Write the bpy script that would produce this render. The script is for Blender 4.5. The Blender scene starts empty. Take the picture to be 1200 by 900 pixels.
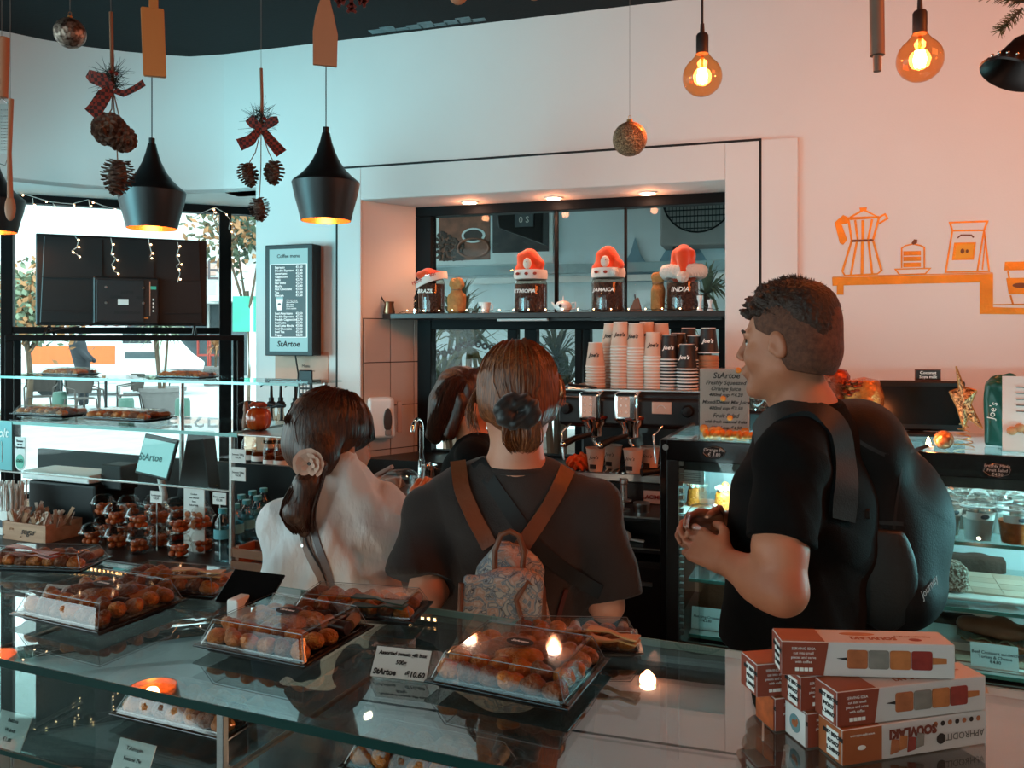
import bpy, bmesh, math, random
import numpy as np
from mathutils import Vector, Matrix, noise
from mathutils.bvhtree import BVHTree
random.seed(7)
SC = bpy.context.scene
C = SC.collection
PI = math.pi
R = math.radians
# ------------------------------------------------------------------ camera
F, HZ, CH = 950.0, 395.0, 1.60          # focal length and horizon for a 1200x900 frame, camera height
cam = bpy.data.cameras.new('camera')
cam.sensor_width = 36
cam.lens = 36 * F / 1200
cam.shift_y = (HZ - 450) / 1200
cam.clip_start = 0.02
camo = bpy.data.objects.new('camera', cam); C.objects.link(camo)
camo.location = (0, 0, CH); camo.rotation_euler = (PI / 2, 0, 0)
SC.camera = camo
# ------------------------------------------------------------------ world, lights, exposure
SC.view_settings.view_transform = 'Standard'
SC.view_settings.look = 'None'
SC.view_settings.exposure = 0.45
SC.view_settings.gamma = 1.0
SC.view_settings.use_curve_mapping = False
SC.cycles.max_bounces = 10
SC.cycles.transparent_max_bounces = 24
SC.cycles.glossy_bounces = 5
SC.cycles.diffuse_bounces = 4
SC.cycles.caustics_reflective = False
SC.cycles.caustics_refractive = False
SC.cycles.sample_clamp_indirect = 6
SC.cycles.use_denoising = True
def lin(h):
 h = h.lstrip('#')
 c = [int(h[i:i + 2], 16) / 255 for i in (0, 2, 4)]
 return tuple(x / 12.92 if x <= .04045 else ((x + .055) / 1.055) ** 2.4 for x in c)
W = bpy.data.worlds.new('sky'); SC.world = W; W.use_nodes = True
nt = W.node_tree; bg = nt.nodes['Background']
bg.inputs[0].default_value = (*lin('#d4f0f2'), 1)
bg.inputs[1].default_value = 4.2
def area(name, loc, target, sx, sy, power, col):
 l = bpy.data.lights.new(name, 'AREA'); l.shape = 'RECTANGLE'; l.size = sx; l.size_y = sy
 l.energy = power; l.color = lin(col)
 o = bpy.data.objects.new(name, l); C.objects.link(o); o.location = loc
 o.rotation_euler = (Vector(target) - Vector(loc)).to_track_quat('-Z', 'Y').to_euler()
 return o
def point(name, loc, power, col, r=.03):
 l = bpy.data.lights.new(name, 'POINT'); l.energy = power; l.color = lin(col); l.shadow_soft_size = r
 o = bpy.data.objects.new(name, l); C.objects.link(o); o.location = loc
 return o
def spot(name, loc, power, col, ang=110, r=.03):
 l = bpy.data.lights.new(name, 'SPOT'); l.energy = power; l.color = lin(col); l.shadow_soft_size = r
 l.spot_size = R(ang); l.spot_blend = .6
 o = bpy.data.objects.new(name, l); C.objects.link(o); o.location = loc
 return o
# daylight through the shop front behind and left of the camera
area('daylight_shop_front', (-3.6, 2.0, 1.75), (-1.15, 4.4, 2.6), 1.5, 1.1, 21, '#8fe8f6').data.spread = R(76)
area('daylight_entrance', (-3.6, -1.6, 1.9), (-.3, 2.0, 1.1), 2.4, 1.8, 20, '#b4e6ee')
# added warm fill, unseen, above the right side and behind the camera
area('warm_fill_right', (2.2, 1.3, 3.0), (1.4, 3.6, 1.8), 1.0, 1.0, 38, '#ff7a36')
area('warm_fill_behind', (.4, -.6, 3.05), (.3, 2.0, .8), 1.2, .8, 9, '#ffc09a')
def at(px, py, Y):
 return Vector(((px - 600) / F * Y, Y, CH - (py - HZ) / F * Y))
def atz(px, py, z):
 return at(px, py, (CH - z) * F / (py - HZ))
class Fr:
 """a vertical reference plane: origin o (xy), angle of its x axis"""
 def __init__(s, o, deg):
  s.o = Vector((o[0], o[1], 0)); s.a = R(deg)
  s.u = Vector((math.cos(s.a), math.sin(s.a), 0)); s.n = Vector((-math.sin(s.a), math.cos(s.a), 0))
 def w(s, x, y, z=0):
  return s.o + s.u * x + s.n * y + Vector((0, 0, z))
 def px(s, px, y=0):
  """local x where the vertical line of pixel column px meets the plane at local depth y"""
  t = (px - 600) / F
  p = s.o + s.n * y
  return (t * p.y - p.x) / (s.u.x - t * s.u.y)
 def pz(s, px, py, y=0):
  x = s.px(px, y); Y = s.w(x, y).y
  return CH - (py - HZ) / F * Y
 def loc(s, p):
  d = Vector((p[0], p[1], 0)) - s.o
  return d.dot(s.u), d.dot(s.n)
 def M(s, x=0, y=0, z=0):
  return Matrix.Translation(s.w(x, y, z)) @ Matrix.Rotation(s.a, 4, 'Z')
WB = Fr((0, 4.0), -17)        # back wall
CO = Fr((0, 0), -22)          # counters: y = distance v
WL = Fr((-1.59, 5.03), 22)    # shop window on the left
TVF = Fr((-2.41, 4.10), 24)
class MB:
 def __init__(s, T=None):
  s.v = []; s.f = []; s.m = []; s.mi = 0; s.T = T or Matrix()
 def add(s, vs, fs):
  o = len(s.v); T = s.T
  s.v += [tuple(T @ Vector(v)) for v in vs]
  s.f += [[i + o for i in f] for f in fs]; s.m += [s.mi] * len(fs)
  return s
 def box(s, x0, x1, y0, y1, z0, z1):
  return s.add([(x0, y0, z0), (x1, y0, z0), (x1, y1, z0), (x0, y1, z0), (x0, y0, z1), (x1, y0, z1), (x1, y1, z1), (x0, y1, z1)],
                     [(0, 3, 2, 1), (4, 5, 6, 7), (0, 1, 5, 4), (1, 2, 6, 5), (2, 3, 7, 6), (3, 0, 4, 7)])
 def cbox(s, c, sx, sy, sz):
  return s.box(c[0] - sx / 2, c[0] + sx / 2, c[1] - sy / 2, c[1] + sy / 2, c[2] - sz / 2, c[2] + sz / 2)
 def frus(s, x0, x1, y0, y1, z0, a0, a1, b0, b1, z1):
  return s.add([(x0, y0, z0), (x1, y0, z0), (x1, y1, z0), (x0, y1, z0), (a0, b0, z1), (a1, b0, z1), (a1, b1, z1), (a0, b1, z1)],
                     [(0, 3, 2, 1), (4, 5, 6, 7), (0, 1, 5, 4), (1, 2, 6, 5), (2, 3, 7, 6), (3, 0, 4, 7)])
 def tube(s, pts, r, n=6, closed=False, caps=True):
  pts = [Vector(p) for p in pts]
  if not isinstance(r, (list, tuple)): r = [r] * len(pts)
  k = len(pts); vs = []; fs = []; up = None
  for i, p in enumerate(pts):
   a = pts[i - 1] if (i > 0 or closed) else p; b = pts[(i + 1) % k] if (i < k - 1 or closed) else p
   d = (b - a)
   if d.length < 1e-9: d = Vector((0, 0, 1))
   d.normalize()
   if up is None:
    up = d.cross(Vector((0, 0, 1)))
    if up.length < .1: up = d.cross(Vector((1, 0, 0)))
   up = up - d * up.dot(d)
   if up.length < 1e-6: up = d.orthogonal()
   up.normalize(); w = d.cross(up)
   for j in range(n):
    t = 2 * PI * j / n
    vs.append(p + (up * math.cos(t) + w * math.sin(t)) * r[i])
  for i in range(k if closed else k - 1):
   for j in range(n):
    a = i * n; b = ((i + 1) % k) * n
    fs.append((a + j, a + (j + 1) % n, b + (j + 1) % n, b + j))
  if caps and not closed:
   fs.append(tuple(range(n - 1, -1, -1))); fs.append(tuple((k - 1) * n + j for j in range(n)))
  return s.add(vs, fs)
 def cyl(s, p0, p1, r0, r1=None, n=16):
  return s.tube([p0, p1], [r0, r0 if r1 is None else r1], n)
 def lathe(s, prof, n=24, c=(0, 0, 0), a0=0, a1=2 * PI, sx=1, sy=1):
  full = abs(a1 - a0 - 2 * PI) < 1e-6; m = n if full else n + 1; vs = []; fs = []
  for r, z in prof:
   for j in range(m):
    t = a0 + (a1 - a0) * j / n
    vs.append((c[0] + r * math.cos(t) * sx, c[1] + r * math.sin(t) * sy, c[2] + z))
  for i in range(len(prof) - 1):
   for j in range(n):
    q = (j + 1) % m
    fs.append((i * m + j, i * m + q, (i + 1) * m + q, (i + 1) * m + j))
  return s.add(vs, fs)
 def ell(s, c, r, n=12, m=8, rot=None):
  if not isinstance(r, (list, tuple)): r = (r, r, r)
  vs = []; fs = []
  for i in range(m + 1):
   ph = PI * i / m
   for j in range(n):
    t = 2 * PI * j / n
    p = Vector((math.sin(ph) * math.cos(t) * r[0], math.sin(ph) * math.sin(t) * r[1], math.cos(ph) * r[2]))
    if rot is not None: p = rot @ p
    vs.append(p + Vector(c))
  for i in range(m):
   for j in range(n):
    fs.append((i * n + j, (i + 1) * n + j, (i + 1) * n + (j + 1) % n, i * n + (j + 1) % n))
  return s.add(vs, fs)
 def prism(s, poly, a, b, axis='z'):
  k = len(poly)
  def P(q, h): return {'z': (q[0], q[1], h), 'y': (q[0], h, q[1]), 'x': (h, q[0], q[1])}[axis]
  vs = [P(q, a) for q in poly] + [P(q, b) for q in poly]
  fs = [tuple(range(k)), tuple(range(2 * k - 1, k - 1, -1))] + [(i, (i + 1) % k, k + (i + 1) % k, k + i) for i in range(k)]
  return s.add(vs, fs)
 def bar(s, p0, p1, w, d, up=(0, 0, 1)):
  """rectangular bar w wide, d thick (along up)"""
  p0 = Vector(p0); p1 = Vector(p1); t = (p1 - p0).normalized(); up = Vector(up)
  a = t.cross(up)
  if a.length < .01: a = t.cross(Vector((0, 1, 0)))
  a.normalize(); b = a.cross(t)
  vs = [p + a * x * w / 2 + b * y * d / 2 for p in (p0, p1) for x, y in ((-1, -1), (1, -1), (1, 1), (-1, 1))]
  return s.add(vs, [(0, 1, 2, 3), (7, 6, 5, 4), (0, 4, 5, 1), (1, 5, 6, 2), (2, 6, 7, 3), (3, 7, 4, 0)])
 def strip(s, L, Rr, th=None):
  """ribbon between two point lists, optionally thick downwards along the normal"""
  k = len(L); L = [Vector(p) for p in L]; Rr = [Vector(p) for p in Rr]
  if th is None:
   return s.add(L + Rr, [(i, i + 1, k + i + 1, k + i) for i in range(k - 1)])
  vs = []
  for i in range(k):
   t = L[min(i + 1, k - 1)] - L[max(i - 1, 0)]; nrm = t.cross(Rr[i] - L[i])
   nrm = nrm.normalized() * th if nrm.length > 1e-9 else Vector((0, 0, th))
   vs += [L[i], Rr[i], Rr[i] + nrm, L[i] + nrm]
  fs = [(0, 1, 2, 3), (4 * k - 1, 4 * k - 2, 4 * k - 3, 4 * k - 4)]
  for i in range(k - 1):
   a = 4 * i
   for j in range(4): fs.append((a + j, a + (j + 1) % 4, a + 4 + (j + 1) % 4, a + 4 + j))
  return s.add(vs, fs)
 def build(s, name, mats, parent=None, loc=None, rz=0, smooth=None, bevel=0, seg=2, sub=0, recalc=True):
  me = bpy.data.meshes.new(name); me.from_pydata(s.v, [], s.f)
  if not isinstance(mats, (list, tuple)): mats = [mats]
  for m in mats: me.materials.append(m)
  if len(mats) > 1: me.polygons.foreach_set('material_index', s.m)
  if recalc:
   bm = bmesh.new(); bm.from_mesh(me); bmesh.ops.recalc_face_normals(bm, faces=bm.faces); bm.to_mesh(me); bm.free()
  if smooth:
   me.polygons.foreach_set('use_smooth', [True] * len(me.polygons)); me.set_sharp_from_angle(angle=R(smooth))
  o = bpy.data.objects.new(name, me); C.objects.link(o)
  if parent is not None: o.parent = parent
  if loc is not None: o.location = loc
  if rz: o.rotation_euler.z = rz
  if bevel:
   b = o.modifiers.new('b', 'BEVEL'); b.width = bevel; b.segments = seg; b.limit_method = 'ANGLE'; b.angle_limit = R(40)
  if sub:
   b = o.modifiers.new('s', 'SUBSURF'); b.levels = sub; b.render_levels = sub
  return o
def tag(o, label, cat, group=None, kind=None):
 o['label'] = label; o['category'] = cat
 if group: o['group'] = group
 if kind: o['kind'] = kind
 return o
def thing(name, label, cat, loc=(0, 0, 0), rz=0, group=None):
 o = bpy.data.objects.new(name, None); C.objects.link(o); o.empty_display_size = .05
 o.location = loc; o.rotation_euler.z = rz
 return tag(o, label, cat, group)
def struct(o):
 o['kind'] = 'structure'; return o
def dup(root, loc, rz=0, label=None, group=None, scale=None):
 """copy a thing with copies of its parts and sub-parts"""
 r = root.copy(); C.objects.link(r); r.location = loc; r.rotation_euler.z = rz
 if label: r['label'] = label
 if group: r['group'] = group
 if scale: r.scale = scale
 for ch in KIDS(root):
  c = ch.copy(); C.objects.link(c); c.parent = r
  for g in KIDS(ch):
   d = g.copy(); C.objects.link(d); d.parent = c
 return r
def KIDS(root):
 return [o for o in bpy.data.objects if o.parent == root]
_M = {}
def mat(name, col, rough=.6, metal=0, var=.06, nscale=8, bump=0, bscale=60, spec=.5, emit=None, estr=0, alpha=None, coat=0, sheen=0, stretch=None, col2=None, trans=0, ior=1.45, contrast=None):
 if name in _M: return _M[name]
 m = bpy.data.materials.new(name); m.use_nodes = True; n = m.node_tree; b = n.nodes['Principled BSDF']
 c = lin(col) if isinstance(col, str) else col
 b.inputs['Roughness'].default_value = rough; b.inputs['Metallic'].default_value = metal
 b.inputs['Specular IOR Level'].default_value = spec; b.inputs['IOR'].default_value = ior
 b.inputs['Coat Weight'].default_value = coat; b.inputs['Sheen Weight'].default_value = sheen
 b.inputs['Transmission Weight'].default_value = trans
 tc = n.nodes.new('ShaderNodeTexCoord'); mp = n.nodes.new('ShaderNodeMapping'); n.links.new(tc.outputs['Object'], mp.inputs[0])
 if stretch: mp.inputs['Scale'].default_value = stretch
 nz = n.nodes.new('ShaderNodeTexNoise'); nz.inputs['Scale'].default_value = nscale; nz.inputs['Detail'].default_value = 4
 n.links.new(mp.outputs[0], nz.inputs['Vector'])
 rp = n.nodes.new('ShaderNodeValToRGB')
 c2 = lin(col2) if col2 else tuple(min(1, x * (1 + var)) for x in c)
 c1 = c if col2 else tuple(x * (1 - var) for x in c)
 rp.color_ramp.elements[0].color = (*c1, 1); rp.color_ramp.elements[1].color = (*c2, 1)
 lo, hi = contrast or (.3, .7)
 rp.color_ramp.elements[0].position = lo; rp.color_ramp.elements[1].position = hi
 n.links.new(nz.outputs[0], rp.inputs[0]); n.links.new(rp.outputs[0], b.inputs['Base Color'])
 if bump:
  bn = n.nodes.new('ShaderNodeTexNoise'); bn.inputs['Scale'].default_value = bscale; bn.inputs['Detail'].default_value = 3
  n.links.new(mp.outputs[0], bn.inputs['Vector'])
  bp = n.nodes.new('ShaderNodeBump'); bp.inputs['Strength'].default_value = bump; bp.inputs['Distance'].default_value = .01
  n.links.new(bn.outputs[0], bp.inputs['Height']); n.links.new(bp.outputs[0], b.inputs['Normal'])
 if emit:
  b.inputs['Emission Color'].default_value = (*lin(emit), 1); b.inputs['Emission Strength'].default_value = estr
 if alpha is not None: b.inputs['Alpha'].default_value = alpha
 _M[name] = m
 return m
def glass(name, tint='#ffffff', ior=1.45, rough=0.0, boost=0.0):
 """thin clear sheet: straight-through transparency with a Fresnel reflection"""
 if name in _M: return _M[name]
 m = bpy.data.materials.new(name); m.use_nodes = True; n = m.node_tree; n.nodes.clear()
 out = n.nodes.new('ShaderNodeOutputMaterial'); mx = n.nodes.new('ShaderNodeMixShader'); tr = n.nodes.new('ShaderNodeBsdfTransparent')
 gl = n.nodes.new('ShaderNodeBsdfGlossy'); fr = n.nodes.new('ShaderNodeLayerWeight'); pw = n.nodes.new('ShaderNodeMath'); ad = n.nodes.new('ShaderNodeMath')
 gl.inputs['Roughness'].default_value = rough
 tr.inputs[0].default_value = (*lin(tint), 1); fr.inputs[0].default_value = .5
 f0 = ((ior - 1) / (ior + 1)) ** 2 + boost          # Schlick: the same from either side of a thin sheet
 pw.operation = 'POWER'; pw.inputs[1].default_value = 5; n.links.new(fr.outputs['Facing'], pw.inputs[0])
 ad.operation = 'MULTIPLY_ADD'; ad.inputs[1].default_value = 1 - f0; ad.inputs[2].default_value = f0
 n.links.new(pw.outputs[0], ad.inputs[0]); n.links.new(ad.outputs[0], mx.inputs[0])
 n.links.new(tr.outputs[0], mx.inputs[1]); n.links.new(gl.outputs[0], mx.inputs[2]); n.links.new(mx.outputs[0], out.inputs[0])
 _M[name] = m
 return m
def emis(name, col, s):
 if name in _M: return _M[name]
 m = bpy.data.materials.new(name); m.use_nodes = True; n = m.node_tree; b = n.nodes['Principled BSDF']
 b.inputs['Base Color'].default_value = (0.02, .02, .02, 1)
 b.inputs['Emission Color'].default_value = (*lin(col), 1); b.inputs['Emission Strength'].default_value = s
 _M[name] = m
 return m
def wood(name, a, b_, scale=6, stretch=(1, 1, 8), rough=.5):
 if name in _M: return _M[name]
 m = mat(name, a, rough=rough, nscale=scale, stretch=stretch, col2=b_, bump=.08, bscale=scale * 3)
 return m
def text(s, size, m, parent, loc, rot=(PI / 2, 0, 0), align='CENTER', shear=0, ext=.0003, bold=0, name='lettering', space=1, line=1):
 cu = bpy.data.curves.new(name, 'FONT'); cu.body = s; cu.size = size; cu.align_x = align; cu.align_y = 'CENTER'
 cu.extrude = ext; cu.shear = shear; cu.offset = bold; cu.space_character = space; cu.space_line = line
 cu.resolution_u = 2
 tmp = bpy.data.objects.new(name + '_curve', cu); me = bpy.data.meshes.new_from_object(tmp); me.name = name
 bpy.data.objects.remove(tmp); bpy.data.curves.remove(cu)
 me.materials.clear(); me.materials.append(m)
 o = bpy.data.objects.new(name, me); C.objects.link(o); o.parent = parent; o.location = loc; o.rotation_euler = rot
 return o
# common materials
M_wall = mat('wall_paint', '#d6d4d0', rough=.75, var=.015, nscale=3, bump=.05, bscale=150)
M_ceil = mat('ceiling_black_paint', '#08090a', rough=.9, bump=.1)
M_black = mat('black_metal', '#121212', rough=.35, var=.15)
M_frame = mat('black_window_frame', '#0d0c0c', rough=.55, var=.1, spec=.12)
M_bplast = mat('black_plastic', '#0c0c0c', rough=.45, var=.1, spec=.35)
M_matte = mat('matt_black', '#0e0e0e', rough=.7, var=.2)
M_white = mat('white_plastic', '#e6e4e0', rough=.35, var=.02)
M_paper = mat('white_card', '#dedbd6', rough=.7, var=.03)
M_ink = mat('dark_ink', '#1c1a1a', rough=.7)
M_wink = mat('white_ink', '#e8e6e0', rough=.7)
M_steel = mat('brushed_steel', '#b0aca8', rough=.28, metal=1, var=.08, nscale=20, stretch=(1, 1, 12))
M_chrome = mat('chrome', '#e0dedc', rough=.08, metal=1, var=.04)
M_glass = glass('clear_glass', '#f2f8f7')
M_win = glass('window_glass', '#f2f8f8', ior=1.25)
M_pet = glass('clear_plastic', '#f4f2f0', ior=1.45, rough=.04, boost=.045)
M_gedge = mat('green_glass_edge', '#0b2f2b', rough=.3, var=.1, spec=.25)
M_gold = mat('gold_paint', '#d08a2c', rough=.35, metal=.55, bump=.3, bscale=90, var=.2)
M_brass = mat('gold_metal', '#c9935a', rough=.3, metal=1, var=.2, nscale=60)
# ================================================================== STRUCTURE
ZC = 3.165
b = MB(); b.box(-5.5, 5.5, -3.2, 6.4, -.06, 0)
struct(b.build('floor', mat('floor_tiles', '#4a4644', rough=.35, var=.1, nscale=3)))
b = MB(); b.box(-5.5, 5.5, -3.2, 6.4, ZC, ZC + .1)
ceil_o = struct(b.build('ceiling', M_ceil))
# a strip of lighter paint left on the ceiling by the wall
b = MB()
for i in range(9):
 s0 = WB.px(440 + i * 14.5); w_ = .05 + .02 * math.sin(i * 2.1)
 b.T = WB.M(); b.box(s0, s0 + .075, -.035 - w_, -.035 + .004 * math.sin(i * 5), ZC - .002, ZC)
b.build('paint_patch', mat('grey_primer', '#6f7f82', rough=.8, var=.2, nscale=30), ceil_o)
s300, s395, s425, s850, s935 = (WB.px(v) for v in (300, 397, 425, 850, 935))
ZN = 2.314
ZB = 2.40     # underside of the bulkhead over the shop window
b = MB(WB.M())
b.box(s300, s425, 0, .14, 0, ZB)
b.box(s850, 3.4, 0, .14, 0, ZB)
b.box(s425, s850, 0, .14, ZN + .002, ZB)
b.box(s425, s850, 0, .3, 0, .80)
b.box(WB.px(262), 3.4, 0, .14, ZB, ZC)
wall_back = struct(b.build('wall_back', M_wall))
# thin plate round the niche that stands proud of the wall, with the black groove
zt = 2.486; th = .022
b = MB(WB.M())
b.box(s395, s425, -th, 0, .0, zt); b.box(s850, s935, -th, 0, .0, zt); b.box(s425, s850, -th, 0, ZN, zt)
plate = b.build('panel', M_wall, wall_back, bevel=.004)
b = MB(WB.M()); g = .0055; s893 = WB.px(891)
b.box(s395 - .004, s893, -th - .001, -th + .002, zt - g, zt + g); b.box(s893 - g, s893 + g, -th - .001, -th + .002, 1.0, zt + g)
b.box(s395 - g, s395 + g, -th - .001, -th + .002, .9, zt + g)
struct(b.build('trim_1', M_matte))
# niche soffit, splayed left cheek
x490 = WB.px(489, .3)
b = MB(WB.M())
b.box(s425 - .05, s850 + .1, .0, .34, ZN, ZN + .03)
struct(b.build('niche_soffit', M_wall))
b = MB(WB.M())
b.prism([(s425, .0), (x490, .3), (x490 - .06, .34), (s425 - .12, .14)], .8, ZN)
cheek = struct(b.build('wall_niche_side', M_wall))
# glazed wall tiles on the splayed cheek: every tile its own piece
d = Vector((x490 - s425, .3, 0)); L = d.length; d.normalize(); ang = math.atan2(d.y, d.x)
Mt = WB.M() @ Matrix.Translation((s425, 0, 0)) @ Matrix.Rotation(ang, 4, 'Z')
M_tile = mat('beige_wall_tile', '#c9bbb0', rough=.25, var=.03)
struct(MB(Mt).box(0.002, L, -.003, .002, .8, 1.70).build('trim_2', mat('dark_grout', '#3a302c', rough=.9)))
tm = {}
cols = [(.004, L * .47), (L * .47 + .005, L - .032), (L - .027, L - .002)]
for ci, (a0, a1) in enumerate(cols):
 zz = 1.70
 while zz > .82:
  z0 = max(zz - .232, .8)
  key = (ci, round(zz - z0, 3))
  if key not in tm:
   tm[key] = MB().box(0, a1 - a0, -.010, -.002, 0, zz - z0 - .005)
   o = tm[key].build('tile', M_tile, cheek, bevel=.001, seg=1); tm[key] = o.data
  else:
   o = bpy.data.objects.new('tile', tm[key]); C.objects.link(o); o.parent = cheek
  o.matrix_local = Mt @ Matrix.Translation((a0, 0, z0))
  zz = z0
arc = [WB.w(WB.px(262), 0).to_2d(), (-1.80, 4.525), (-1.95, 4.495), (-2.12, 4.445), (-2.30, 4.37), (-2.47, 4.26), (-2.62, 4.13), (-2.80, 3.93), (-2.98, 3.68), (-3.12, 3.35), (-3.2, 2.9), (-3.22, 2.3), (-3.22, 1.2)]
arc = [Vector((p[0], p[1])) for p in arc]
L_ = [Vector((*p, ZB)) for p in arc]; R_ = [Vector((*p, ZC)) for p in arc]
b = MB(); b.strip(L_, R_)
o = b.build('wall_bulkhead', M_wall, smooth=60); struct(o)
poly = [tuple(p) for p in arc] + [(-5.4, 1.2), (-5.4, 3.6)] + [tuple(WL.w(-3.6, .1).to_2d()), tuple(WL.w(.12, .1).to_2d())]
poly += [tuple(WB.w(s300, .13).to_2d()), tuple(WB.w(s300, 0).to_2d())]
b = MB(); b.prism(poly, ZB, ZB + .02)
struct(b.build('bulkhead_soffit', M_wall))
b = MB(); b.box(3.9, 4.0, -3.2, 5, 0, ZC); struct(b.build('wall_right', M_wall))
b = MB(); b.box(-5.5, -5.4, -3.2, 4.0, 0, .7); b.box(-5.5, -5.4, -3.2, 4.0, 2.5, ZC); b.box(-5.5, -5.4, -3.2, -2.7, 0, ZC); struct(b.build('wall_left', M_wall))
b = MB(); b.box(-5.5, -3.4, -3.2, -3.1, 0, ZC); b.box(-1.8, 4, -3.2, -3.1, 0, ZC); b.box(-3.4, -1.8, -3.2, -3.1, 2.3, ZC); struct(b.build('wall_front', M_wall))
def wx(px, y=0): return WL.px(px, y)
w1 = thing('window_1', '', '', (0, 0, 0)); del w1['label']; del w1['category']; struct(w1)
MW = WL.M()
zs, zm0, zm1, ztp = .72, 1.625, 1.662, 2.352
b = MB(MW)
b.box(-3.7, .30, -.03, .05, ztp, ZB)                # head
b.build('window_frame', M_frame, w1, bevel=.004)
for x0, x1 in ((wx(2), wx(16)), (wx(257), wx(271)), (-2.6, -2.53)):
 MB(MW).box(x0, x1, -.035, .055, 0, ztp).build('post', M_frame, w1, bevel=.004)
MB(MW).box(wx(16), wx(257), -.03, .05, zm0 - .005, zm1 - .004).build('rail', M_frame, w1, bevel=.004)
MB(MW).box(-3.7, .30, -.03, .05, zs - .07, zs).build('sill', M_frame, w1, bevel=.004)
MB(MW).box(-3.7, .30, -.02, .04, 0, zs - .07).build('apron', mat('dark_panel', '#2a2827', rough=.6), w1)
for x0, x1, z0, z1 in ((wx(17), wx(257), zm1, ztp), (wx(17), wx(257), zs, zm0), (wx(271), .3, zs, ztp), (-2.5, wx(1), zs, ztp)):
 MB(MW).box(x0, x1, .005, .013, z0, z1).build('pane', M_win, w1)
w2 = thing('window_2', '', '', (0, 0, 0)); del w2['label']; del w2['category']; struct(w2)
MN = WB.M()
def nx(px, y=.3): return WB.px(px, y)
ztw = 2.262; zb2 = .98; zsh = 1.735
b = MB(MN)
b.box(x490 - .01, s850 + .1, .29, .37, ztw, ZN)
b.build('head_rail', M_frame, w2, bevel=.004)
MB(MN).box(x490 - .01, nx(506), .29, .37, .95, ztw).build('post', M_frame, w2, bevel=.004)
MB(MN).box(nx(506), s850 + .1, .29, .37, 1.64, 1.73).build('rail', M_frame, w2, bevel=.004)
MB(MN).box(nx(506), s850 + .1, .29, .37, .80, zb2).build('bottom_rail', M_frame, w2, bevel=.004)
for a_, c_ in ((595, 606), (615, 629), (674, 682), (684, 692), (786, 800), (842, 872)):
 MB(MN).box(nx(a_), nx(c_), .29, .36, zb2, 1.64).build('post', M_frame, w2, bevel=.003)
for a_, c_ in ((649, 653), (731, 734)):
 MB(MN).box(nx(a_), nx(c_), .31, .335, 1.73, ztw).build('mullion', M_frame, w2, bevel=.002)
for a_, c_, z0, z1 in ((506, 649, 1.73, ztw), (653, 731, 1.73, ztw), (734, 860, 1.73, ztw), (506, 595, zb2, 1.64), (606, 615, zb2, 1.64), (629, 674, zb2, 1.64), (692, 786, zb2, 1.64), (800, 842, zb2, 1.64)):
 MB(MN).box(nx(a_), nx(c_), .325, .331, z0, z1).build('pane', M_win, w2)
M_lamp = emis('downlight_glow', '#ffe9d2', 30)
dl = None
for i, px in enumerate((550.5, 649, 759)):
 yy = .20; p = WB.w(WB.px(px, yy), yy, ZN)
 lab = ['recessed round downlight in the niche ceiling above the coffee poster', 'recessed round downlight in the niche ceiling, middle of the three', 'recessed round downlight in the niche ceiling by the air conditioner unit'][i]
 if dl is None:
  dl = thing('downlight', lab, 'downlight', p, 0, 'downlights in the niche ceiling')
  MB().lathe([(.036, -.0005), (.046, -.0005), (.047, -.006), (.036, -.008)], 24).build('trim_ring', M_white, dl, smooth=40)
  MB().lathe([(.0, -.009), (.036, -.007)], 24).build('lamp_face', M_lamp, dl)
 else: dup(dl, p, 0, lab)
 spot('downlight_beam', p - Vector((0, 0, .02)), 9, '#ffa878', 150, .04); point('downlight_spill', p - Vector((0, .0, .05)), .8, '#ffa070', .02)
# ================================================================== OUTSIDE (left)
M_pave = mat('pale_paving', '#b4b6b6', rough=.8, var=.12, nscale=3)
b = MB(); b.box(-60, 20, 5.6, 70, -.12, -.05); b.box(-60, -5.6, -10, 5.6, -.12, -.05)
struct(b.build('street_ground', M_pave))
# far side of the street: pale buildings
GZ = -.05
def gp(px, py):            # ground point outside
 return atz(px, py, GZ)
M_fac = mat('white_facade', '#c9c9c6', rough=.8, var=.05)
M_shut = mat('grey_shopfront', '#4d585c', rough=.4, var=.3, nscale=1.5)
M_redp = mat('red_paint', '#a03a30', rough=.5)
M_pinkp = mat('pink_plaster', '#d0a79c', rough=.8)
M_ggreen = mat('green_panel', '#3fa58c', rough=.5)
def facade(label, x0, x1, Y, h, rows, mt=M_fac, letters=None):
 t = thing('building', label, 'building', (0, Y, GZ))
 MB().box(x0, x1, 0, 2, 3.2, h).build('wall', mt, t)
 MB().box(x0, x1, .6, 2, 0, 3.2).build('shop_front', M_shut, t)
 MB().box(x0, x1, -.9, .1, 3.1, 3.35).build('canopy', M_fac, t, bevel=.02)
 MB().box(x0, x1, -.06, .0, 4.4, 4.9).build('band', M_pinkp, t)
 n = int((x1 - x0) / 2.2)
 for i in range(n):
  xx = x0 + (i + .5) * (x1 - x0) / n
  MB().box(xx - .05, xx + .05, .5, .62, 0, 3.1).build('mullion', M_fac, t)
 for r in range(rows):
  for i in range(n):
   xx = x0 + (i + .5) * (x1 - x0) / n
   w = MB().box(xx - .5, xx + .5, -.05, .02, 6.2 + r * 3, 7.8 + r * 3).build('window', mat('far_window', '#7c8a90', rough=.2), t)
 return t
bA = facade('white building across the street with dark letters, behind the television', -29, -12.5, 36, 12, 0)
bB = facade('pale building across the street seen right of the television', -12.4, 4, 34, 11, 2)
bC = facade('pale building with an awning at the far left end of the street', -46, -29.2, 38, 13, 2)
p = at(252, 317, 33.5)
text('CHEESE', 1.15, mat('dark_letters', '#55484a', rough=.6), bB, (p.x - 1.92, -.1, p.z - GZ), bold=.0, shear=0)
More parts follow.
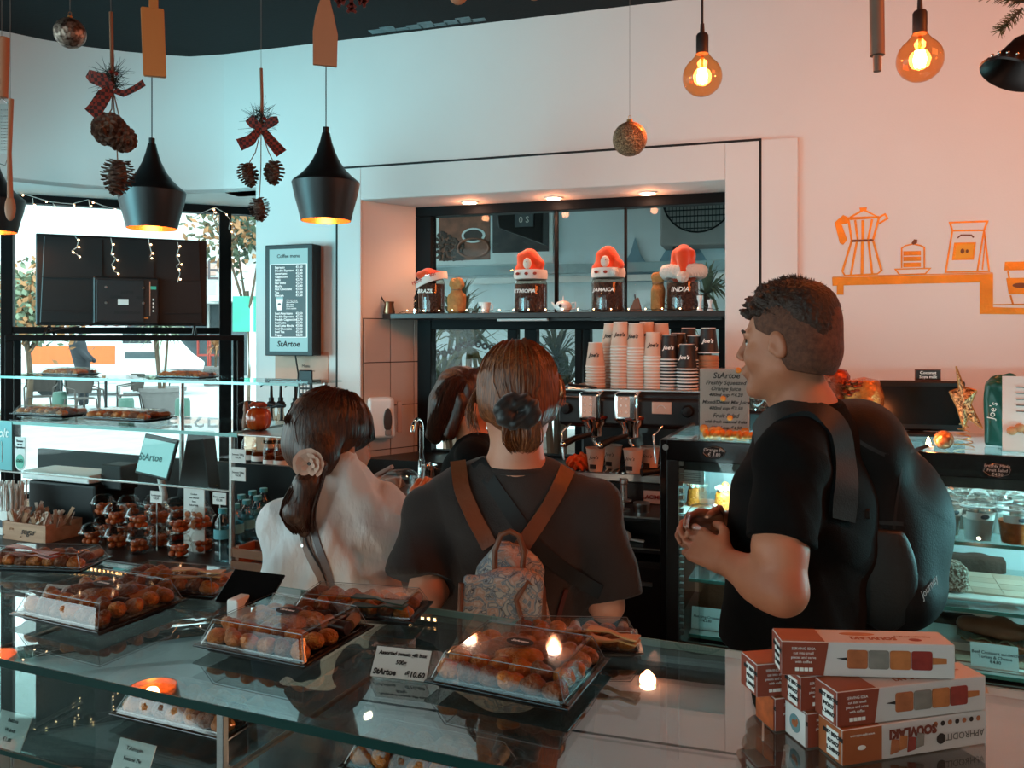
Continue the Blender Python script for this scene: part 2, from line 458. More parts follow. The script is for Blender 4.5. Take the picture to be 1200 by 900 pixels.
# awning with italic writing
aw = thing('awning', 'pale shop awning with slanting red writing across the street', 'awning', (at(40, 372, 30).x, 30, 0))
MB().prism([(0, 1.9), (0, 3.5), (1.6, 3.8), (1.6, 1.9 + 1.6)], -3.6, 3.4, 'x').build('canvas', mat('awning_canvas', '#b9b4b4', rough=.9), aw)
text('FE BAR - RESTAURANT', 1.0, mat('awning_red', '#6d2a2c', rough=.7), aw, (1.0, -.03, 2.3), shear=.3)
# street furniture
def chair_out(label, px, py, rz):
 p = gp(px, py); t = thing('terrace_chair', label, 'chair', p, rz, 'wicker armchairs on the terrace')
 m = mat('wicker', '#4c4440', rough=.8, bump=.3)
 MB().lathe([(.0, .44), (.24, .44), (.25, .42), (.0, .41)], 16).build('seat', m, t, smooth=30)
 b = MB(); b.lathe([(.25, .52), (.29, .70), (.30, .86), (.285, .87), (.27, .70), (.235, .52)], 14, a0=PI * .05, a1=PI * .95)
 b.build('backrest', m, t, smooth=40)
 for s in (-1, 1):
  MB().tube([(s * .24, -.22, 0), (s * .26, -.22, .62), (s * .28, .05, .66), (s * .27, .12, .70)], .017).build('armrest', m, t)
  MB().tube([(s * .20, .2, .43), (s * .24, .27, 0)], .016).build('leg', m, t)
  MB().tube([(s * .2, -.18, .43), (s * .24, -.22, 0)], .016).build('leg', m, t)
 return t
chair_out('wicker terrace chair with rounded back, right of the pale table', 152, 487, R(-60))
chair_out('wicker terrace chair turned sideways, seen in the middle of the window', 95, 492, R(60))
chair_out('dark wicker terrace chair beside the small tree', 48, 489, R(20))
chair_out('wicker terrace chair behind the table, half hidden', 108, 478, R(100))
for px, py, lab in ((124, 482, 'pale round terrace table between two wicker chairs'), (72, 480, 'pale terrace table near the small tree')):
 p = gp(px, py); t = thing('terrace_table', lab, 'table', p, 0, 'terrace tables')
 MB().cyl((0, 0, .72), (0, 0, .75), .42, n=24).build('tabletop', M_fac, t)
 MB().cyl((0, 0, 0.02), (0, 0, .72), .03).build('leg', M_black, t); MB().cyl((0, 0, 0), (0, 0, .03), .24, n=20).build('base', M_black, t)
M_leaf = mat('dusty_green_leaf', '#6f7a62', rough=.6, var=.3); M_leaf2 = mat('dark_leaf', '#39452f', rough=.6, var=.3)
M_dry = mat('dry_leaf', '#9a6a44', rough=.7, var=.3); M_bark = mat('bark', '#5b4a3c', rough=.9, var=.3)
def dracaena(lab, p, h, heads, n, ll, pot=None, lm=M_leaf, seed=1, cat='plant', name='dracaena_plant'):
 rnd = random.Random(seed); t = thing(name, lab, cat, p, 0)
 if pot: MB().lathe([(.0, 0), (pot * .7, 0), (pot, .45 * pot / .4), (pot * 1.08, .45 * pot / .4), (pot * 1.08, .52 * pot / .4), (pot * .95, .5 * pot / .4), (0, .46 * pot / .4)], 20).build('pot', mat('grey_pot', '#6c6664', rough=.7), t, smooth=40)
 z0 = .45 if pot else 0
 for k in range(heads):
  hx, hy = rnd.uniform(-.25, .25), rnd.uniform(-.1, .1); hz = h * rnd.uniform(.7, 1)
  MB().tube([(hx * .2, hy * .2, z0), (hx * .7, hy * .7, z0 + (hz - z0) * .6), (hx, hy, hz)], [.03, .025, .02]).build('stem', M_bark, t)
  b = MB()
  for i in range(n):
   a = rnd.uniform(0, 2 * PI); e = rnd.uniform(-.6, 1.3); l = ll * rnd.uniform(.7, 1.1)
   d = Vector((math.cos(a) * math.cos(e), math.sin(a) * math.cos(e), math.sin(e)))
   sd = d.cross(Vector((0, 0, 1))).normalized() * ll * .035; q = Vector((hx, hy, hz))
   m1 = q + d * l * .5 + Vector((0, 0, .02)); e1 = q + d * l - Vector((0, 0, l * .25))
   b.add([q - sd, q + sd, m1 + sd, m1 - sd, e1], [(0, 1, 2, 3), (3, 2, 4)])
  o = b.build('leaves', lm, t, recalc=False); o['kind'] = 'stuff'
 return t
dracaena('spiky potted dracaena on the terrace, right of the chairs', gp(190, 486), 2.3, 3, 60, .75, .45, seed=3)
dracaena('spiky potted plant on the far side of the terrace, right end of the window', gp(252, 452), 1.4, 2, 40, .6, .5, seed=5, lm=M_dry)
# small tree with pale trunk at the left
def small_tree(lab, p, h, r, n, lm, seed, ls=.09, name='small_tree'):
 rnd = random.Random(seed); t = thing(name, lab, 'tree', p)
 MB().tube([(0, 0, 0), (.05, 0, h * .25), (-.05, .05, h * .5)], [.07, .055, .04]).build('trunk', M_bark, t, smooth=60)
 for k in range(5):
  a = rnd.uniform(0, 6.28); MB().tube([(-.03, .03, h * .4), (r * .4 * math.cos(a), r * .4 * math.sin(a), h * .62), (r * .8 * math.cos(a), r * .8 * math.sin(a), h * .8)], [.03, .02, .01]).build('branch', M_bark, t)
 b = MB(); b2 = MB()
 for i in range(n):
  v = Vector((rnd.gauss(0, .45), rnd.gauss(0, .45), rnd.gauss(0, .3))) * r; q = v + Vector((0, 0, h * .72))
  d1 = Vector((rnd.uniform(-1, 1), rnd.uniform(-1, 1), rnd.uniform(-1, 1))).normalized() * ls; d2 = d1.orthogonal().normalized() * ls * .5
  (b if rnd.random() < .6 else b2).add([q - d1, q + d2, q + d1, q - d2], [(0, 1, 2, 3)])
 o = b.build('leaves', lm, t, recalc=False); o['kind'] = 'stuff'
 o = b2.build('dry_leaves', M_dry, t, recalc=False); o['kind'] = 'stuff'
 return t
small_tree('small tree with pale trunk and autumn leaves outside the left window post', gp(33, 490), 3.2, 1.1, 2600, M_leaf, 4)
small_tree('leafy hanging bough seen outside right of the window post', gp(292, 500), 5.0, 1.0, 900, M_leaf2, 9, name='street_tree')
# sign post, bollards, lamp post, van, red frames, planters
p = gp(296, 500); t = thing('sign_post', 'white street pole with a green and white sign, right of the window post', 'post', p)
MB().cyl((0, 0, 0), (0, 0, 4.0), .06, n=10).build('pole', M_white, t); MB().box(-.35, .45, -.05, .05, 1.75, 2.4).build('green_sign', M_ggreen, t); MB().box(-.1, .45, -.05, .05, 2.9, 3.6).build('white_sign', M_white, t)
for px, py, lab in ((148, 503, 'green bollard at the terrace below the middle chair'), (70, 492, 'green bollard beside the tree'), (214, 503, 'green bollard next to the dracaena pot')):
 p = gp(px, py); t = thing('bollard', lab, 'bollard', p, 0, 'bollards'); MB().lathe([(.13, 0), (.13, .5), (.11, .56), (0, .57)], 14).build('post', mat('bollard_green', '#3d5c50', rough=.5), t, smooth=40)
 MB().cyl((0, 0, .0), (0, 0, .04), .17, n=14).build('base', M_black, t)
p = gp(137, 462); t = thing('parked_van', 'white van with a red and orange side panel parked beyond the terrace', 'van', p, R(4))
b = MB(); b.prism([(-2.3, .35), (2.1, .35), (2.25, .9), (1.9, 1.15), (1.2, 1.9), (-2.3, 2.0)], -.85, .85, 'y'); b.build('body', mat('van_white', '#d8d8d8', rough=.3, coat=.5), t, bevel=.06)
MB().box(-2.0, .3, -.87, -.85, .9, 1.4).build('side_panel', mat('van_orange', '#d9662e', rough=.4), t)
MB().prism([(.5, 1.2), (1.5, 1.2), (1.1, 1.75), (.5, 1.78)], -.87, -.84, 'y').build('window', mat('van_glass', '#20282c', rough=.1), t)
for x in (-1.5, 1.4):
 MB().cyl((x, -.88, .34), (x, -.7, .34), .34, n=20).build('wheel', M_matte, t)
for px in (160, 178, 238, 252):
 p = gp(px, 444); t = thing('red_framed_stand', 'small red framed stand across the street, ' + {160: 'leftmost of the four', 178: 'left of the dracaena crown', 238: 'below the letters on the building', 252: 'rightmost of the four'}[px], 'stand', p, 0, 'red framed stands')
 m = M_redp
 for x in (-.2, .2): MB().box(x - .03, x + .03, -.05, .05, 0, 1.7).build('upright', m, t)
 for z in (.9, 1.65): MB().box(-.2, .2, -.04, .04, z, z + .08).build('crossbar', m, t)
t = thing('menu_stand', 'white menu board standing outside beyond the terrace', 'sign', gp(167, 478), 0)
MB().box(-.6, .6, -.03, .03, .5, 1.5).build('board', M_white, t, bevel=.01); MB().box(-.4, .4, -.035, -.03, 1.15, 1.3).build('print', M_shut, t)
for x in (-.5, .5): MB().box(x - .03, x + .03, -.03, .03, 0, .5).build('leg', M_white, t)
# white bench / low wall just outside the glass
t = thing('white_bench', 'long white slatted bench standing just outside the shop window', 'bench', (*at(95, 556, 7.2).to_2d(), GZ), R(22))
for i in range(3): MB().box(-1.0, 1.0, -.2 + i * .14, -.09 + i * .14, .40, .44).build('slat', M_white, t, bevel=.006)
for x in (-.8, .8): MB().box(x - .04, x + .04, -.18, .2, 0, .4).build('leg', M_black, t)
# ================================================================== OUTSIDE behind the niche (frame WB)
M_alley = mat('alley_wall_paint', '#dde8ea', rough=.75, var=.04, nscale=2)
b = MB(WB.M()); b.box(-2.6, 2.6, 2.3, 2.4, 1.30, 3.4)
struct(b.build('exterior_wall', M_alley))
b = MB(WB.M()); b.box(-2.8, 2.8, .45, 1.0, 3.1, 3.2); struct(b.build('alley_shade_canopy', M_wall))  # unseen canopy, set over the alley to shade its wall
def nat(px, py, y): return WB.px(px, y), y, WB.pz(px, py, y)
t = thing('coffee_poster', 'large poster of coffee beans and a cup of coffee outside the niche window', 'poster', WB.w(0, 2.27), WB.a)
x0, _, z1 = nat(505, 250, 2.27); x1, _, z0 = nat(648, 308, 2.27)
MB().box(x0, x1, -.01, .01, z0, z1).build('backing', M_white, t)
xa = nat(506, 300, 2.25)[0]; xb = nat(574, 300, 2.25)[0]; zp0 = nat(540, 305, 2.25)[2]
M_bean = mat('coffee_bean', '#4a2c1e', rough=.5, var=.4); M_tabl = mat('table_print', '#8a4f38', rough=.5, var=.35, nscale=14)
MB().box(xa + (xb - xa) * .12, xb, -.014, -.01, zp0, z1).build('print', M_tabl, t)
MB().box(xb + .02, x1 - .03, -.014, -.01, zp0 + .05, z1).build('print', mat('dark_print', '#3c2f2c', rough=.5, var=.5, nscale=9), t)
rnd = random.Random(2); b = MB()
for i in range(150):
 cx = xa + rnd.uniform(.07, .55) * (xb - xa); cz = zp0 + rnd.uniform(.02, .62) * (z1 - zp0) * (1.15 - (cx - xa) / (xb - xa))
 b.ell((cx, -.016, cz), (.016, .004, .011), 6, 4, Matrix.Rotation(rnd.uniform(0, 3), 3, 'Y'))
o = b.build('beans', M_bean, t); o['kind'] = 'stuff'
cx, cz = xa + .72 * (xb - xa), zp0 + .50 * (z1 - zp0)
MB().tube([(cx + .13 * math.cos(a), -.018, cz - .10 + .075 * math.sin(a)) for a in np.linspace(0, 6.2, 24)], .012, closed=True).build('saucer', M_tabl, t)
MB().prism([(cx + .10 * math.cos(a), cz + .06 * math.sin(a)) for a in np.linspace(0, 6.1, 20)], -.024, -.014, 'y').build('cup', M_white, t)
MB().prism([(cx + .08 * math.cos(a), cz + .045 * math.sin(a)) for a in np.linspace(0, 6.1, 20)], -.027, -.02, 'y').build('coffee', M_bean, t)
# folded dark parasol / hanging sign box
x0, _, z1 = nat(580, 252, 1.5); x1, _, z0 = nat(641, 284, 1.5)
t = thing('hanging_sign_box', 'dark tilted sign box hanging outside in front of the coffee poster', 'sign', WB.w(0, 1.5), WB.a)
b = MB(); b.prism([(x0, z1 + .25), (x1, z1 + .25), (x1 - .01, z0 - .02), (x0 + .05, z0 + .10)], -.08, .08, 'y'); b.build('box', M_bplast, t, bevel=.01)
MB().box(x0 + .17, x0 + .30, -.09, -.08, z0 + .1, z0 + .19).build('label', M_shut, t)
text('0 S', .06, M_wink, t, (x0 + .235, -.092, z0 + .145))
# AC unit
x0, _, z1 = nat(776, 240, 2.1); x1, _, z0 = nat(852, 288, 2.1)
t = thing('air_conditioner', 'grey air conditioner outdoor unit with round fan grille above the right jar', 'air conditioner', WB.w(0, 2.1), WB.a)
M_ac = mat('ac_grey', '#8a827e', rough=.5)
MB().box(x0, x1 + .25, -.12, .18, z0, z1 + .3).build('casing', M_ac, t, bevel=.012)
cxa = x0 + .26; cza = z0 + .33; rr = .235
MB().lathe([(rr, 0), (rr + .012, .006), (rr + .012, 0)], 32).build('fan_ring', M_bplast, t).matrix_local = Matrix.Translation((cxa, -.121, cza)) @ Matrix.Rotation(PI / 2, 4, 'X')
b = MB()
for k in range(11):
 z = cza - rr + (k + .5) * 2 * rr / 11; hw = math.sqrt(max(rr * rr - (z - cza) ** 2, 0)); b.box(cxa - hw, cxa + hw, -.13, -.123, z - .004, z + .004)
for k in range(19):
 x = cxa - rr + (k + .5) * 2 * rr / 19; hw = math.sqrt(max(rr * rr - (x - cxa) ** 2, 0)); b.box(x - .002, x + .002, -.128, -.122, cza - hw, cza + hw)
b.build('grille', M_bplast, t)
for x in (x0 + .1, x1): MB().bar((x, -.1, z0 - .02), (x, .2, z0 - .02), .03, .03).build('bracket', M_black, t)
# painted pale-blue shapes on the alley wall, boards, pipe
M_pblue = mat('pale_blue_paint', '#7fa0ad', rough=.7)
x = WB.px(744, 2.28); zb = WB.pz(744, 330, 2.28); zt_ = WB.pz(744, 278, 2.28)
b = MB(); prof = [(0, zt_), (.035, zt_ - .12), (.10, zt_ - .22), (.19, zt_ - .29), (.19, zb)]
b.prism([(x + a, z) for a, z in prof] + [(x - a, z) for a, z in prof[::-1][:-1]], 2.285, 2.298, 'y')
b.T = Matrix(); o = MB(); o.v = b.v; o.f = b.f; o.m = b.m
ob = o.build('wall_painting', M_pblue); ob.matrix_world = WB.M(); tag(ob, 'pale blue pointed arch painted on the alley wall between the jars', 'painting')
b = MB()
x = WB.px(800, 2.28); b.prism([(x + .2 * math.cos(a), WB.pz(800, 330, 2.28) + .3 * math.sin(a)) for a in np.linspace(0, PI, 12)], 2.287, 2.297, 'y')
ob = b.build('wall_painting', M_pblue); ob.matrix_world = WB.M(); tag(ob, 'rounded pale blue dome painted on the alley wall below the air conditioner', 'painting')
t = thing('wooden_rail', 'pale boarded rail along the alley wall behind the jars', 'rail', WB.w(0, 2.1), WB.a)
for k, (pa, pb) in enumerate(((311, 322), (325, 332))):
 MB().box(-1.6, 1.6, .0, .03, WB.pz(600, pb, 2.1), WB.pz(600, pa, 2.1)).build('board', mat('pale_board', '#9db2b4', rough=.7) if k == 0 else M_white, t, bevel=.003)
# plants, garlands and chairs just outside
P_ = lambda px, py, y: WB.w(*nat(px, py, y))
dracaena('tall dracaena with spiky leaves outside, left behind the niche window', WB.w(WB.px(541, 1.1), 1.1, GZ), 1.78, 3, 60, .42, .2, lm=mat('olive_leaf', '#5d6a50', rough=.6, var=.3), seed=11)
dracaena('dracaena outside behind the coffee machine', WB.w(WB.px(655, 1.0), 1.0, GZ), 1.7, 3, 60, .34, .2, lm=M_leaf2, seed=12)
dracaena('leafy plant outside at the top right of the niche window', WB.w(WB.px(835, 1.2), 1.2, GZ), 2.0, 2, 50, .3, .2, lm=M_leaf, seed=14)
m = mat('copper_disc', '#4a3a33', rough=.4, metal=.5)
for gi, (pa, pb, n_, lab) in enumerate((((505, 412), (592, 402), 12, 'dangling garland of dark discs outside, upper one left of the mullion'), ((530, 430), (592, 445), 11, 'dangling garland of dark discs outside, lower one above the barista'))):
 t = thing('disc_garland', lab, 'garland', WB.w(0, .6), WB.a, 'disc garlands outside')
 pts = []
 for i in range(n_):
  f = i / (n_ - 1); px = pa[0] + (pb[0] - pa[0]) * f; py = pa[1] + (pb[1] - pa[1]) * f + 4 * math.sin(f * 9)
  x, _, z = nat(px, py, .6); pts.append((x, 0, z))
  o = MB().lathe([(.008, 0), (.021, .002), (.021, -.002), (.008, 0)], 12).build('disc', m, t); o.matrix_local = Matrix.Translation((x, 0, z)) @ Matrix.Rotation(PI / 2 + .3 * math.sin(i), 4, 'X')
 MB().tube(pts, .002, 4).build('string', M_black, t)
def wood_chair(lab, p, rz, m):
 t = thing('slatted_chair', lab, 'chair', p, rz, 'slatted chairs outside the niche window')
 MB().box(-.2, .2, -.2, .2, .44, .47).build('seat', m, t, bevel=.008)
 for s in (-1, 1):
  MB().box(s * .19 - .02, s * .19 + .02, .17, .21, 0, .95).build('rear_post', m, t)
  MB().box(s * .19 - .02, s * .19 + .02, -.2, -.16, 0, .44).build('leg', m, t)
 for k in range(4): MB().box(-.13 + k * .08, -.10 + k * .08, .18, .20, .5, .9).build('slat', m, t)
 MB().box(-.19, .19, .175, .205, .88, .96).build('top_rail', m, t)
M_cream = mat('cream_wood', '#c9a794', rough=.6)
wood_chair('cream slatted chair outside behind the tap', WB.w(WB.px(512, 1.9), 1.9, GZ + .2), WB.a + .3, M_cream)
wood_chair('cream slatted chair outside behind the barista', WB.w(WB.px(553, 1.9), 1.9, GZ + .2), WB.a - 2.6, M_cream)
t = thing('outdoor_cabinet', 'pale panelled counter outside, left of the coffee machine', 'cabinet', WB.w(WB.px(655, 1.3), 1.3, GZ), WB.a)
MB().box(-.35, .35, 0, .5, 0, 1.0).build('body', M_white, t, bevel=.01)
for x in (-.17, .17): MB().box(x - .14, x + .14, -.02, 0, .3, .92).build('door', M_paper, t, bevel=.008)
struct(MB().box(-12, 14, 6.2, 6.25, -.05, .0).build('alley_kerb', M_pave))
# ================================================================== FRONT GLASS COUNTER (frame CO: x along, y away)
VF, VB, ZT = .872, 1.332, 1.10
def cu(px, v): return CO.px(px, v)
UL, UR = -2.4, 1.25
fc = thing('glass_counter', 'long glass topped display counter in the foreground holding boxes of sweets', 'counter', (0, 0, 0), CO.a)
M_ctop = glass('counter_glass', '#f2f4f2', ior=1.62, boost=.17)
b = MB(); b.box(UL, UR, VF, VB, ZT - .012, ZT - .0005)
# sides of the slab use green edge glass
b2 = MB(); b2.box(UL, UR, VF - .002, VF, ZT - .0125, ZT); 
fs = [b.f[0], b.f[1]]; b.f = fs; b.m = [0, 0]
b.build('glass_top', M_ctop, fc, recalc=False)
b2.build('glass_edge', M_gedge, fc)
MB().box(UL, UR, VB, VB + .002, ZT - .012, ZT + .0).build('rear_glass_edge', mat('pale_glass_edge', '#7fa39d', rough=.1, coat=.5), fc)
# seam between two panes of the top
pa, pb = CO.loc(atz(895, 766, ZT)), CO.loc(atz(894, 868, ZT))
MB().bar((pa[0], pa[1], ZT + .0005), (pb[0], pb[1], ZT + .0005), .0025, .001).build('pane_seam', mat('bright_acrylic_edge', '#cfc8c4', rough=.1, coat=1), fc)
M_inter = mat('case_interior', '#5b524e', rough=.45, var=.15, nscale=4)
MB().box(UL, UR, VF + .03, VB - .01, .60, .63).build('case_floor', M_inter, fc)
MB().box(UL, UR, VF + .05, VB, 0, .60).build('plinth', M_bplast, fc)
MB().box(UL, UR, VB - .006, VB, .63, ZT - .012).build('far_glass', M_glass, fc)
zsf = .885
MB().box(UL, UR, VF + .10, VB - .02, zsf - .008, zsf).build('shelf', M_glass, fc)
MB().box(UL, UR, VF + .098, VF + .10, zsf - .008, zsf).build('shelf_edge', M_gedge, fc)
for u in (cu(245, VF), cu(893, VF), cu(-160, VF)):
 MB().box(u - .006, u + .006, VF + .02, VF + .032, .63, ZT - .012).build('upright', M_steel, fc, bevel=.002)
 MB().tube([(u, VF + .03, ZT - .02), (u, VF + .03, ZT - .10), (u, VF + .045, ZT - .115), (u, VB - .03, ZT - .125)], .005, 6).build('bracket', M_steel, fc, smooth=60)
 MB().box(u + .04, u + .043, VF + .03, VB - .03, .63, ZT - .013).build('divider_glass', M_glass, fc)
MB().box(UL, UR, VF + .026, VF + .034, .86, .872).build('door_rail', M_steel, fc)
MB().box(UL, UR, VF + .026, VF + .030, .64, .86).build('sliding_glass', M_glass, fc)
# ================================================================== BLACK BACK COUNTER (customers stand in front of it)
V1, Z1 = 1.886, .90
bc = thing('black_counter', 'black worktop counter on the left with a warm light strip under its edge', 'counter', (0, 0, 0), CO.a)
u1 = cu(512, V1)
MB().box(-3.2, u1, V1, V1 + .62, Z1 - .030, Z1).build('worktop', mat('black_worktop', '#1b1614', rough=.35, var=.2), bc, bevel=.003)
MB().box(-3.2, u1, V1 + .03, V1 + .62, 0, Z1 - .030).build('body', mat('dark_grey_panel', '#2b2827', rough=.5), bc)
MB().box(-3.2, u1, V1 + .002, V1 + .014, Z1 - .046, Z1 - .030).build('light_channel', M_steel, bc)
b = MB()
M_led = emis('warm_led', '#ffb070', 18)
n = 0
u = -3.0
while u < u1 - .01:
 b.box(u, u + .007, V1 + .0005, V1 + .003, Z1 - .042, Z1 - .035); u += .018
o = b.build('led_dots', M_led, bc, recalc=False); o['kind'] = 'stuff'
# glass hood standing over the black counter
ux = cu(269, 1.99); zh = 1.303
hd = thing('glass_hood', 'glass display hood with steel post standing over the black counter', 'display case', CO.w(0, 0, Z1), CO.a)
z = lambda q: q - Z1
MB().box(-3.2, ux + .03, 1.99, 2.36, z(zh - .008), z(zh)).build('glass_top', M_glass, hd)
MB().box(-3.2, ux + .03, 1.988, 1.99, z(zh - .010), z(zh + .001)).build('top_edge', mat('aqua_glass_edge', '#5fa7a0', rough=.1, coat=.6), hd)
MB().box(-3.2, ux, 1.992, 1.998, z(1.125), z(zh - .01)).build('front_glass', M_glass, hd)
MB().box(-3.2, ux, 1.990, 1.999, z(1.122), z(1.126)).build('lower_edge', mat('pale_edge', '#b9b0aa', rough=.15, coat=.6), hd)
MB().box(-3.2, ux + .1, 2.20, 2.45, z(1.440), z(1.447)).build('upper_shelf', M_glass, hd)
MB().box(-3.2, ux + .1, 2.197, 2.20, z(1.439), z(1.448)).build('upper_shelf_edge', mat('aqua_glass_edge', '#5fa7a0'), hd)
MB().cyl((ux, 2.0, 0), (ux, 2.0, z(zh - .01)), .009, n=10).build('post', M_steel, hd, smooth=60)
MB().cyl((ux + .05, 2.42, 0), (ux + .05, 2.42, z(1.44)), .009, n=10).build('post', M_steel, hd, smooth=60)
MB().cyl((-2.35, 2.42, 0), (-2.35, 2.42, z(1.44)), .009, n=10).build('post', M_steel, hd, smooth=60)
MB().box(ux - .02, ux + .28, 1.99, 2.30, z(zh - .006), z(zh)).build('side_shelf', M_steel, hd, bevel=.002)
MB().cyl((ux + .27, 2.1, 0), (ux + .27, 2.1, z(zh - .006)), .006, n=8).build('side_post', M_steel, hd, smooth=60)
# black panel behind (under the hood)
MB().box(-3.2, ux - .0, 2.47, 2.49, 0, z(1.12)).build('back_panel', M_matte, hd)
# ================================================================== WALL COUNTER with sink and coffee machine (frame WB)
wc = thing('kitchen_worktop', 'dark worktop running along the back wall under the niche window', 'counter', WB.w(0, 0), WB.a)
xl = WB.px(250, -.5)
MB().box(s300 + .02, 1.1, -.60, -.03, .835, .87).build('worktop', mat('black_worktop2', '#1d1a19', rough=.35, var=.2), wc, bevel=.003)
MB().box(s425, s850, -.03, .29, .835, .97).build('niche_ledge', mat('black_worktop2', '#1d1a19'), wc)
for k in range(5):
 xx = -1.42 + k * .48
 MB().box(xx + .003, xx + .477, -.585, -.57, .46, .83).build('drawer_front', mat('black_cabinet', '#171616', rough=.45), wc, bevel=.003)
 MB().box(xx + .003, xx + .477, -.585, -.57, .10, .453).build('drawer_front', mat('black_cabinet', '#171616'), wc, bevel=.003)
 MB().bar((xx + .12, -.60, .80), (xx + .36, -.60, .80), .01, .012).build('handle', M_steel, wc)
MB().box(-1.43, .97, -.57, -.05, .08, .83).build('body', mat('black_cabinet', '#171616'), wc)
# ================================================================== RIGHT COLD DISPLAY CASE (frame CO)
VR = 2.396; ZD = 1.296
dc = thing('cold_display_case', 'black framed refrigerated glass display case lit inside, behind the man', 'display case', CO.w(0, 0), CO.a)
ul = cu(781, VR); ur = 1.9; D = .52
MB().box(ul, ur, VR, VR + .02, 1.235, ZD).build('fascia', mat('gloss_black', '#0f0f0f', rough=.15, coat=.3), dc, bevel=.002)
MB().box(ul, ur, VR + .02, VR + D, ZD - .008, ZD).build('glass_top', M_glass, dc)
MB().box(ul, ur, VR + .02, VR + .028, 1.205, 1.24).build('lamp_housing', M_black, dc)
MB().box(ul + .05, ur, VR + .03, VR + .05, 1.216, 1.222).build('light_tube', emis('cool_tube', '#c8fbff', 7), dc)
MB().box(ul + .05, ur, VR + D - .09, VR + D - .07, 1.216, 1.222).build('light_tube', emis('cool_tube', '#c8fbff', 7), dc)
MB().box(ul, ul + .035, VR, VR + .04, .35, 1.24).build('frame', M_black, dc, bevel=.003)
MB().box(ul - .02, ul, VR + .0, VR + D, .35, ZD).build('side_panel', mat('gloss_black', '#0f0f0f'), dc, bevel=.003)
MB().box(ul, ur, VR + D - .015, VR + D, .6, ZD - .01).build('rear_wall', mat('case_white', '#cfdcde', rough=.25), dc)
MB().box(ul + .035, ur, VR + .004, VR + .009, .70, 1.235).build('front_glass', M_glass, dc)
for uu in (cu(818, VR), ):
 MB().box(uu, uu + .004, VR + .01, VR + .20, .70, 1.22).build('divider_glass', M_glass, dc)
for zz in (1.06, .885, .72):
 MB().box(ul + .06, ur, VR + .03, VR + D - .03, zz - .008, zz).build('shelf', M_glass if zz > .75 else mat('case_base', '#8d8681', rough=.3), dc)
 MB().box(ul + .06, ur, VR + .028, VR + .03, zz - .009, zz + .001).build('shelf_edge', mat('aqua_glass_edge', '#5fa7a0'), dc)
MB().box(ul, ur, VR + .02, VR + D, 0, .70).build('base', mat('wood_slat_base', '#4f4640', rough=.5, var=.3, stretch=(1, 1, 14)), dc)
# perforated steel rack at the back left, ventilation louvres on the side
b = MB()
for i in range(7):
 for k in range(14):
  b.box(ul + .16 + i * .022, ul + .168 + i * .022, VR + D - .019, VR + D - .016, .75 + k * .034, .768 + k * .034)
b.build('perforated_strip', mat('dark_slots', '#20292b', rough=.5), dc)
b = MB()
for k in range(26): b.box(ul + .035, ul + .047, VR + .012, VR + .03, .72 + k * .02, .732 + k * .02)
b.build('louvre_strip', M_steel, dc)
point('case_light', CO.w(-.32, VR + .06, 1.19), 5, '#9ff2fa', .008)
point('case_light', CO.w(.75, VR + .05, 1.20), 11, '#9ff2fa', .008)
point('case_light', CO.w(1.15, VR + .05, 1.20), 11, '#9ff2fa', .008)
point('case_light', CO.w(.95, VR + .05, 1.03), 5, '#9ff2fa', .008)
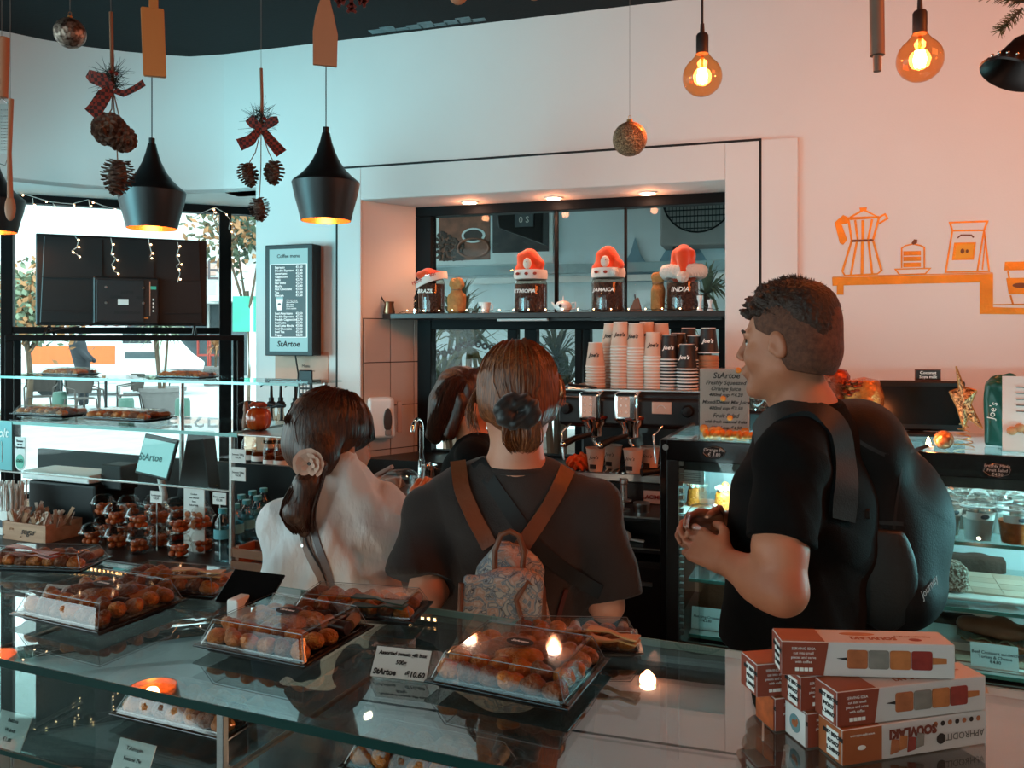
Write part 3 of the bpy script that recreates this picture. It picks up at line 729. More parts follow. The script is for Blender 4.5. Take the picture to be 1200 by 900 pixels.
# ================================================================== SIGNED-DISTANCE BODY BUILDER
import openvdb
class SDF:
 def __init__(s, lo, hi, vox):
  s.lo = np.array(lo, dtype=np.float32); s.vox = vox
  n = np.ceil((np.array(hi) - lo) / vox).astype(int) + 1; s.n = n
  s.a = np.full(tuple(n), 9.0, dtype=np.float32)
 def region(s, lo, hi):
  i0 = np.clip(((np.array(lo) - s.lo) / s.vox).astype(int), 0, s.n - 1)
  i1 = np.clip(((np.array(hi) - s.lo) / s.vox).astype(int) + 2, 1, s.n)
  sl = tuple(slice(a, b) for a, b in zip(i0, i1))
  g = [s.lo[k] + s.vox * np.arange(i0[k], i1[k], dtype=np.float32) for k in range(3)]
  return sl, g[0][:, None, None], g[1][None, :, None], g[2][None, None, :]
 def mix(s, sl, d, k, sub=False):
  a = s.a[sl]
  if sub:
   d = -d; h = np.clip(.5 + .5 * (d - a) / k, 0, 1) if k > 0 else None
   s.a[sl] = np.maximum(a, d) if k <= 0 else a * (1 - h) + d * h + k * h * (1 - h)
  else:
   if k <= 0: s.a[sl] = np.minimum(a, d); return
   h = np.clip(.5 + .5 * (a - d) / k, 0, 1)
   s.a[sl] = a * (1 - h) + d * h - k * h * (1 - h)
 def ell(s, c, r, k=.02, rot=None, sub=False):
  c = Vector(c); r = Vector(r); m = max(r) + k * 2 + .03
  sl, X, Y, Z = s.region(c - Vector((m,) * 3), c + Vector((m,) * 3))
  X = X - c.x; Y = Y - c.y; Z = Z - c.z
  if rot is not None:
   q = rot.transposed(); X, Y, Z = (q[i][0] * X + q[i][1] * Y + q[i][2] * Z for i in range(3))
  k0 = np.sqrt((X / r.x) ** 2 + (Y / r.y) ** 2 + (Z / r.z) ** 2)
  k1 = np.sqrt((X / r.x ** 2) ** 2 + (Y / r.y ** 2) ** 2 + (Z / r.z ** 2) ** 2)
  s.mix(sl, k0 * (k0 - 1) / np.maximum(k1, 1e-6), k, sub); return s
 def cone(s, a, b, ra, rb, k=.02, flat=False, sq=None, sub=False):
  """tapered capsule; sq=(axis vector, factor) flattens it along an axis"""
  a = Vector(a); b = Vector(b); m = max(ra, rb) * (1 if sq is None else max(1, sq[1])) + k * 2 + .03
  lo = [min(a[i], b[i]) - m for i in range(3)]; hi = [max(a[i], b[i]) + m for i in range(3)]
  sl, X, Y, Z = s.region(lo, hi)
  d = b - a; L2 = max(d.length_squared, 1e-9)
  t = ((X - a.x) * d.x + (Y - a.y) * d.y + (Z - a.z) * d.z) / L2; tc = np.clip(t, 0, 1)
  ex = X - (a.x + tc * d.x); ey = Y - (a.y + tc * d.y); ez = Z - (a.z + tc * d.z)
  q = ex * ex + ey * ey + ez * ez
  if sq is not None:
   v = Vector(sq[0]).normalized(); w = ex * v.x + ey * v.y + ez * v.z
   q = q - w * w + (w / sq[1]) ** 2
  dd = np.sqrt(q) - (ra + (rb - ra) * tc)
  if flat: dd = np.maximum(dd, (t - 1) * math.sqrt(L2))
  s.mix(sl, dd, k, sub); return s
 def rbox(s, c, h, r, k=.02, rot=None, sub=False):
  c = Vector(c); m = Vector(h).length + k * 2 + .03
  sl, X, Y, Z = s.region(c - Vector((m,) * 3), c + Vector((m,) * 3))
  X = X - c.x; Y = Y - c.y; Z = Z - c.z
  if rot is not None:
   q = rot.transposed(); X, Y, Z = (q[i][0] * X + q[i][1] * Y + q[i][2] * Z for i in range(3))
  qx = np.abs(X) - h[0] + r; qy = np.abs(Y) - h[1] + r; qz = np.abs(Z) - h[2] + r
  d = np.sqrt(np.maximum(qx, 0) ** 2 + np.maximum(qy, 0) ** 2 + np.maximum(qz, 0) ** 2) + np.minimum(np.maximum(np.maximum(qx, qy), qz), 0) - r
  s.mix(sl, d, k, sub); return s
 def cut(s, p, nrm):
  """remove everything on the +nrm side of the plane"""
  nrm = Vector(nrm).normalized(); sl, X, Y, Z = s.region(s.lo, s.lo + s.vox * s.n)
  s.a = np.maximum(s.a, (X - p[0]) * nrm.x + (Y - p[1]) * nrm.y + (Z - p[2]) * nrm.z).astype(np.float32); return s
 def mesh(s, name, m, parent, disp=None, relax=1):
  a = np.clip(s.a, -s.vox * 3, s.vox * 3).astype(np.float32)
  g = openvdb.FloatGrid(background=s.vox * 3); g.copyFromArray(a)
  v, tri, quad = g.convertToPolygons(isovalue=0.0, adaptivity=0.0)
  v = v * s.vox + s.lo
  me = bpy.data.meshes.new(name); me.from_pydata(v.tolist(), [], quad.tolist() + tri.tolist())
  if disp is not None:
   nr = np.empty(len(v) * 3, dtype=np.float32); me.vertices.foreach_get('normal', nr); nr = nr.reshape(-1, 3)
   v = v + nr * disp(v)[:, None]; me.vertices.foreach_set('co', v.astype(np.float32).ravel())
  me.polygons.foreach_set('use_smooth', [True] * len(me.polygons)); me.materials.append(m); me.update()
  o = bpy.data.objects.new(name, me); C.objects.link(o)
  if parent is not None: o.parent = parent; o.matrix_parent_inverse = parent.matrix_world.inverted() if False else Matrix.Translation(-Vector(parent.location))
  return o
def folds(dirs, amp, seed=0, sharp=True):
 """cloth folds: warped sine ridges running across given directions"""
 def f(v):
  x, y, z = v[:, 0], v[:, 1], v[:, 2]
  w1 = np.sin(x * 9 + y * 7 + seed) + np.sin(z * 8 - x * 5 + seed * 2.3); w2 = np.sin(y * 13 - z * 10 + seed * 1.7) + np.sin(x * 17 + z * 6)
  o = np.zeros(len(v))
  for (dx, dy, dz, fr, am, ph) in dirs:
   q = np.sin((x * dx + y * dy + z * dz) * fr + w1 * 1.1 + w2 * .5 + ph)
   if sharp: q = np.sign(q) * np.abs(q) ** .7
   mask = .5 + .5 * np.sin(x * 6 + z * 7 + ph * 3 + w2 * .8)
   o += am * q * mask
  return o * amp
 return f
def headM(c, yaw, pitch=0, roll=0, sc=1):
 """yaw: direction the face looks, degrees from +Y towards -X"""
 return Matrix.Translation(c) @ Matrix.Rotation(R(yaw), 4, 'Z') @ Matrix.Rotation(R(pitch), 4, 'X') @ Matrix.Rotation(R(roll), 4, 'Y') @ Matrix.Scale(sc, 4)
def head(S, M, k=.012, fem=False):
 r3 = M.to_3x3().normalized(); sc = M.to_scale().x
 def E(c, r, kk=k, sub=False, rx=None):
  S.ell(M @ Vector(c), Vector(r) * sc, kk, (r3 @ rx) if rx else r3, sub)
 def K(a, b_, ra, rb, kk=k, sub=False): S.cone(M @ Vector(a), M @ Vector(b_), ra * sc, rb * sc, kk, sub=sub)
 E((0, -.014, .038), (.076, .096, .082))
 E((0, .030, -.030), (.062, .058, .085), .03)
 for s in (-1, 1):
  K((s * .046, .0, -.055), (s * .012, .068, -.101), .020, .017, .03)
  E((s * .040, .060, -.028), (.024, .022, .024), .025)
  K((s * .012, .086, .026), (s * .046, .068, .024), .0105, .009, .014)
  E((s * .031, .094, .004), (.015, .012, .010), .012, True)
 E((0, .078, -.104), (.019, .015, .014), .02)
 K((0, .086, .020), (0, .110, -.022), .0075, .0105, .012)
 for s in (-1, 1): E((s * .010, .101, -.029), (.008, .009, .007), .008)
 E((0, .088, -.060), (.026, .013, .018), .015)
 E((0, .099, -.055), (.022, .008, .0052), .004); E((0, .097, -.066), (.018, .008, .0062), .004)
 for s in (-1, 1):
  t = Matrix.Rotation(R(-12), 3, 'X')
  E((s * .077, -.008, -.006), (.011, .019, .031), .008, False, t)
  E((s * .087, -.004, -.004), (.007, .011, .020), .005, True, t)
  E((s * .079, .008, -.012), (.006, .006, .009), .006)
def face_parts(M, par, iris='#4a3322', brow='#33241a'):
 M_eye = mat('eye_white', '#cfc8c0', rough=.2); out = []
 loc = Matrix.Translation(-Vector(par.location))
 for s in (-1, 1):
  b = MB(loc @ M); b.ell((s * .031, .0715, .004), .0122, 14, 10); b.mi = 1; b.ell((s * .031, .0812, .004), (.0055, .0032, .0055), 10, 6)
  b.build('eye', [M_eye, mat('iris' + iris[1:], iris, rough=.15)], par, smooth=60)
  b = MB(loc @ M); pts = [(s * .014, .093, .027), (s * .031, .090, .033), (s * .048, .076, .028)]
  b.tube(pts, [.003, .0038, .002], 6); b.build('eyebrow', mat('brow' + brow[1:], brow, rough=.8), par, smooth=60)
  b = MB(loc @ M); b.tube([(s * (.031 + .0135 * math.cos(a)), .083 - .005 * abs(math.cos(a)), .0045 + .0078 * math.sin(a)) for a in np.linspace(0.1, PI - .1, 7)], .0016, 5)
  b.build('eyelid', mat('brow' + brow[1:], brow), par, smooth=60)
def hand(S, wrist, palm_dir, palm_nrm, side, curl, sc=1, spread=.05, thumb=.5):
 """palm_dir: from wrist to knuckles; palm_nrm: out of the back of the hand; side: +1/-1 thumb side along dir x nrm; curl: list of 4 bend angles"""
 w = Vector(wrist); d = Vector(palm_dir).normalized(); n = Vector(palm_nrm); n = (n - d * n.dot(d)).normalized(); x = d.cross(n) * side
 S.cone(w, w + d * .03 * sc, .024 * sc, .030 * sc, .012, sq=(n, .62))
 for q in (-.6, -.2, .2, .6):
  S.cone(w + d * .02 * sc + x * q * .03 * sc, w + d * .083 * sc + x * q * .048 * sc, .014 * sc, .0115 * sc, .010)
 Ls = [(.040, .025, .020), (.045, .029, .021), (.041, .027, .020), (.032, .020, .017)]
 for i in range(4):
  q = (.72, .24, -.24, -.70)[i]
  p = w + d * (.088 - abs(q) * .008) * sc + x * q * .040 * sc; a = curl[i] * .8; dd = (d + x * q * spread).normalized()
  for j, l in enumerate(Ls[i]):
   v = dd * math.cos(a) - n * math.sin(a); e = p + v * l * sc
   S.cone(p, e, (.0088 - j * .0007) * sc, (.0082 - j * .0009) * sc, .003); p = e; a += curl[i]
 p = w + d * .022 * sc + x * .022 * sc; v = (d * .6 + x * .75 - n * thumb * .6).normalized(); e = p + v * .042 * sc
 S.cone(p, e, .014 * sc, .0105 * sc, .012)
 v2 = (d * .85 + x * .25 - n * thumb).normalized(); e2 = e + v2 * .030 * sc; S.cone(e, e2, .0102 * sc, .009 * sc, .004)
 v3 = (d * .95 - x * .05 - n * thumb * 1.1).normalized(); S.cone(e2, e2 + v3 * .024 * sc, .009 * sc, .0075 * sc, .004)
def hair_strands(name, m, par, guides, n, jitter, r=.0016, seed=0, npt=7, stuff=True):
 """guides: list of polylines; strands interpolate between neighbouring guides"""
 rnd = random.Random(seed); b = MB(Matrix.Translation(-Vector(par.location)))
 G = []
 for g in guides:
  g = [Vector(p) for p in g]; out = []
  for i in range(npt):
   t = i / (npt - 1) * (len(g) - 1); k = min(int(t), len(g) - 2); f = t - k
   p0 = g[max(k - 1, 0)]; p1 = g[k]; p2 = g[k + 1]; p3 = g[min(k + 2, len(g) - 1)]
   out.append(.5 * ((2 * p1) + (p2 - p0) * f + (2 * p0 - 5 * p1 + 4 * p2 - p3) * f * f + (3 * p1 - p0 - 3 * p2 + p3) * f ** 3))
  G.append(out)
 for i in range(n):
  t = rnd.uniform(0, len(G) - 1.001); k = int(t); f = t - k
  jj = Vector((rnd.gauss(0, 1), rnd.gauss(0, 1), rnd.gauss(0, 1))) * jitter; j2 = Vector((rnd.gauss(0, 1), rnd.gauss(0, 1), rnd.gauss(0, 1))) * jitter
  pts = [G[k][q].lerp(G[k + 1][q], f) + jj * (1 - q / npt) + j2 * (q / npt) for q in range(npt)]
  b.tube(pts, [r] * (npt - 1) + [r * .3], 3, caps=False)
 o = b.build(name, m, par, smooth=80, recalc=False)
 if stuff: o['kind'] = 'stuff'
 return o
def HE(H, a, z, cy, cz, rx, rz):
 s = math.sqrt(max(0, 1 - ((z - cz) / (rz * 1.03)) ** 2)) * 1.025; k = max(0, (.05 - z) * .25)
 return H(rx * s * math.sin(a), -cy - (.105 * s + k) * math.cos(a), z)
def bvh(*objs):
 vs = []; fs = []
 for o in objs:
  k = len(vs); M = Matrix.Translation(Vector(o.parent.location)) if o.parent else Matrix()
  M = M @ o.matrix_parent_inverse if o.parent else M
  vs += [M @ v.co for v in o.data.vertices]; fs += [[i + k for i in p.vertices] for p in o.data.polygons]
 return BVHTree.FromPolygons(vs, fs)
def lay_strap(name, m, par, tree, path, w, th, src=(0, 0, 1.6), lift=.004, n=22, Yfall=1.8):
 """strap laid over cloth: path points in picture columns/rows, dropped onto the garment, widths in metres"""
 src = Vector(src); pts = []
 P2 = [Vector((a, b_)) for a, b_ in path]; seg = [(P2[i + 1] - P2[i]).length for i in range(len(P2) - 1)]; tot = sum(seg)
 for i in range(n):
  t = tot * i / (n - 1); k = 0
  while k < len(seg) - 1 and t > seg[k]: t -= seg[k]; k += 1
  q = P2[k].lerp(P2[k + 1], t / seg[k]); d = Vector(((q.x - 600) / F, 1, -(q.y - HZ) / F)).normalized()
  h = tree.ray_cast(src, d); pts.append((h[0], h[1]) if h[0] is not None else None)
 for i in range(n):
  if pts[i] is None:
   j = min((j for j in range(n) if pts[j] is not None), key=lambda j: abs(j - i))
   q = i / (n - 1); t = tot * q; k = 0
   while k < len(seg) - 1 and t > seg[k]: t -= seg[k]; k += 1
   qq = P2[k].lerp(P2[k + 1], t / seg[k]); pts[i] = (at(qq.x, qq.y, pts[j][0].y), pts[j][1]) if pts[j] else (at(qq.x, qq.y, Yfall), Vector((0, -1, 0)))
 P = [p[0] for p in pts]; N = [p[1] for p in pts]
 for _ in range(3):
  P = [P[0]] + [(P[i - 1] + P[i] * 2 + P[i + 1]) / 4 for i in range(1, n - 1)] + [P[-1]]
  N = [N[0]] + [((N[i - 1] + N[i] * 2 + N[i + 1]) / 4).normalized() for i in range(1, n - 1)] + [N[-1]]
 Ls = []; Rs = []
 for i in range(n):
  t = (P[min(i + 1, n - 1)] - P[max(i - 1, 0)]).normalized(); sd = t.cross(N[i]).normalized() * w / 2; o = N[i] * lift
  Ls.append(P[i] - sd + o); Rs.append(P[i] + sd + o)
 b = MB(Matrix.Translation(-Vector(par.location))); b.strip(Ls, Rs, th)
 return b.build(name, m, par, smooth=50), P, N
def skin(name, col, col2):
 return mat(name, col, rough=.5, col2=col2, nscale=12, bump=.05, bscale=220)
def shirt_hem_and_rest(): pass
M_skinM = skin('skin_tan', '#a8684c', '#b97a5c'); M_skinW = skin('skin_fair', '#c08266', '#cd937a'); M_skinL = skin('skin_warm', '#b5714c', '#c5845f')
M_jean = mat('dark_trousers', '#16171a', rough=.8, bump=.3, bscale=200)
M_shoe = mat('black_shoe', '#151414', rough=.5)
def legs(S, hipc, hipw, zh, base, ang, k=.03, r=(.085, .058, .042)):
 c, s_ = math.cos(ang), math.sin(ang)
 for s in (-1, 1):
  hx = hipc[0] + s * hipw * c; hy = hipc[1] + s * hipw * s_; fx = base[0] + s * hipw * 1.1 * c; fy = base[1] + s * hipw * 1.1 * s_
  kn = ((hx + fx) / 2 - .02 * s_, (hy + fy) / 2 + .02 * c, zh * .52)
  S.cone((hx, hy, zh), kn, r[0], r[1], k); S.cone(kn, (fx, fy, .09), r[1], r[2], .02)
def shoes(par, base, hipw, ang):
 c, s_ = math.cos(ang), math.sin(ang); fd = Vector((-s_, c, 0))
 for s in (-1, 1):
  p = Vector((base[0] + s * hipw * 1.1 * c, base[1] + s * hipw * 1.1 * s_, 0)) - Vector(par.location)
  S = SDF(tuple(p + Vector((-.25, -.25, -.01))), tuple(p + Vector((.25, .25, .2))), .006)
  S.cone(p - fd * .05 + Vector((0, 0, .045)), p + fd * .16 + Vector((0, 0, .035)), .045, .04, .01); S.cone(p + Vector((0, 0, .05)), p + Vector((0, 0, .11)), .046, .048, .02); S.cut((0, 0, 0.004), (0, 0, -1))
  o = S.mesh('shoe', M_shoe, None); o.parent = par
# ------------------------------------------------------------------ WOMAN IN THE MIDDLE (back to the camera)
wm = thing('person', 'person with tied-back auburn hair in a dark grey t-shirt, back turned, wearing a floral backpack', 'person', (.02, 1.84, 0))
HM = headM((.012, 1.80, 1.462), 3, -8, 0, .96)
S = SDF((-.36, 1.50, 0), (.36, 2.20, 1.62), .0045)
head(S, HM)
S.cone((.012, 1.785, 1.43), (.008, 1.79, 1.29), .053, .056, .03); S.cone((.008, 1.80, 1.30), (.008, 1.82, 1.24), .062, .10, .04)
for s in (-1, 1): S.cone((s * .03, 1.81, 1.28), (s * .165, 1.81, 1.225), .045, .045, .03)
S.ell((.01, 1.83, 1.10), (.155, .095, .20), .04); S.ell((.01, 1.84, .90), (.165, .11, .14), .05)
S.cone((-.175, 1.81, 1.22), (-.185, 1.73, 1.045), .042, .036, .02); S.cone((-.185, 1.73, 1.045), (-.11, 1.93, 1.07), .038, .026, .015)
S.cone((.18, 1.81, 1.22), (.205, 1.76, 1.02), .042, .036, .02); S.cone((.205, 1.76, 1.02), (.12, 1.95, 1.06), .038, .026, .015)
hand(S, (-.11, 1.93, 1.07), (.6, .8, .1), (-.5, .4, .6), 1, [.5, .55, .6, .65], .9); hand(S, (.12, 1.95, 1.06), (-.6, .8, .1), (.5, .4, .6), -1, [.5, .55, .6, .65], .9)
legs(S, (.01, 1.84), .085, .88, (.02, 1.86), 0)
S.mesh('body', M_skinW, wm); face_parts(HM, wm, brow='#6a4028')
S = SDF((-.36, 1.5, .05), (.36, 2.2, 1.0), .008); S.ell((.01, 1.845, .90), (.178, .125, .12), .03); legs(S, (.01, 1.845), .085, .88, (.02, 1.86), 0, r=(.10, .075, .06)); S.cut((0, 0, .10), (0, 0, -1))
S.mesh('trousers', M_jean, wm, folds([(0, 0, 1, 60, .004, 0)], 1)); shoes(wm, (.02, 1.86), .085, 0)
# t-shirt
S = SDF((-.36, 1.52, .80), (.36, 2.1, 1.36), .0045)
S.cone((-.10, 1.81, 1.262), (.10, 1.81, 1.262), .048, .048, .03)
for s in (-1, 1): S.cone((s * .05, 1.805, 1.272), (s * .175, 1.81, 1.215), .050, .060, .04)
S.ell((.008, 1.82, 1.10), (.178, .125, .22), .06); S.ell((.01, 1.83, .93), (.172, .130, .20), .06)
S.cone((-.175, 1.81, 1.215), (-.198, 1.745, 1.085), .062, .066, .03, flat=True)
S.cone((.180, 1.81, 1.215), (.222, 1.765, 1.03), .064, .064, .03, flat=True)
S.cone((.008, 1.795, 1.27), (.008, 1.792, 1.312), .072, .066, .02, flat=True); S.ell((.008, 1.80, 1.40), (.056, .056, .092), .006, sub=True)
S.cut((0, 0, .84), (0, 0, -1))
M_tee = mat('washed_grey_cotton', '#2e2725', rough=.95, var=.12, nscale=9, bump=.25, bscale=380, sheen=.1)
tee = S.mesh('t_shirt', M_tee, wm, folds([(1, 0, .25, 38, .0065, .3), (.8, .2, -.5, 55, .0035, 1.2), (.3, 0, 1, 42, .003, 2.2)], 1.3, 1.3))
# collar band
b = MB(Matrix.Translation(-Vector(wm.location)))
b.tube([(.008 + .066 * math.cos(a), 1.793 + .064 * math.sin(a), 1.311) for a in np.linspace(0, 2 * PI, 32, endpoint=False)], .0075, 8, closed=True)
b.build('collar', M_tee, wm, smooth=60)
# hair
M_hairA = mat('auburn_hair', '#4a2411', rough=.45, col2='#9a5a30', nscale=5, stretch=(60, 60, 3), contrast=(.35, .75), bump=.35, bscale=3)
S = SDF((-.16, 1.58, 1.30), (.18, 1.96, 1.64), .004)
hr = HM.to_3x3().normalized(); H = lambda x, y, z: HM @ Vector((x, y, z))
S.ell(H(0, -.020, .045), (.088, .105, .085), .01, hr); S.ell(H(0, -.055, -.005), (.080, .065, .075), .02, hr); S.ell(H(0, -.085, -.03), (.045, .04, .04), .03, hr)
for s in (-1, 1): S.ell(H(s * .074, -.03, .0), (.018, .045, .05), .02, hr)
S.cut(H(0, .075, .03), tuple(hr @ Vector((0, 1, -.45))))
for s in (-1, 1): S.ell(H(s * .09, -.004, -.02), (.020, .026, .034), .006, hr, sub=True)
hair = S.mesh('hair', M_hairA, wm)
gd = []
for i in range(15):
 a = -2.4 + 4.8 * i / 14
 gd.append([HE(H, a, z_, .020, .045, .088, .085) for z_ in (.127, .105, .065, .012)] + [H(.03 * math.sin(a), -.128, -.032)])
hair_strands('hair_strands', M_hairA, wm, gd, 800, .0026, .0016, 2)
gd = [[H(.06 * s, .03, .07), H(.094 * s, -.02, .02), H((.10 + q) * s, -.04, -.03), H((.085 + q * 1.5) * s, -.07, -.075)] for s in (-1,) for q in (0, .008, .018)]
hair_strands('loose_strands', M_hairA, wm, gd, 26, .004, .001, 4)
gd = [[H(.0, .0, .09), H(.09, -.04, .05), H(.098, -.06, -.0), H(.088, -.09, -.02)]] * 2
hair_strands('loose_strands', M_hairA, wm, gd, 10, .004, .001, 6)
b = MB(Matrix.Translation(-Vector(wm.location))); b.tube([H(.080, -.03, .052), H(.093, -.055, .035), H(.0955, -.07, .010), H(.092, -.062, .0)], [.003, .004, .004, .003], 6)
b.build('hair_clip', mat('pale_gold_clip', '#c9a07a', rough=.3, metal=.7), wm, smooth=60)
# short ponytail and black scrunchie
gd = [[H(.02 * math.cos(a), -.12, -.035 + .015 * math.sin(a)), H(.034 * math.cos(a), -.135, -.06 + .008 * math.sin(a)), H(.038 * math.cos(a), -.120 + .01 * math.sin(a), -.095), H(.018 * math.cos(a), -.10 + .01 * math.sin(a), -.118)] for a in np.linspace(0, 2 * PI, 10)]
hair_strands('ponytail', M_hairA, wm, gd, 260, .004, .0016, 8)
S = SDF(tuple(H(0, -.13, -.03) - Vector((.09,) * 3)), tuple(H(0, -.13, -.03) + Vector((.09,) * 3)), .003)
for i in range(11):
 a = i / 11 * 2 * PI; S.ell(H(-.008 + .032 * math.cos(a), -.130, -.035 + .022 * math.sin(a)), (.019, .022, .020), .004, Matrix.Rotation(a, 3, 'Y'))
S.ell(H(-.008, -.118, -.035), (.03, .02, .025), .01)
S.mesh('scrunchie', mat('black_satin', '#08080a', rough=.45, sheen=.3), wm, folds([(1, 0, 1, 130, .0028, 0), (-1, 0, 1, 170, .002, 1)], 1))
# black crossbody strap
T = bvh(tee)
lay_strap('crossbody_strap', mat('black_webbing', '#0a0a0b', rough=.7), wm, T, [(560, 541), (590, 585), (625, 640), (665, 672), (705, 694)], .032, .003)
# floral backpack: an object she wears (top-level)
bp = thing('floral_backpack', 'small floral canvas backpack with brown leather straps worn by the person in the grey t-shirt', 'backpack', (.0, 1.66, .98))
M_lea = mat('brown_leather', '#6b3b22', rough=.45, var=.2, nscale=14, bump=.15, bscale=90)
M_flor = bpy.data.materials.new('floral_canvas'); M_flor.use_nodes = True
_n = M_flor.node_tree; _b = _n.nodes['Principled BSDF']; _b.inputs['Roughness'].default_value = .85
_tc = _n.nodes.new('ShaderNodeTexCoord'); _no = _n.nodes.new('ShaderNodeTexNoise'); _no.inputs['Scale'].default_value = 34; _no.inputs['Distortion'].default_value = 1.6
_n.links.new(_tc.outputs['Object'], _no.inputs['Vector']); _r = _n.nodes.new('ShaderNodeValToRGB'); _r.color_ramp.elements.remove(_r.color_ramp.elements[1])
for pos, c in ((0, '#a8a098'), (.40, '#a8a098'), (.43, '#3c3a40'), (.455, '#8f959c'), (.50, '#5d6670'), (.53, '#a8a098'), (.58, '#a47e70'), (.66, '#b8a69a')):
 e = _r.color_ramp.elements.new(pos) if pos else _r.color_ramp.elements[0]; e.color = (*lin(c), 1)
_n.links.new(_no.outputs[0], _r.inputs[0]); _n.links.new(_r.outputs[0], _b.inputs['Base Color'])
# bag body
S = SDF((-.17, 1.50, .85), (.16, 1.76, 1.22), .004)
S.cone((-.005, 1.655, 1.115), (-.01, 1.645, .95), .066, .112, .02, sq=((0, 1, 0), .55)); S.ell((-.015, 1.645, .93), (.132, .052, .06), .03)
S.ell((.0, 1.65, 1.12), (.06, .035, .03), .02)
S.mesh('bag_body', M_flor, bp, folds([(1, 0, .5, 60, .004, 0), (0, 0, 1, 70, .002, 1)], 1))
# flap
def flapshape(x0, x1, z0, z1, y, th):
 Sf = SDF((x0 - .03, y - .06, z0 - .03), (x1 + .03, y + .08, z1 + .03), .0035)
 Sf.rbox(((x0 + x1) / 2, y, (z0 + z1) / 2 + .01), ((x1 - x0) / 2, th, (z1 - z0) / 2), .004, .0); return Sf
S = SDF((-.15, 1.55, .92), (.11, 1.70, 1.18), .0035)
S.rbox((-.022, 1.588, 1.045), (.079, .009, .085), .009, .0, Matrix.Rotation(R(4), 3, 'Y')); S.ell((-.024, 1.588, .985), (.074, .009, .055), .02); S.ell((0, 1.60, 1.125), (.055, .03, .02), .02)
S.mesh('flap', M_flor, bp)
b = MB(Matrix.Translation(-Vector(bp.location)))
b.tube([(-.099, 1.582, 1.12), (-.103, 1.578, 1.03), (-.096, 1.578, .975), (-.06, 1.578, .938), (-.01, 1.578, .930), (.02, 1.578, .945), (.035, 1.578, .985), (.022, 1.576, 1.04), (.008, 1.572, 1.09), (.03, 1.575, 1.125), (.052, 1.585, 1.11)], .0052, 8)
b.build('flap_binding', M_lea, bp, smooth=60)
b = MB(Matrix.Translation(-Vector(bp.location)))
b.prism([(-.028, 1.005), (.022, 1.01), (.018, .985), (.004, .96), (.0, .938), (-.022, .936), (-.018, .965), (-.03, .985)], 1.572, 1.579, 'y'); b.build('leather_tab', M_lea, bp, bevel=.002)
for x, z in ((-.018, .993), (.010, .992), (-.003, .978)): MB(Matrix.Translation(-Vector(bp.location))).ell((x, 1.571, z), .0035, 8, 6).build('stud', M_chrome, bp, smooth=60)
b = MB(Matrix.Translation(-Vector(bp.location)))
b.tube([(-.012 - .022, 1.61, 1.13), (-.034, 1.612, 1.175), (-.022, 1.612, 1.207), (-.004, 1.612, 1.214), (.014, 1.612, 1.205), (.024, 1.612, 1.175), (.020, 1.61, 1.13)], .0058, 8)
b.build('top_handle', M_lea, bp, smooth=60)
S = SDF((-.02, 1.55, .98), (.10, 1.70, 1.15), .0035)
S.cone((.045, 1.597, 1.10), (.058, 1.60, 1.05), .022, .012, .01, sq=((0, 1, 0), .6)); S.mesh('leather_side', M_lea, bp)
for nm, path in (('shoulder_strap', [(537, 543), (541, 575), (556, 610), (574, 640)]), ('shoulder_strap', [(664, 551), (650, 580), (630, 612), (610, 642)])):
 lay_strap(nm, M_lea, bp, T, path, .034, .004, lift=.007)
lay_strap('lower_strap', mat('red_brown_webbing', '#4a2220', rough=.7), bp, T, [(662, 690), (655, 712), (650, 740)], .012, .003, lift=.006, n=8)
wl = thing('person', 'person with brown ponytail and flower scrunchie in a white crinkled shirt, leaning forward', 'person', (-.43, 1.88, 0))
HL = headM((-.433, 1.915, 1.352), -46, -14, 4, .95)
S = SDF((-.66, 1.55, 0), (-.08, 2.25, 1.52), .0045)
head(S, HL)
S.cone((-.435, 1.90, 1.34), (-.42, 1.88, 1.24), .050, .055, .03)
for q in ((-.53, 1.87, 1.165), (-.305, 1.93, 1.19)): S.cone((-.42, 1.89, 1.23), q, .05, .045, .03)
S.ell((-.43, 1.89, 1.06), (.15, .10, .19), .04); S.ell((-.43, 1.87, .88), (.16, .11, .13), .05)
S.cone((-.53, 1.87, 1.165), (-.55, 1.94, .98), .04, .035, .02); S.cone((-.55, 1.94, .98), (-.47, 2.04, 1.0), .036, .026, .015)
S.cone((-.305, 1.93, 1.19), (-.24, 2.02, 1.05), .04, .035, .02); S.cone((-.24, 2.02, 1.05), (-.245, 2.02, 1.145), .035, .025, .015)
hand(S, (-.47, 2.04, 1.0), (.7, .6, .1), (-.4, .3, .7), 1, [.6, .6, .65, .7], .88)
hand(S, (-.245, 2.02, 1.14), (.12, .25, 1), (-.4, -.85, .2), -1, [.85, .9, .95, .95], .9, thumb=.8)
legs(S, (-.43, 1.87), .08, .86, (-.44, 1.86), -.2)
bodyL = S.mesh('body', M_skinL, wl); face_parts(HL, wl)
S = SDF((-.7, 1.6, .05), (-.15, 2.15, 1.0), .008); S.ell((-.43, 1.87, .88), (.17, .12, .12), .03); legs(S, (-.43, 1.87), .08, .86, (-.44, 1.86), -.2, r=(.10, .075, .06)); S.cut((0, 0, .10), (0, 0, -1))
S.mesh('trousers', mat('blue_jeans', '#2f3a48', rough=.85, bump=.2), wl); shoes(wl, (-.44, 1.86), .08, -.2)
S = SDF((-.70, 1.64, .78), (-.14, 2.18, 1.36), .004)
S.cone((-.42, 1.90, 1.245), (-.525, 1.87, 1.17), .055, .052, .03); S.cone((-.42, 1.90, 1.25), (-.31, 1.925, 1.20), .058, .056, .03)
S.ell((-.432, 1.885, 1.06), (.155, .118, .20), .05); S.cone((-.425, 1.86, 1.02), (-.42, 1.86, .84), .135, .155, .05, flat=True, sq=((0, 1, 0), .72))
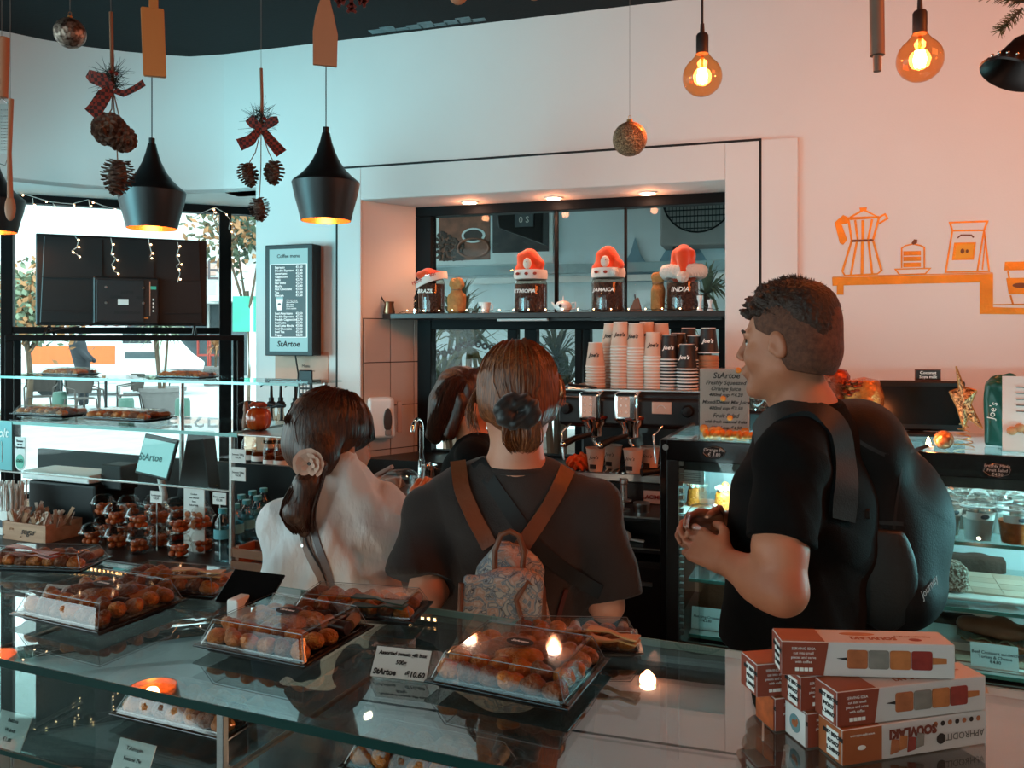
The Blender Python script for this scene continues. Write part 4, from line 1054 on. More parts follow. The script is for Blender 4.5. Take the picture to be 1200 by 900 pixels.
S.cone((-.53, 1.87, 1.165), (-.555, 1.92, 1.0), .052, .050, .03); S.cone((-.555, 1.93, 1.0), (-.50, 2.01, 1.0), .055, .04, .02, flat=True)
S.cone((-.31, 1.93, 1.19), (-.245, 2.01, 1.055), .058, .054, .03); S.cone((-.245, 2.012, 1.05), (-.243, 2.018, 1.115), .052, .040, .02, flat=True)
S.cone((-.42, 1.895, 1.23), (-.428, 1.90, 1.296), .082, .068, .02, flat=True); S.cone((-.42, 1.88, 1.26), (-.42, 1.875, 1.14), .076, .11, .03); S.ell((-.428, 1.915, 1.395), (.057, .060, .10), .006, sub=True)
S.cut((0, 0, .84), (0, 0, -1))
M_shirt = mat('white_crinkled_cotton', '#dad8d8', rough=.85, var=.03, bump=1, bscale=16, stretch=(2.2, .6, 1))
sh = S.mesh('shirt', M_shirt, wl, folds([(.75, 0, .75, 46, .0085, .3), (.9, .2, -.35, 75, .0035, 1.0), (.35, .1, 1, 95, .002, 2.0), (1, 0, .1, 150, .0010, 0)], 1.5, 4.1))
b = MB(Matrix.Translation(-Vector(wl.location)))
Lc = []; Rc = []
for a in np.linspace(R(150), R(395), 26):
 Lc.append((-.428 + .066 * math.cos(a), 1.90 + .064 * math.sin(a), 1.303)); Rc.append((-.428 + .084 * math.cos(a), 1.90 + .084 * math.sin(a), 1.262))
b.strip(Lc, Rc, .004); b.build('collar', M_shirt, wl, smooth=70)
b = MB(Matrix.Translation(-Vector(wl.location)))
# hair of the left woman
M_hairB = mat('brown_hair', '#241109', rough=.42, col2='#55301d', nscale=5, stretch=(50, 50, 4), contrast=(.35, .8), bump=.3, bscale=3)
hr = HL.to_3x3().normalized(); H = lambda x, y, z: HL @ Vector((x, y, z))
S = SDF((-.58, 1.76, 1.22), (-.26, 2.08, 1.54), .004)
S.ell(H(0, -.018, .042), (.088, .105, .088), .01, hr); S.ell(H(0, -.055, -.005), (.082, .07, .08), .02, hr); S.ell(H(.065, -.065, -.035), (.042, .042, .045), .03, hr)
S.cut(H(0, .082, .03), tuple(hr @ Vector((0, 1, -.35))))
for s in (-1, 1): S.ell(H(s * .09, -.004, -.014), (.022, .024, .032), .006, hr, sub=True)
S.mesh('hair', M_hairB, wl)
gd = []
for i in range(17):
 a = -2.5 + 5.0 * i / 16
 gd.append([HE(H, a, z_, .018, .042, .088, .088) for z_ in (.127, .105, .065, .012)] + [H(.075 + .02 * math.sin(a), -.098, -.05)])
hair_strands('hair_strands', M_hairB, wl, gd, 800, .0026, .0016, 3)
pt = H(.100, -.085, -.055)
tail = [pt, pt + Vector((-.018, -.03, -.035)), pt + Vector((-.036, -.035, -.09)), pt + Vector((-.024, -.03, -.135))]
S = SDF(tuple(pt + Vector((-.14, -.12, -.22))), tuple(pt + Vector((.08, .08, .06))), .004)
for i in range(3): S.cone(tail[i], tail[i + 1], (.020, .029, .032)[i], (.029, .032, .014)[i], .01)
S.mesh('ponytail', M_hairB, wl, folds([(1, .4, .1, 160, .002, 0)], 1))
gd = []
for a in np.linspace(0, 2 * PI, 12):
 u_ = Vector((math.cos(a) * .9, math.sin(a) * .6, .1 * math.cos(a)))
 gd.append([tail[0] + u_ * .016, tail[1] + u_ * .036, tail[2] + u_ * .041, tail[3] + u_ * .022])
hair_strands('ponytail_strands', M_hairB, wl, gd, 320, .003, .0015, 5)
S = None
M_flower = mat('pale_chiffon', '#c9a795', rough=.8, sheen=.4)
b = MB(Matrix.Translation(-Vector(wl.location)))
fc_ = pt + Vector((-.012, -.035, .012)); rnd = random.Random(3)
for ring, (nn, rad, lean) in enumerate(((9, .032, .25), (8, .024, .6), (6, .014, 1.1))):
 for i in range(nn):
  a = i / nn * 2 * PI + ring * .4; e = Vector((math.cos(a), -.0, math.sin(a))); t_ = Vector((-math.sin(a), 0, math.cos(a))); o_ = Vector((0, -1, 0))
  c0 = fc_ + e * .004; c1 = fc_ + e * rad * .7 + o_ * rad * lean * .5; c2 = fc_ + e * rad + o_ * rad * lean * rnd.uniform(.7, 1.1)
  w_ = rad * .48
  b.add([c0 - t_ * w_ * .3, c0 + t_ * w_ * .3, c1 + t_ * w_, c1 - t_ * w_, c2 + t_ * w_ * .7, c2 - t_ * w_ * .7, c2 + e * .003], [(0, 1, 2, 3), (3, 2, 4, 5), (5, 4, 6)])
b.build('flower_scrunchie', M_flower, wl, smooth=80, recalc=False)
T = bvh(sh)
bag = thing('shoulder_bag_strap', 'long taupe shoulder bag strap with zip hanging down the back of the white shirt', 'bag strap', (-.43, 1.75, .9))
M_taupe = mat('taupe_leather', '#8f7a70', rough=.5, var=.1)
lay_strap('strap', M_taupe, bag, T, [(344, 570), (350, 610), (354, 640), (370, 672), (382, 705)], .020, .006, lift=.006)
lay_strap('strap', mat('grey_lining', '#6a6669', rough=.6), bag, T, [(353, 570), (360, 610), (371, 645), (383, 690), (388, 705)], .016, .005, lift=.006)
lay_strap('zip', M_ink, bag, T, [(352, 590), (353, 632), (368, 655), (381, 700)], .003, .003, lift=.011)
lay_strap('zip_pull', M_chrome, bag, T, [(349, 628), (351, 640)], .004, .004, lift=.014, n=4)
# clear dome lid in her hand
for o in (wl, bag): o.location.x += .010
t = thing('plastic_dome_cover', 'clear plastic dome lid held by the person in the white shirt', 'lid', (-.255, 2.06, 1.13))
MB().lathe([(.046, 0), (.049, .003), (.046, .008), (.043, .03), (.03, .048), (.012, .054)], 24).build('dome', M_pet, t, smooth=60)
MB().lathe([(.049, .0), (.0515, .0015), (.049, .003)], 24).build('rim', M_pet, t, smooth=60)
mn = thing('person', 'person with short brown hair in a black t-shirt, seen in profile', 'person', (.64, 1.84, 0))
HH = headM((.610, 1.80, 1.585), 52, -3, 2, .98)
S = SDF((.34, 1.46, 0), (.90, 2.12, 1.76), .0045)
head(S, HH)
S.cone((.622, 1.80, 1.53), (.648, 1.80, 1.42), .057, .062, .03); S.cone((.655, 1.80, 1.43), (.665, 1.82, 1.36), .065, .075, .04)
S.ell((.665, 1.85, 1.22), (.13, .185, .21), .04, Matrix.Rotation(R(-24), 3, 'Z')); S.ell((.65, 1.84, .96), (.12, .165, .17), .05, Matrix.Rotation(R(-24), 3, 'Z'))
S.cone((.66, 1.80, 1.40), (.585, 1.69, 1.35), .06, .058, .03); S.cone((.66, 1.80, 1.40), (.70, 2.0, 1.36), .06, .055, .03)
eL = (.528, 1.585, 1.105); wL = (.452, 1.70, 1.128)
S.cone((.575, 1.68, 1.34), (.532, 1.61, 1.18), .056, .051, .03); S.cone((.532, 1.61, 1.18), eL, .051, .047, .02)
S.cone(eL, (.50, 1.63, 1.11), .046, .046, .02); S.cone((.51, 1.615, 1.108), wL, .047, .029, .02)
S.cone((.70, 1.99, 1.34), (.64, 2.03, 1.12), .052, .044, .03); S.cone((.64, 2.03, 1.12), (.50, 1.92, 1.16), .043, .029, .02)
hand(S, wL, (-.50, .62, .22), (-.45, -.75, .35), 1, [.62, .66, .70, .74], 1.0, thumb=.55)
hand(S, (.50, 1.92, 1.16), (-.85, -.35, .12), (-.2, .8, .55), -1, [.45, .5, .5, .55], 1.0, thumb=.5)
legs(S, (.65, 1.84), .09, .90, (.65, 1.86), R(66))
S.mesh('body', M_skinM, mn); face_parts(HH, mn, brow='#2a1c14')
S = SDF((.38, 1.5, .05), (.95, 2.15, 1.06), .008); S.ell((.65, 1.84, .93), (.135, .175, .14), .03, Matrix.Rotation(R(-24), 3, 'Z')); legs(S, (.65, 1.84), .09, .90, (.65, 1.86), R(66), r=(.105, .08, .065)); S.cut((0, 0, .10), (0, 0, -1))
S.mesh('trousers', mat('black_denim', '#0d0d0f', rough=.85, bump=.3, bscale=200), mn); shoes(mn, (.65, 1.86), .09, R(66))
S = SDF((.36, 1.48, .86), (.92, 2.14, 1.50), .0045)
r24 = Matrix.Rotation(R(-24), 3, 'Z')
S.ell((.668, 1.85, 1.22), (.148, .20, .225), .05, r24); S.cone((.655, 1.845, 1.18), (.628, 1.84, .90), .155, .152, .05, flat=True, sq=((.4, .9, 0), 1.15))
S.cone((.66, 1.805, 1.405), (.58, 1.69, 1.352), .066, .068, .03); S.cone((.66, 1.81, 1.405), (.70, 2.0, 1.36), .066, .066, .03); S.cone((.67, 1.80, 1.40), (.75, 1.87, 1.34), .070, .070, .03); S.ell((.72, 1.90, 1.33), (.10, .13, .09), .03)
S.cone((.578, 1.685, 1.345), (.538, 1.622, 1.188), .068, .070, .03, flat=True); S.cone((.70, 2.0, 1.35), (.655, 2.03, 1.19), .066, .062, .03, flat=True)
S.cone((.655, 1.81, 1.38), (.650, 1.80, 1.447), .10, .078, .03, flat=True); S.ell((.636, 1.795, 1.54), (.066, .066, .105), .008, sub=True)
S.cut((0, 0, .90), (0, 0, -1))
M_btee = mat('black_cotton', '#080808', rough=.95, var=.15, bump=.25, bscale=380, spec=.2)
btee = S.mesh('t_shirt', M_btee, mn, folds([(.3, .3, 1, 44, .0045, .3), (1, 0, .5, 60, .003, 1.2)], 1, 2.3))
b = MB(Matrix.Translation(-Vector(mn.location)))
b.tube([(.648 + .073 * math.cos(a), 1.80 + .070 * math.sin(a), 1.444 + .008 * math.cos(a)) for a in np.linspace(0, 2 * PI, 32, endpoint=False)], .0085, 8, closed=True)
b.build('collar', M_btee, mn, smooth=60)
M_hairC = mat('short_brown_hair', '#20130d', rough=.6, col2='#3e2618', nscale=40, contrast=(.3, .8), bump=.6, bscale=120)
M_hairF = mat('faded_hair', '#4a2c1e', rough=.75, col2='#6b4230', nscale=90, bump=.4, bscale=300)
hr = HH.to_3x3().normalized(); H = lambda x, y, z: HH @ Vector((x, y, z))
S = SDF((.44, 1.64, 1.44), (.76, 1.96, 1.78), .004)
S.ell(H(0, -.020, .048), (.0805, .101, .083), .01, hr); S.ell(H(0, -.045, -.01), (.078, .075, .085), .02, hr)
S.cut(H(0, .040, .0), tuple(hr @ Vector((0, 1, -.25)))); S.cut(H(0, -.05, -.066), tuple(hr @ Vector((0, .2, -1))))
for s in (-1, 1): S.ell(H(s * .085, .016, -.045), (.03, .030, .040), .006, hr, sub=True); S.ell(H(s * .088, -.002, -.004), (.02, .022, .030), .004, hr, sub=True)
S.mesh('faded_sides', M_hairF, mn)
S = SDF((.42, 1.62, 1.52), (.78, 1.98, 1.80), .0035)
S.ell(H(0, -.014, .078), (.074, .090, .066), .01, hr); S.ell(H(0, -.055, .060), (.078, .062, .07), .02, hr); S.ell(H(0, .026, .098), (.050, .034, .026), .02, hr); S.ell(H(0, -.085, .02), (.06, .03, .05), .02, hr)
S.cut(H(0, -.0, .042), tuple(hr @ Vector((0, .45, -1))))
S.cut(H(0, .070, .08), tuple(hr @ Vector((0, 1, -.15))))
rnd = random.Random(5)
for i in range(150):
 a = rnd.uniform(0, 2 * PI); e = rnd.uniform(.05, 1.35); d = Vector((math.cos(a) * math.cos(e) * .078, math.sin(a) * math.cos(e) * .098 - .012, .062 + math.sin(e) * .078))
 v = Vector((rnd.uniform(-.010, .010), .010 + rnd.uniform(-.01, .012), rnd.uniform(0, .010)))
 S.cone(H(*(d * .97)), H(*(d * .99 + v)), .0085, .003, .005)
S.mesh('hair', M_hairC, mn, lambda v: .0012 * np.sin(v[:, 0] * 400 + np.sin(v[:, 2] * 200) * 2) * np.sin(v[:, 1] * 380 + v[:, 2] * 220))
# short tufts
b = MB(Matrix.Translation(-Vector(mn.location)))
for i in range(1500):
 a = rnd.uniform(0, 2 * PI); e = rnd.uniform(.0, 1.5); d = Vector((math.cos(a) * math.cos(e) * .077, math.sin(a) * math.cos(e) * .098 - .012, .060 + math.sin(e) * .084))
 if d.z < .035 + max(0, d.y) * .35 or d.y > .062: continue
 dr = (d.normalized() * .6 + Vector((rnd.gauss(0, .35), .45 + rnd.gauss(0, .3), rnd.gauss(0, .3)))).normalized(); p0 = H(*d); p1 = H(*(d + dr * rnd.uniform(.008, .017)))
 b.tube([p0, p1], [.0013, .0003], 3, caps=False)
o = b.build('hair_tufts', M_hairC, mn, smooth=80, recalc=False); o['kind'] = 'stuff'
# plastic dome cup in his hands
t = thing('dome_cup', 'clear plastic dome cup held in both hands by the person in black', 'cup', (.428, 1.80, 1.128))
MB().lathe([(0, .0), (.032, .001), (.042, .05), (.045, .052), (.044, .055), (.040, .08), (.028, .097), (0, .10)], 28).build('cup', M_pet, t, smooth=50)
MB().lathe([(.045, .050), (.0485, .052), (.045, .055)], 28).build('rim', M_pet, t, smooth=60)
# large black backpack
M_bag = mat('black_nylon', '#0a0e10', spec=.25, rough=.65, var=.1, bump=.15, bscale=260); M_bag2 = mat('dark_green_nylon', '#131c1f', rough=.55, var=.12, bump=.15, bscale=260)
kb = thing('black_backpack', 'large dark hiking backpack with side pocket on the person in black', 'backpack', (.86, 1.93, .95))
S = SDF((.55, 1.60, .88), (1.16, 2.22, 1.52), .005)
ax = Matrix.Rotation(R(-24), 3, 'Z')
S.rbox((.835, 1.905, 1.19), (.10, .155, .24), .07, .03, ax @ Matrix.Rotation(R(-14), 3, 'Y'))
S.ell((.900, 1.925, 1.14), (.135, .165, .205), .05, ax); S.ell((.80, 1.89, 1.36), (.11, .14, .085), .05, ax @ Matrix.Rotation(R(24), 3, 'Y')); S.ell((.85, 1.90, 1.02), (.125, .15, .09), .05, ax)
S.mesh('main_compartment', M_bag, kb, folds([(1, 0, .6, 30, .0045, .3), (.5, 1, .2, 46, .003, 1)], 1, .7))
Tk = bvh(bpy.data.objects[kb.name].children[0]) if False else bvh(KIDS(kb)[0])
S = SDF((.60, 1.55, .92), (1.05, 1.95, 1.30), .005)
S.ell((.80, 1.765, 1.09), (.075, .035, .13), .02, ax @ Matrix.Rotation(R(-6), 3, 'Y')); S.cut((.8, 1.76, 1.185), (.05, 0, 1)); S.mesh('side_pocket', M_bag2, kb)
lay_strap('seam', M_matte, kb, Tk, [(1005, 530), (995, 590), (990, 650), (985, 700)], .004, .002, lift=.001)
lay_strap('seam', M_matte, kb, Tk, [(1062, 520), (1050, 590), (1046, 640), (1035, 720)], .006, .003, lift=.001)
lay_strap('zip_seam', M_matte, kb, Tk, [(955, 508), (985, 520), (1015, 560), (1020, 600)], .006, .003, lift=.001)
lay_strap('seam', M_bag2, kb, Tk, [(985, 500), (1010, 520), (1042, 536), (1066, 530), (1088, 522)], .008, .004, lift=.001)
lay_strap('pocket_edge', M_bag2, kb, bvh(KIDS(kb)[0], KIDS(kb)[1]), [(972, 604), (1000, 612), (1030, 612), (1058, 614)], .008, .004, lift=.002)
b = MB(Matrix.Translation(-Vector(kb.location))); bq = at(1010, 602, 1.70)
b.cbox(bq, .034, .012, .022); b.build('buckle', M_bplast, kb, bevel=.004)
lay_strap('compression_strap', M_matte, kb, Tk, [(990, 590), (1008, 600), (1024, 616), (1032, 622)], .014, .003, lift=.003, n=8)
lay_strap('zip_pull', M_chrome, kb, Tk, [(1043, 666), (1043, 671)], .004, .003, lift=.004, n=4)
Tt = bvh(btee)
lay_strap('shoulder_strap', M_bag2, kb, Tt, [(888, 512), (900, 492), (925, 480), (952, 478), (982, 500), (990, 560), (985, 610)], .058, .012, lift=.010, n=26)
pl, pn = at(1092, 690, 1.83), None
h = Tk.ray_cast(Vector((0, 0, 1.6)), (at(1088, 688, 1.8) - Vector((0, 0, 1.6))).normalized())
if h[0] is not None:
 nr_ = h[1]; e = nr_.to_track_quat('Z', 'Y').to_euler()
 o = text('Journey', .022, mat('grey_print', '#8c9294', rough=.6), kb, tuple(h[0] + nr_ * .002 - Vector(kb.location)), shear=.3)
 xa = Vector((.72, .35, .42)); xa = (xa - nr_ * xa.dot(nr_)).normalized(); ya = nr_.cross(xa)
 o.rotation_euler = Matrix((xa, ya, nr_)).transposed().to_euler()
b = MB(Matrix.Translation(-Vector(kb.location)))
b.tube([at(978, 497, 1.80), at(985, 487, 1.81), at(1002, 489, 1.82), at(1014, 500, 1.83)], .007, 8); b.build('grab_handle', M_bag2, kb, smooth=60)
ba = thing('person', 'person with long brown hair in black clothes working behind the person in the grey t-shirt', 'person', (-.15, 3.05, 0))
HB = headM((-.175, 3.05, 1.36), -100, -12, 0, .97)
S = SDF((-.5, 2.75, 0), (.25, 3.4, 1.52), .006)
head(S, HB); S.cone((-.18, 3.05, 1.31), (-.15, 3.05, 1.22), .05, .055, .03)
S.ell((-.13, 3.05, 1.04), (.11, .16, .19), .04); S.ell((-.13, 3.05, .86), (.12, .16, .13), .05)
S.cone((-.12, 2.90, 1.17), (-.06, 2.86, .98), .045, .038, .02); S.cone((-.06, 2.86, .98), (.10, 2.95, 1.0), .036, .026, .02); hand(S, (.10, 2.95, 1.0), (1, .2, 0), (0, 0, 1), 1, [.4] * 4, .9)
S.cone((-.12, 3.20, 1.17), (-.06, 3.24, .98), .045, .038, .02); S.cone((-.06, 3.24, .98), (.10, 3.15, 1.0), .036, .026, .02); hand(S, (.10, 3.15, 1.0), (1, -.2, 0), (0, 0, 1), -1, [.4] * 4, .9)
legs(S, (-.13, 3.05), .08, .86, (-.14, 3.05), R(90))
S.mesh('body', M_skinL, ba); face_parts(HB, ba)
S = SDF((-.5, 2.75, .1), (.25, 3.4, 1.30), .007)
S.cone((-.14, 2.92, 1.18), (-.14, 3.18, 1.18), .062, .062, .03); S.ell((-.135, 3.05, 1.04), (.135, .17, .20), .04); S.cone((-.13, 3.05, 1.0), (-.13, 3.05, .80), .13, .15, .05, sq=((0, 1, 0), 1.15))
S.cone((-.12, 2.90, 1.17), (-.06, 2.86, 1.0), .058, .055, .03); S.cone((-.12, 3.20, 1.17), (-.06, 3.24, 1.0), .058, .055, .03)
legs(S, (-.13, 3.05), .08, .86, (-.14, 3.05), R(90), r=(.105, .08, .065))
S.mesh('black_clothes', M_btee, ba, folds([(0, .3, 1, 44, .004, .3)], 1)); shoes(ba, (-.14, 3.05), .08, R(90))
hr = HB.to_3x3().normalized(); H = lambda x, y, z: HB @ Vector((x, y, z))
S = SDF((-.40, 2.86, 1.1), (.0, 3.24, 1.52), .005)
S.ell(H(0, -.018, .042), (.088, .105, .086), .01, hr); S.ell(H(0, -.05, -.02), (.085, .07, .09), .02, hr); S.cone(H(0, -.07, -.03), H(0, -.09, -.15), .07, .04, .03)
for s in (-1, 1): S.cone(H(s * .07, .0, .0), H(s * .07, -.02, -.13), .032, .022, .02)
S.cut(H(0, .075, .03), tuple(hr @ Vector((0, 1, -.4))))
S.mesh('hair', M_hairB, ba, folds([(1, 1, .1, 120, .003, 0)], 1))
hair_strands('hair_strands', M_hairB, ba, [[H(.03 * math.sin(a), .02, .125), H(.092 * math.sin(a), -.03 - .07 * math.cos(a), .07), H(.094 * math.sin(a), -.05 - .07 * math.cos(a), -.04), H(.075 * math.sin(a), -.06 - .06 * math.cos(a), -.16)] for a in np.linspace(-2.2, 2.2, 13)], 380, .004, .0022, 8)
# passer-by outside
ps = thing('person', 'person in dark jacket leaning over outside, seen small through the lower window', 'person', gp(97, 476))
q = Vector(ps.location)
S = SDF(tuple(q + Vector((-.5, -.5, -.05))), tuple(q + Vector((.6, .5, 1.8))), .02)
S.cone(q + Vector((0, 0, .95)), q + Vector((-.12, 0, 1.45)), .17, .19, .05); S.cone(q + Vector((-.15, -.1, 1.42)), q + Vector((.25, -.15, 1.1)), .07, .05, .04); S.cone(q + Vector((-.15, .1, 1.42)), q + Vector((.22, .1, 1.08)), .07, .05, .04)
S.ell(q + Vector((-.02, 0, 1.66)), (.10, .09, .12), .03); S.cone(q + Vector((-.1, 0, 1.5)), q + Vector((-.03, 0, 1.62)), .06, .05, .03)
for s in (-1, 1): S.cone(q + Vector((0, s * .09, .9)), q + Vector((.02, s * .1, .08)), .1, .06, .04)
S.mesh('body', mat('dark_coat', '#2c2e33', rough=.8), ps)
# ================================================================== HANGING THINGS
M_cord = mat('black_cord', '#151515', rough=.6)
M_thread = mat('pale_thread', '#6f6a66', rough=.7)
def cord_up(t, z0, r=.0012, m=None, name='cord'):
 zz = ZC - t.location.z
 MB().cyl((0, 0, z0), (0, 0, zz), r, n=6).build(name, m or M_thread, t)
# pendant lamps
pend = None
M_shade = mat('matt_black_shade', '#111010', rough=.42, spec=.5)
M_copper = mat('copper_inside', '#d08a4a', rough=.25, metal=.8)
PR = [(.098, 0), (.110, .05), (.124, .10), (.132, .14), (.134, .150), (.130, .158), (.105, .178), (.078, .205), (.054, .240), (.036, .278), (.024, .315), (.016, .350), (.0155, .352)]
for px, Y, yb, lab in ((382, 3.24, 259, 'black spun metal pendant lamp in front of the coffee menu wall'), (178, 3.36, 268, 'black spun metal pendant lamp hanging in front of the television'), (-8, 3.80, 272, 'black spun metal pendant lamp cut by the left edge of the picture')):
 p = at(px, yb, Y)
 if pend is None:
  pend = thing('pendant_lamp', lab, 'lamp', p, 0, 'black pendant lamps')
  MB().lathe(PR, 40).build('lamp_shade', M_shade, pend, smooth=35)
  MB().lathe([(r - .003, z_ + .001) for r, z_ in PR[:11]], 40).build('shade_lining', M_copper, pend, smooth=35)
  MB().cyl((0, 0, .345), (0, 0, .375), .012, n=14).build('cap', M_bplast, pend)
  b = MB(); b.ell((0, 0, .075), (.030, .030, .036), 14, 10); b.build('bulb', emis('warm_bulb', '#ffc890', 22), pend, smooth=60)
  MB().cyl((0, 0, .105), (0, 0, .2), .018, n=12).build('socket', M_bplast, pend)
  MB().cyl((0, 0, .375), (0, 0, 1.14), .0022, n=6).build('cord', M_cord, pend)
 else: dup(pend, p, 0, lab)
 point('pendant_light', p + Vector((0, 0, .03)), 5, '#ff9a55', .03)
# bare filament bulbs
M_amber = glass('amber_glass', '#ffcfa0', ior=1.5)
for px, py, Y, r, pw, lab in ((823, 90, 2.40, .058, 10, 'glowing round filament bulb on a black cord, left of the two'), (1078, 70, 2.15, .0588, 10, 'glowing round filament bulb on a black cord, right of the two')):
 p = at(px, py, Y); t = thing('filament_bulb', lab, 'light bulb', p, 0, 'bare filament bulbs')
 prof = [(.0, -r)] + [(r * math.sin(a), -r * math.cos(a)) for a in np.linspace(.15, 2.5, 14)] + [(r * .42, r * 1.0), (r * .30, r * 1.22)]
 MB().lathe(prof, 28).build('glass_globe', M_amber, t, smooth=60)
 MB().lathe([(.0, r * 1.16), (r * .30, r * 1.17), (r * .31, r * 1.25), (r * .31, r * 2.1), (r * .25, r * 2.2), (r * .12, r * 2.25), (r * .10, r * 2.7), (0, r * 2.72)], 20).build('socket', mat('dark_brown_socket', '#2a201d', rough=.5), t, smooth=35)
 b = MB()
 for k in range(6):
  a = k / 6 * 2 * PI; b.tube([(.010 * math.cos(a), .010 * math.sin(a), -.018), (.013 * math.cos(a + .5), .013 * math.sin(a + .5), 0), (.009 * math.cos(a), .009 * math.sin(a), .022)], .0042, 6)
 b.build('filament', emis('filament_glow', '#ffdcae', 75), t)
 MB().cyl((0, 0, .02), (0, 0, r * 1.1), .004, n=6).build('glass_stem', M_amber, t)
 MB().cyl((0, 0, r * 2.6), (0, 0, ZC - p.z), .0035, n=8).build('cord', M_cord, t)
 point('filament_light', p + Vector((0, 0, .0)), pw, '#ff8a48', .03)
# baubles
M_glit = mat('copper_glitter', '#7a5a44', rough=.35, metal=1, col2='#d8b08a', nscale=260, bump=.8, bscale=260, contrast=(.4, .65))
M_glit2 = mat('silver_mottled', '#b09a8c', rough=.5, metal=1, col2='#5d4c44', nscale=90, bump=.5, bscale=90, contrast=(.4, .6))
for px, py, Y, r, m, lab in ((738, 163, 2.2, .0465, M_glit, 'dark gold glitter bauble hanging in front of the niche top'), (82, 39, 2.0, .037, M_glit2, 'mottled silver bauble hanging at the top left')):
 p = at(px, py, Y); t = thing('bauble', lab, 'ornament', p, 0, 'hanging baubles')
 MB().ell((0, 0, 0), r, 32, 20).build('ball', m, t, smooth=60)
 MB().cyl((0, 0, r * .97), (0, 0, r * 1.14), r * .17, n=12).build('cap', M_brass, t)
 MB().tube([(.004 * math.cos(a), 0, r * 1.16 + .005 + .005 * math.sin(a)) for a in np.linspace(0, 6.28, 12, endpoint=False)], .0007, 4, closed=True).build('loop', M_brass, t)
 cord_up(t, r * 1.2, .0006)
# pine cone garlands
M_cone = mat('pine_cone', '#4a3026', rough=.75, col2='#8a6a56', nscale=60, contrast=(.4, .8)); M_tw = mat('jute_twine', '#8f6a52', rough=.95, bump=.5, bscale=400)
M_need = mat('fir_needle', '#1f2a20', rough=.6, var=.4); M_berry = mat('red_berry', '#7a2318', rough=.3)
M_tart = bpy.data.materials.new('tartan_ribbon'); M_tart.use_nodes = True
_n = M_tart.node_tree; _b = _n.nodes['Principled BSDF']; _b.inputs['Roughness'].default_value = .8; _tc = _n.nodes.new('ShaderNodeTexCoord')
_ck = _n.nodes.new('ShaderNodeTexChecker'); _ck.inputs['Scale'].default_value = 120; _ck.inputs[1].default_value = (*lin('#8c2f20'), 1); _ck.inputs[2].default_value = (*lin('#3a1a18'), 1)
_n.links.new(_tc.outputs['Object'], _ck.inputs[0]); _n.links.new(_ck.outputs[0], _b.inputs['Base Color'])
def cone_mesh(L, Rr):
 b = MB(); b.lathe([(0, L * .5), (Rr * .35, L * .42), (Rr * .55, 0), (Rr * .4, -L * .35), (0, -L * .48)], 10)
 n = 64
 for i in range(n):
  f = i / n; z_ = L * (.46 - f * .92); a = i * 2.39996; rr = Rr * (math.sin(PI * min(1, f * .8 + .18)) ** .7)
  e = Vector((math.cos(a), math.sin(a), 0)); tg = Vector((-math.sin(a), math.cos(a), 0)); up = Vector((0, 0, 1))
  r0 = e * rr * .35 + up * z_; tip = e * rr + up * (z_ + (.10 - f * .34) * Rr * 1.0); w = Rr * .26
  q = tip * .75 + r0 * .25
  b.add([r0 - tg * w * .5, r0 + tg * w * .5, q + tg * w + up * .0, q - tg * w, tip + tg * w * .45, tip - tg * w * .45, q - up * Rr * .11, tip - up * Rr * .07],
              [(0, 1, 2, 3), (3, 2, 4, 5), (0, 3, 6), (2, 1, 6), (3, 5, 7, 6), (4, 2, 6, 7), (5, 4, 7)])
 return b
cm = cone_mesh(.075, .036)
cdat = None
def garland(lab, X, Y, cones, top, ctr, ribbons, seed):
 rnd = random.Random(seed); t = thing('pine_cone_garland', lab, 'garland', at(X, ctr[1], Y)); o0 = t.location
 P = lambda px, py, dy=0: at(px, py, Y + dy) - Vector(o0)
 MB().tube([P(top[0], top[1]), P(top[0] + 1, (top[1] + ctr[1]) / 2), P(*ctr)], .0045, 6).build('twine_loop', M_tw, t, smooth=60)
 MB().tube([P(top[0], top[1]), Vector((P(top[0], 0).x, 0, ZC - o0.z))], .0007, 4).build('thread', M_thread, t)
 global cdat
 for (px, py, sc, rx) in cones:
  o = cm.build('pine_cone', M_cone, t, smooth=40, recalc=False) if cdat is None else bpy.data.objects.new('pine_cone', cdat)
  if cdat is None: cdat = o.data
  else: C.objects.link(o); o.parent = t
  q = P(px, py, rnd.uniform(-.01, .01)); o.location = q; o.rotation_euler = (rx, rx * .6, rnd.uniform(0, 6)); o.scale = (sc,) * 3
  MB().tube([P(*ctr), (P(*ctr) + q) / 2 + Vector((.002, 0, 0)), q + Vector((0, 0, .035 * sc))], .0015, 5).build('twine', M_tw, t)
 b = MB()
 for i in range(170):
  a = rnd.uniform(0, PI * 2); l = rnd.uniform(.018, .048); p0 = P(ctr[0] + rnd.uniform(-9, 7), ctr[1] - rnd.uniform(0, 22), rnd.uniform(-.01, .01))
  dz = Vector((math.cos(a) * .9, rnd.uniform(-.5, .5), math.sin(a) * .7 + .35)).normalized()
  b.tube([p0, p0 + dz * l], [.0009, .0003], 3, caps=False)
 o = b.build('fir_needles', M_need, t, recalc=False); o['kind'] = 'stuff'
 for i in range(3): MB().ell(P(ctr[0] + rnd.uniform(-6, 6), ctr[1] - rnd.uniform(5, 20), -.012), .005, 8, 6).build('berry', M_berry, t, smooth=60)
 for rb in ribbons:
  L_, R_ = [], []
  for i, (px, py, w, dy) in enumerate(rb):
   c0 = P(px, py, dy); q = P(*rb[min(i + 1, len(rb) - 1)][:2]) - P(*rb[max(i - 1, 0)][:2]); sd = Vector((-q.z, .3 * q.length, q.x)).normalized() * w / 2
   L_.append(c0 - sd); R_.append(c0 + sd)
  b = MB(); b.strip(L_, R_, .0012); b.build('tartan_ribbon', M_tart, t, smooth=60)
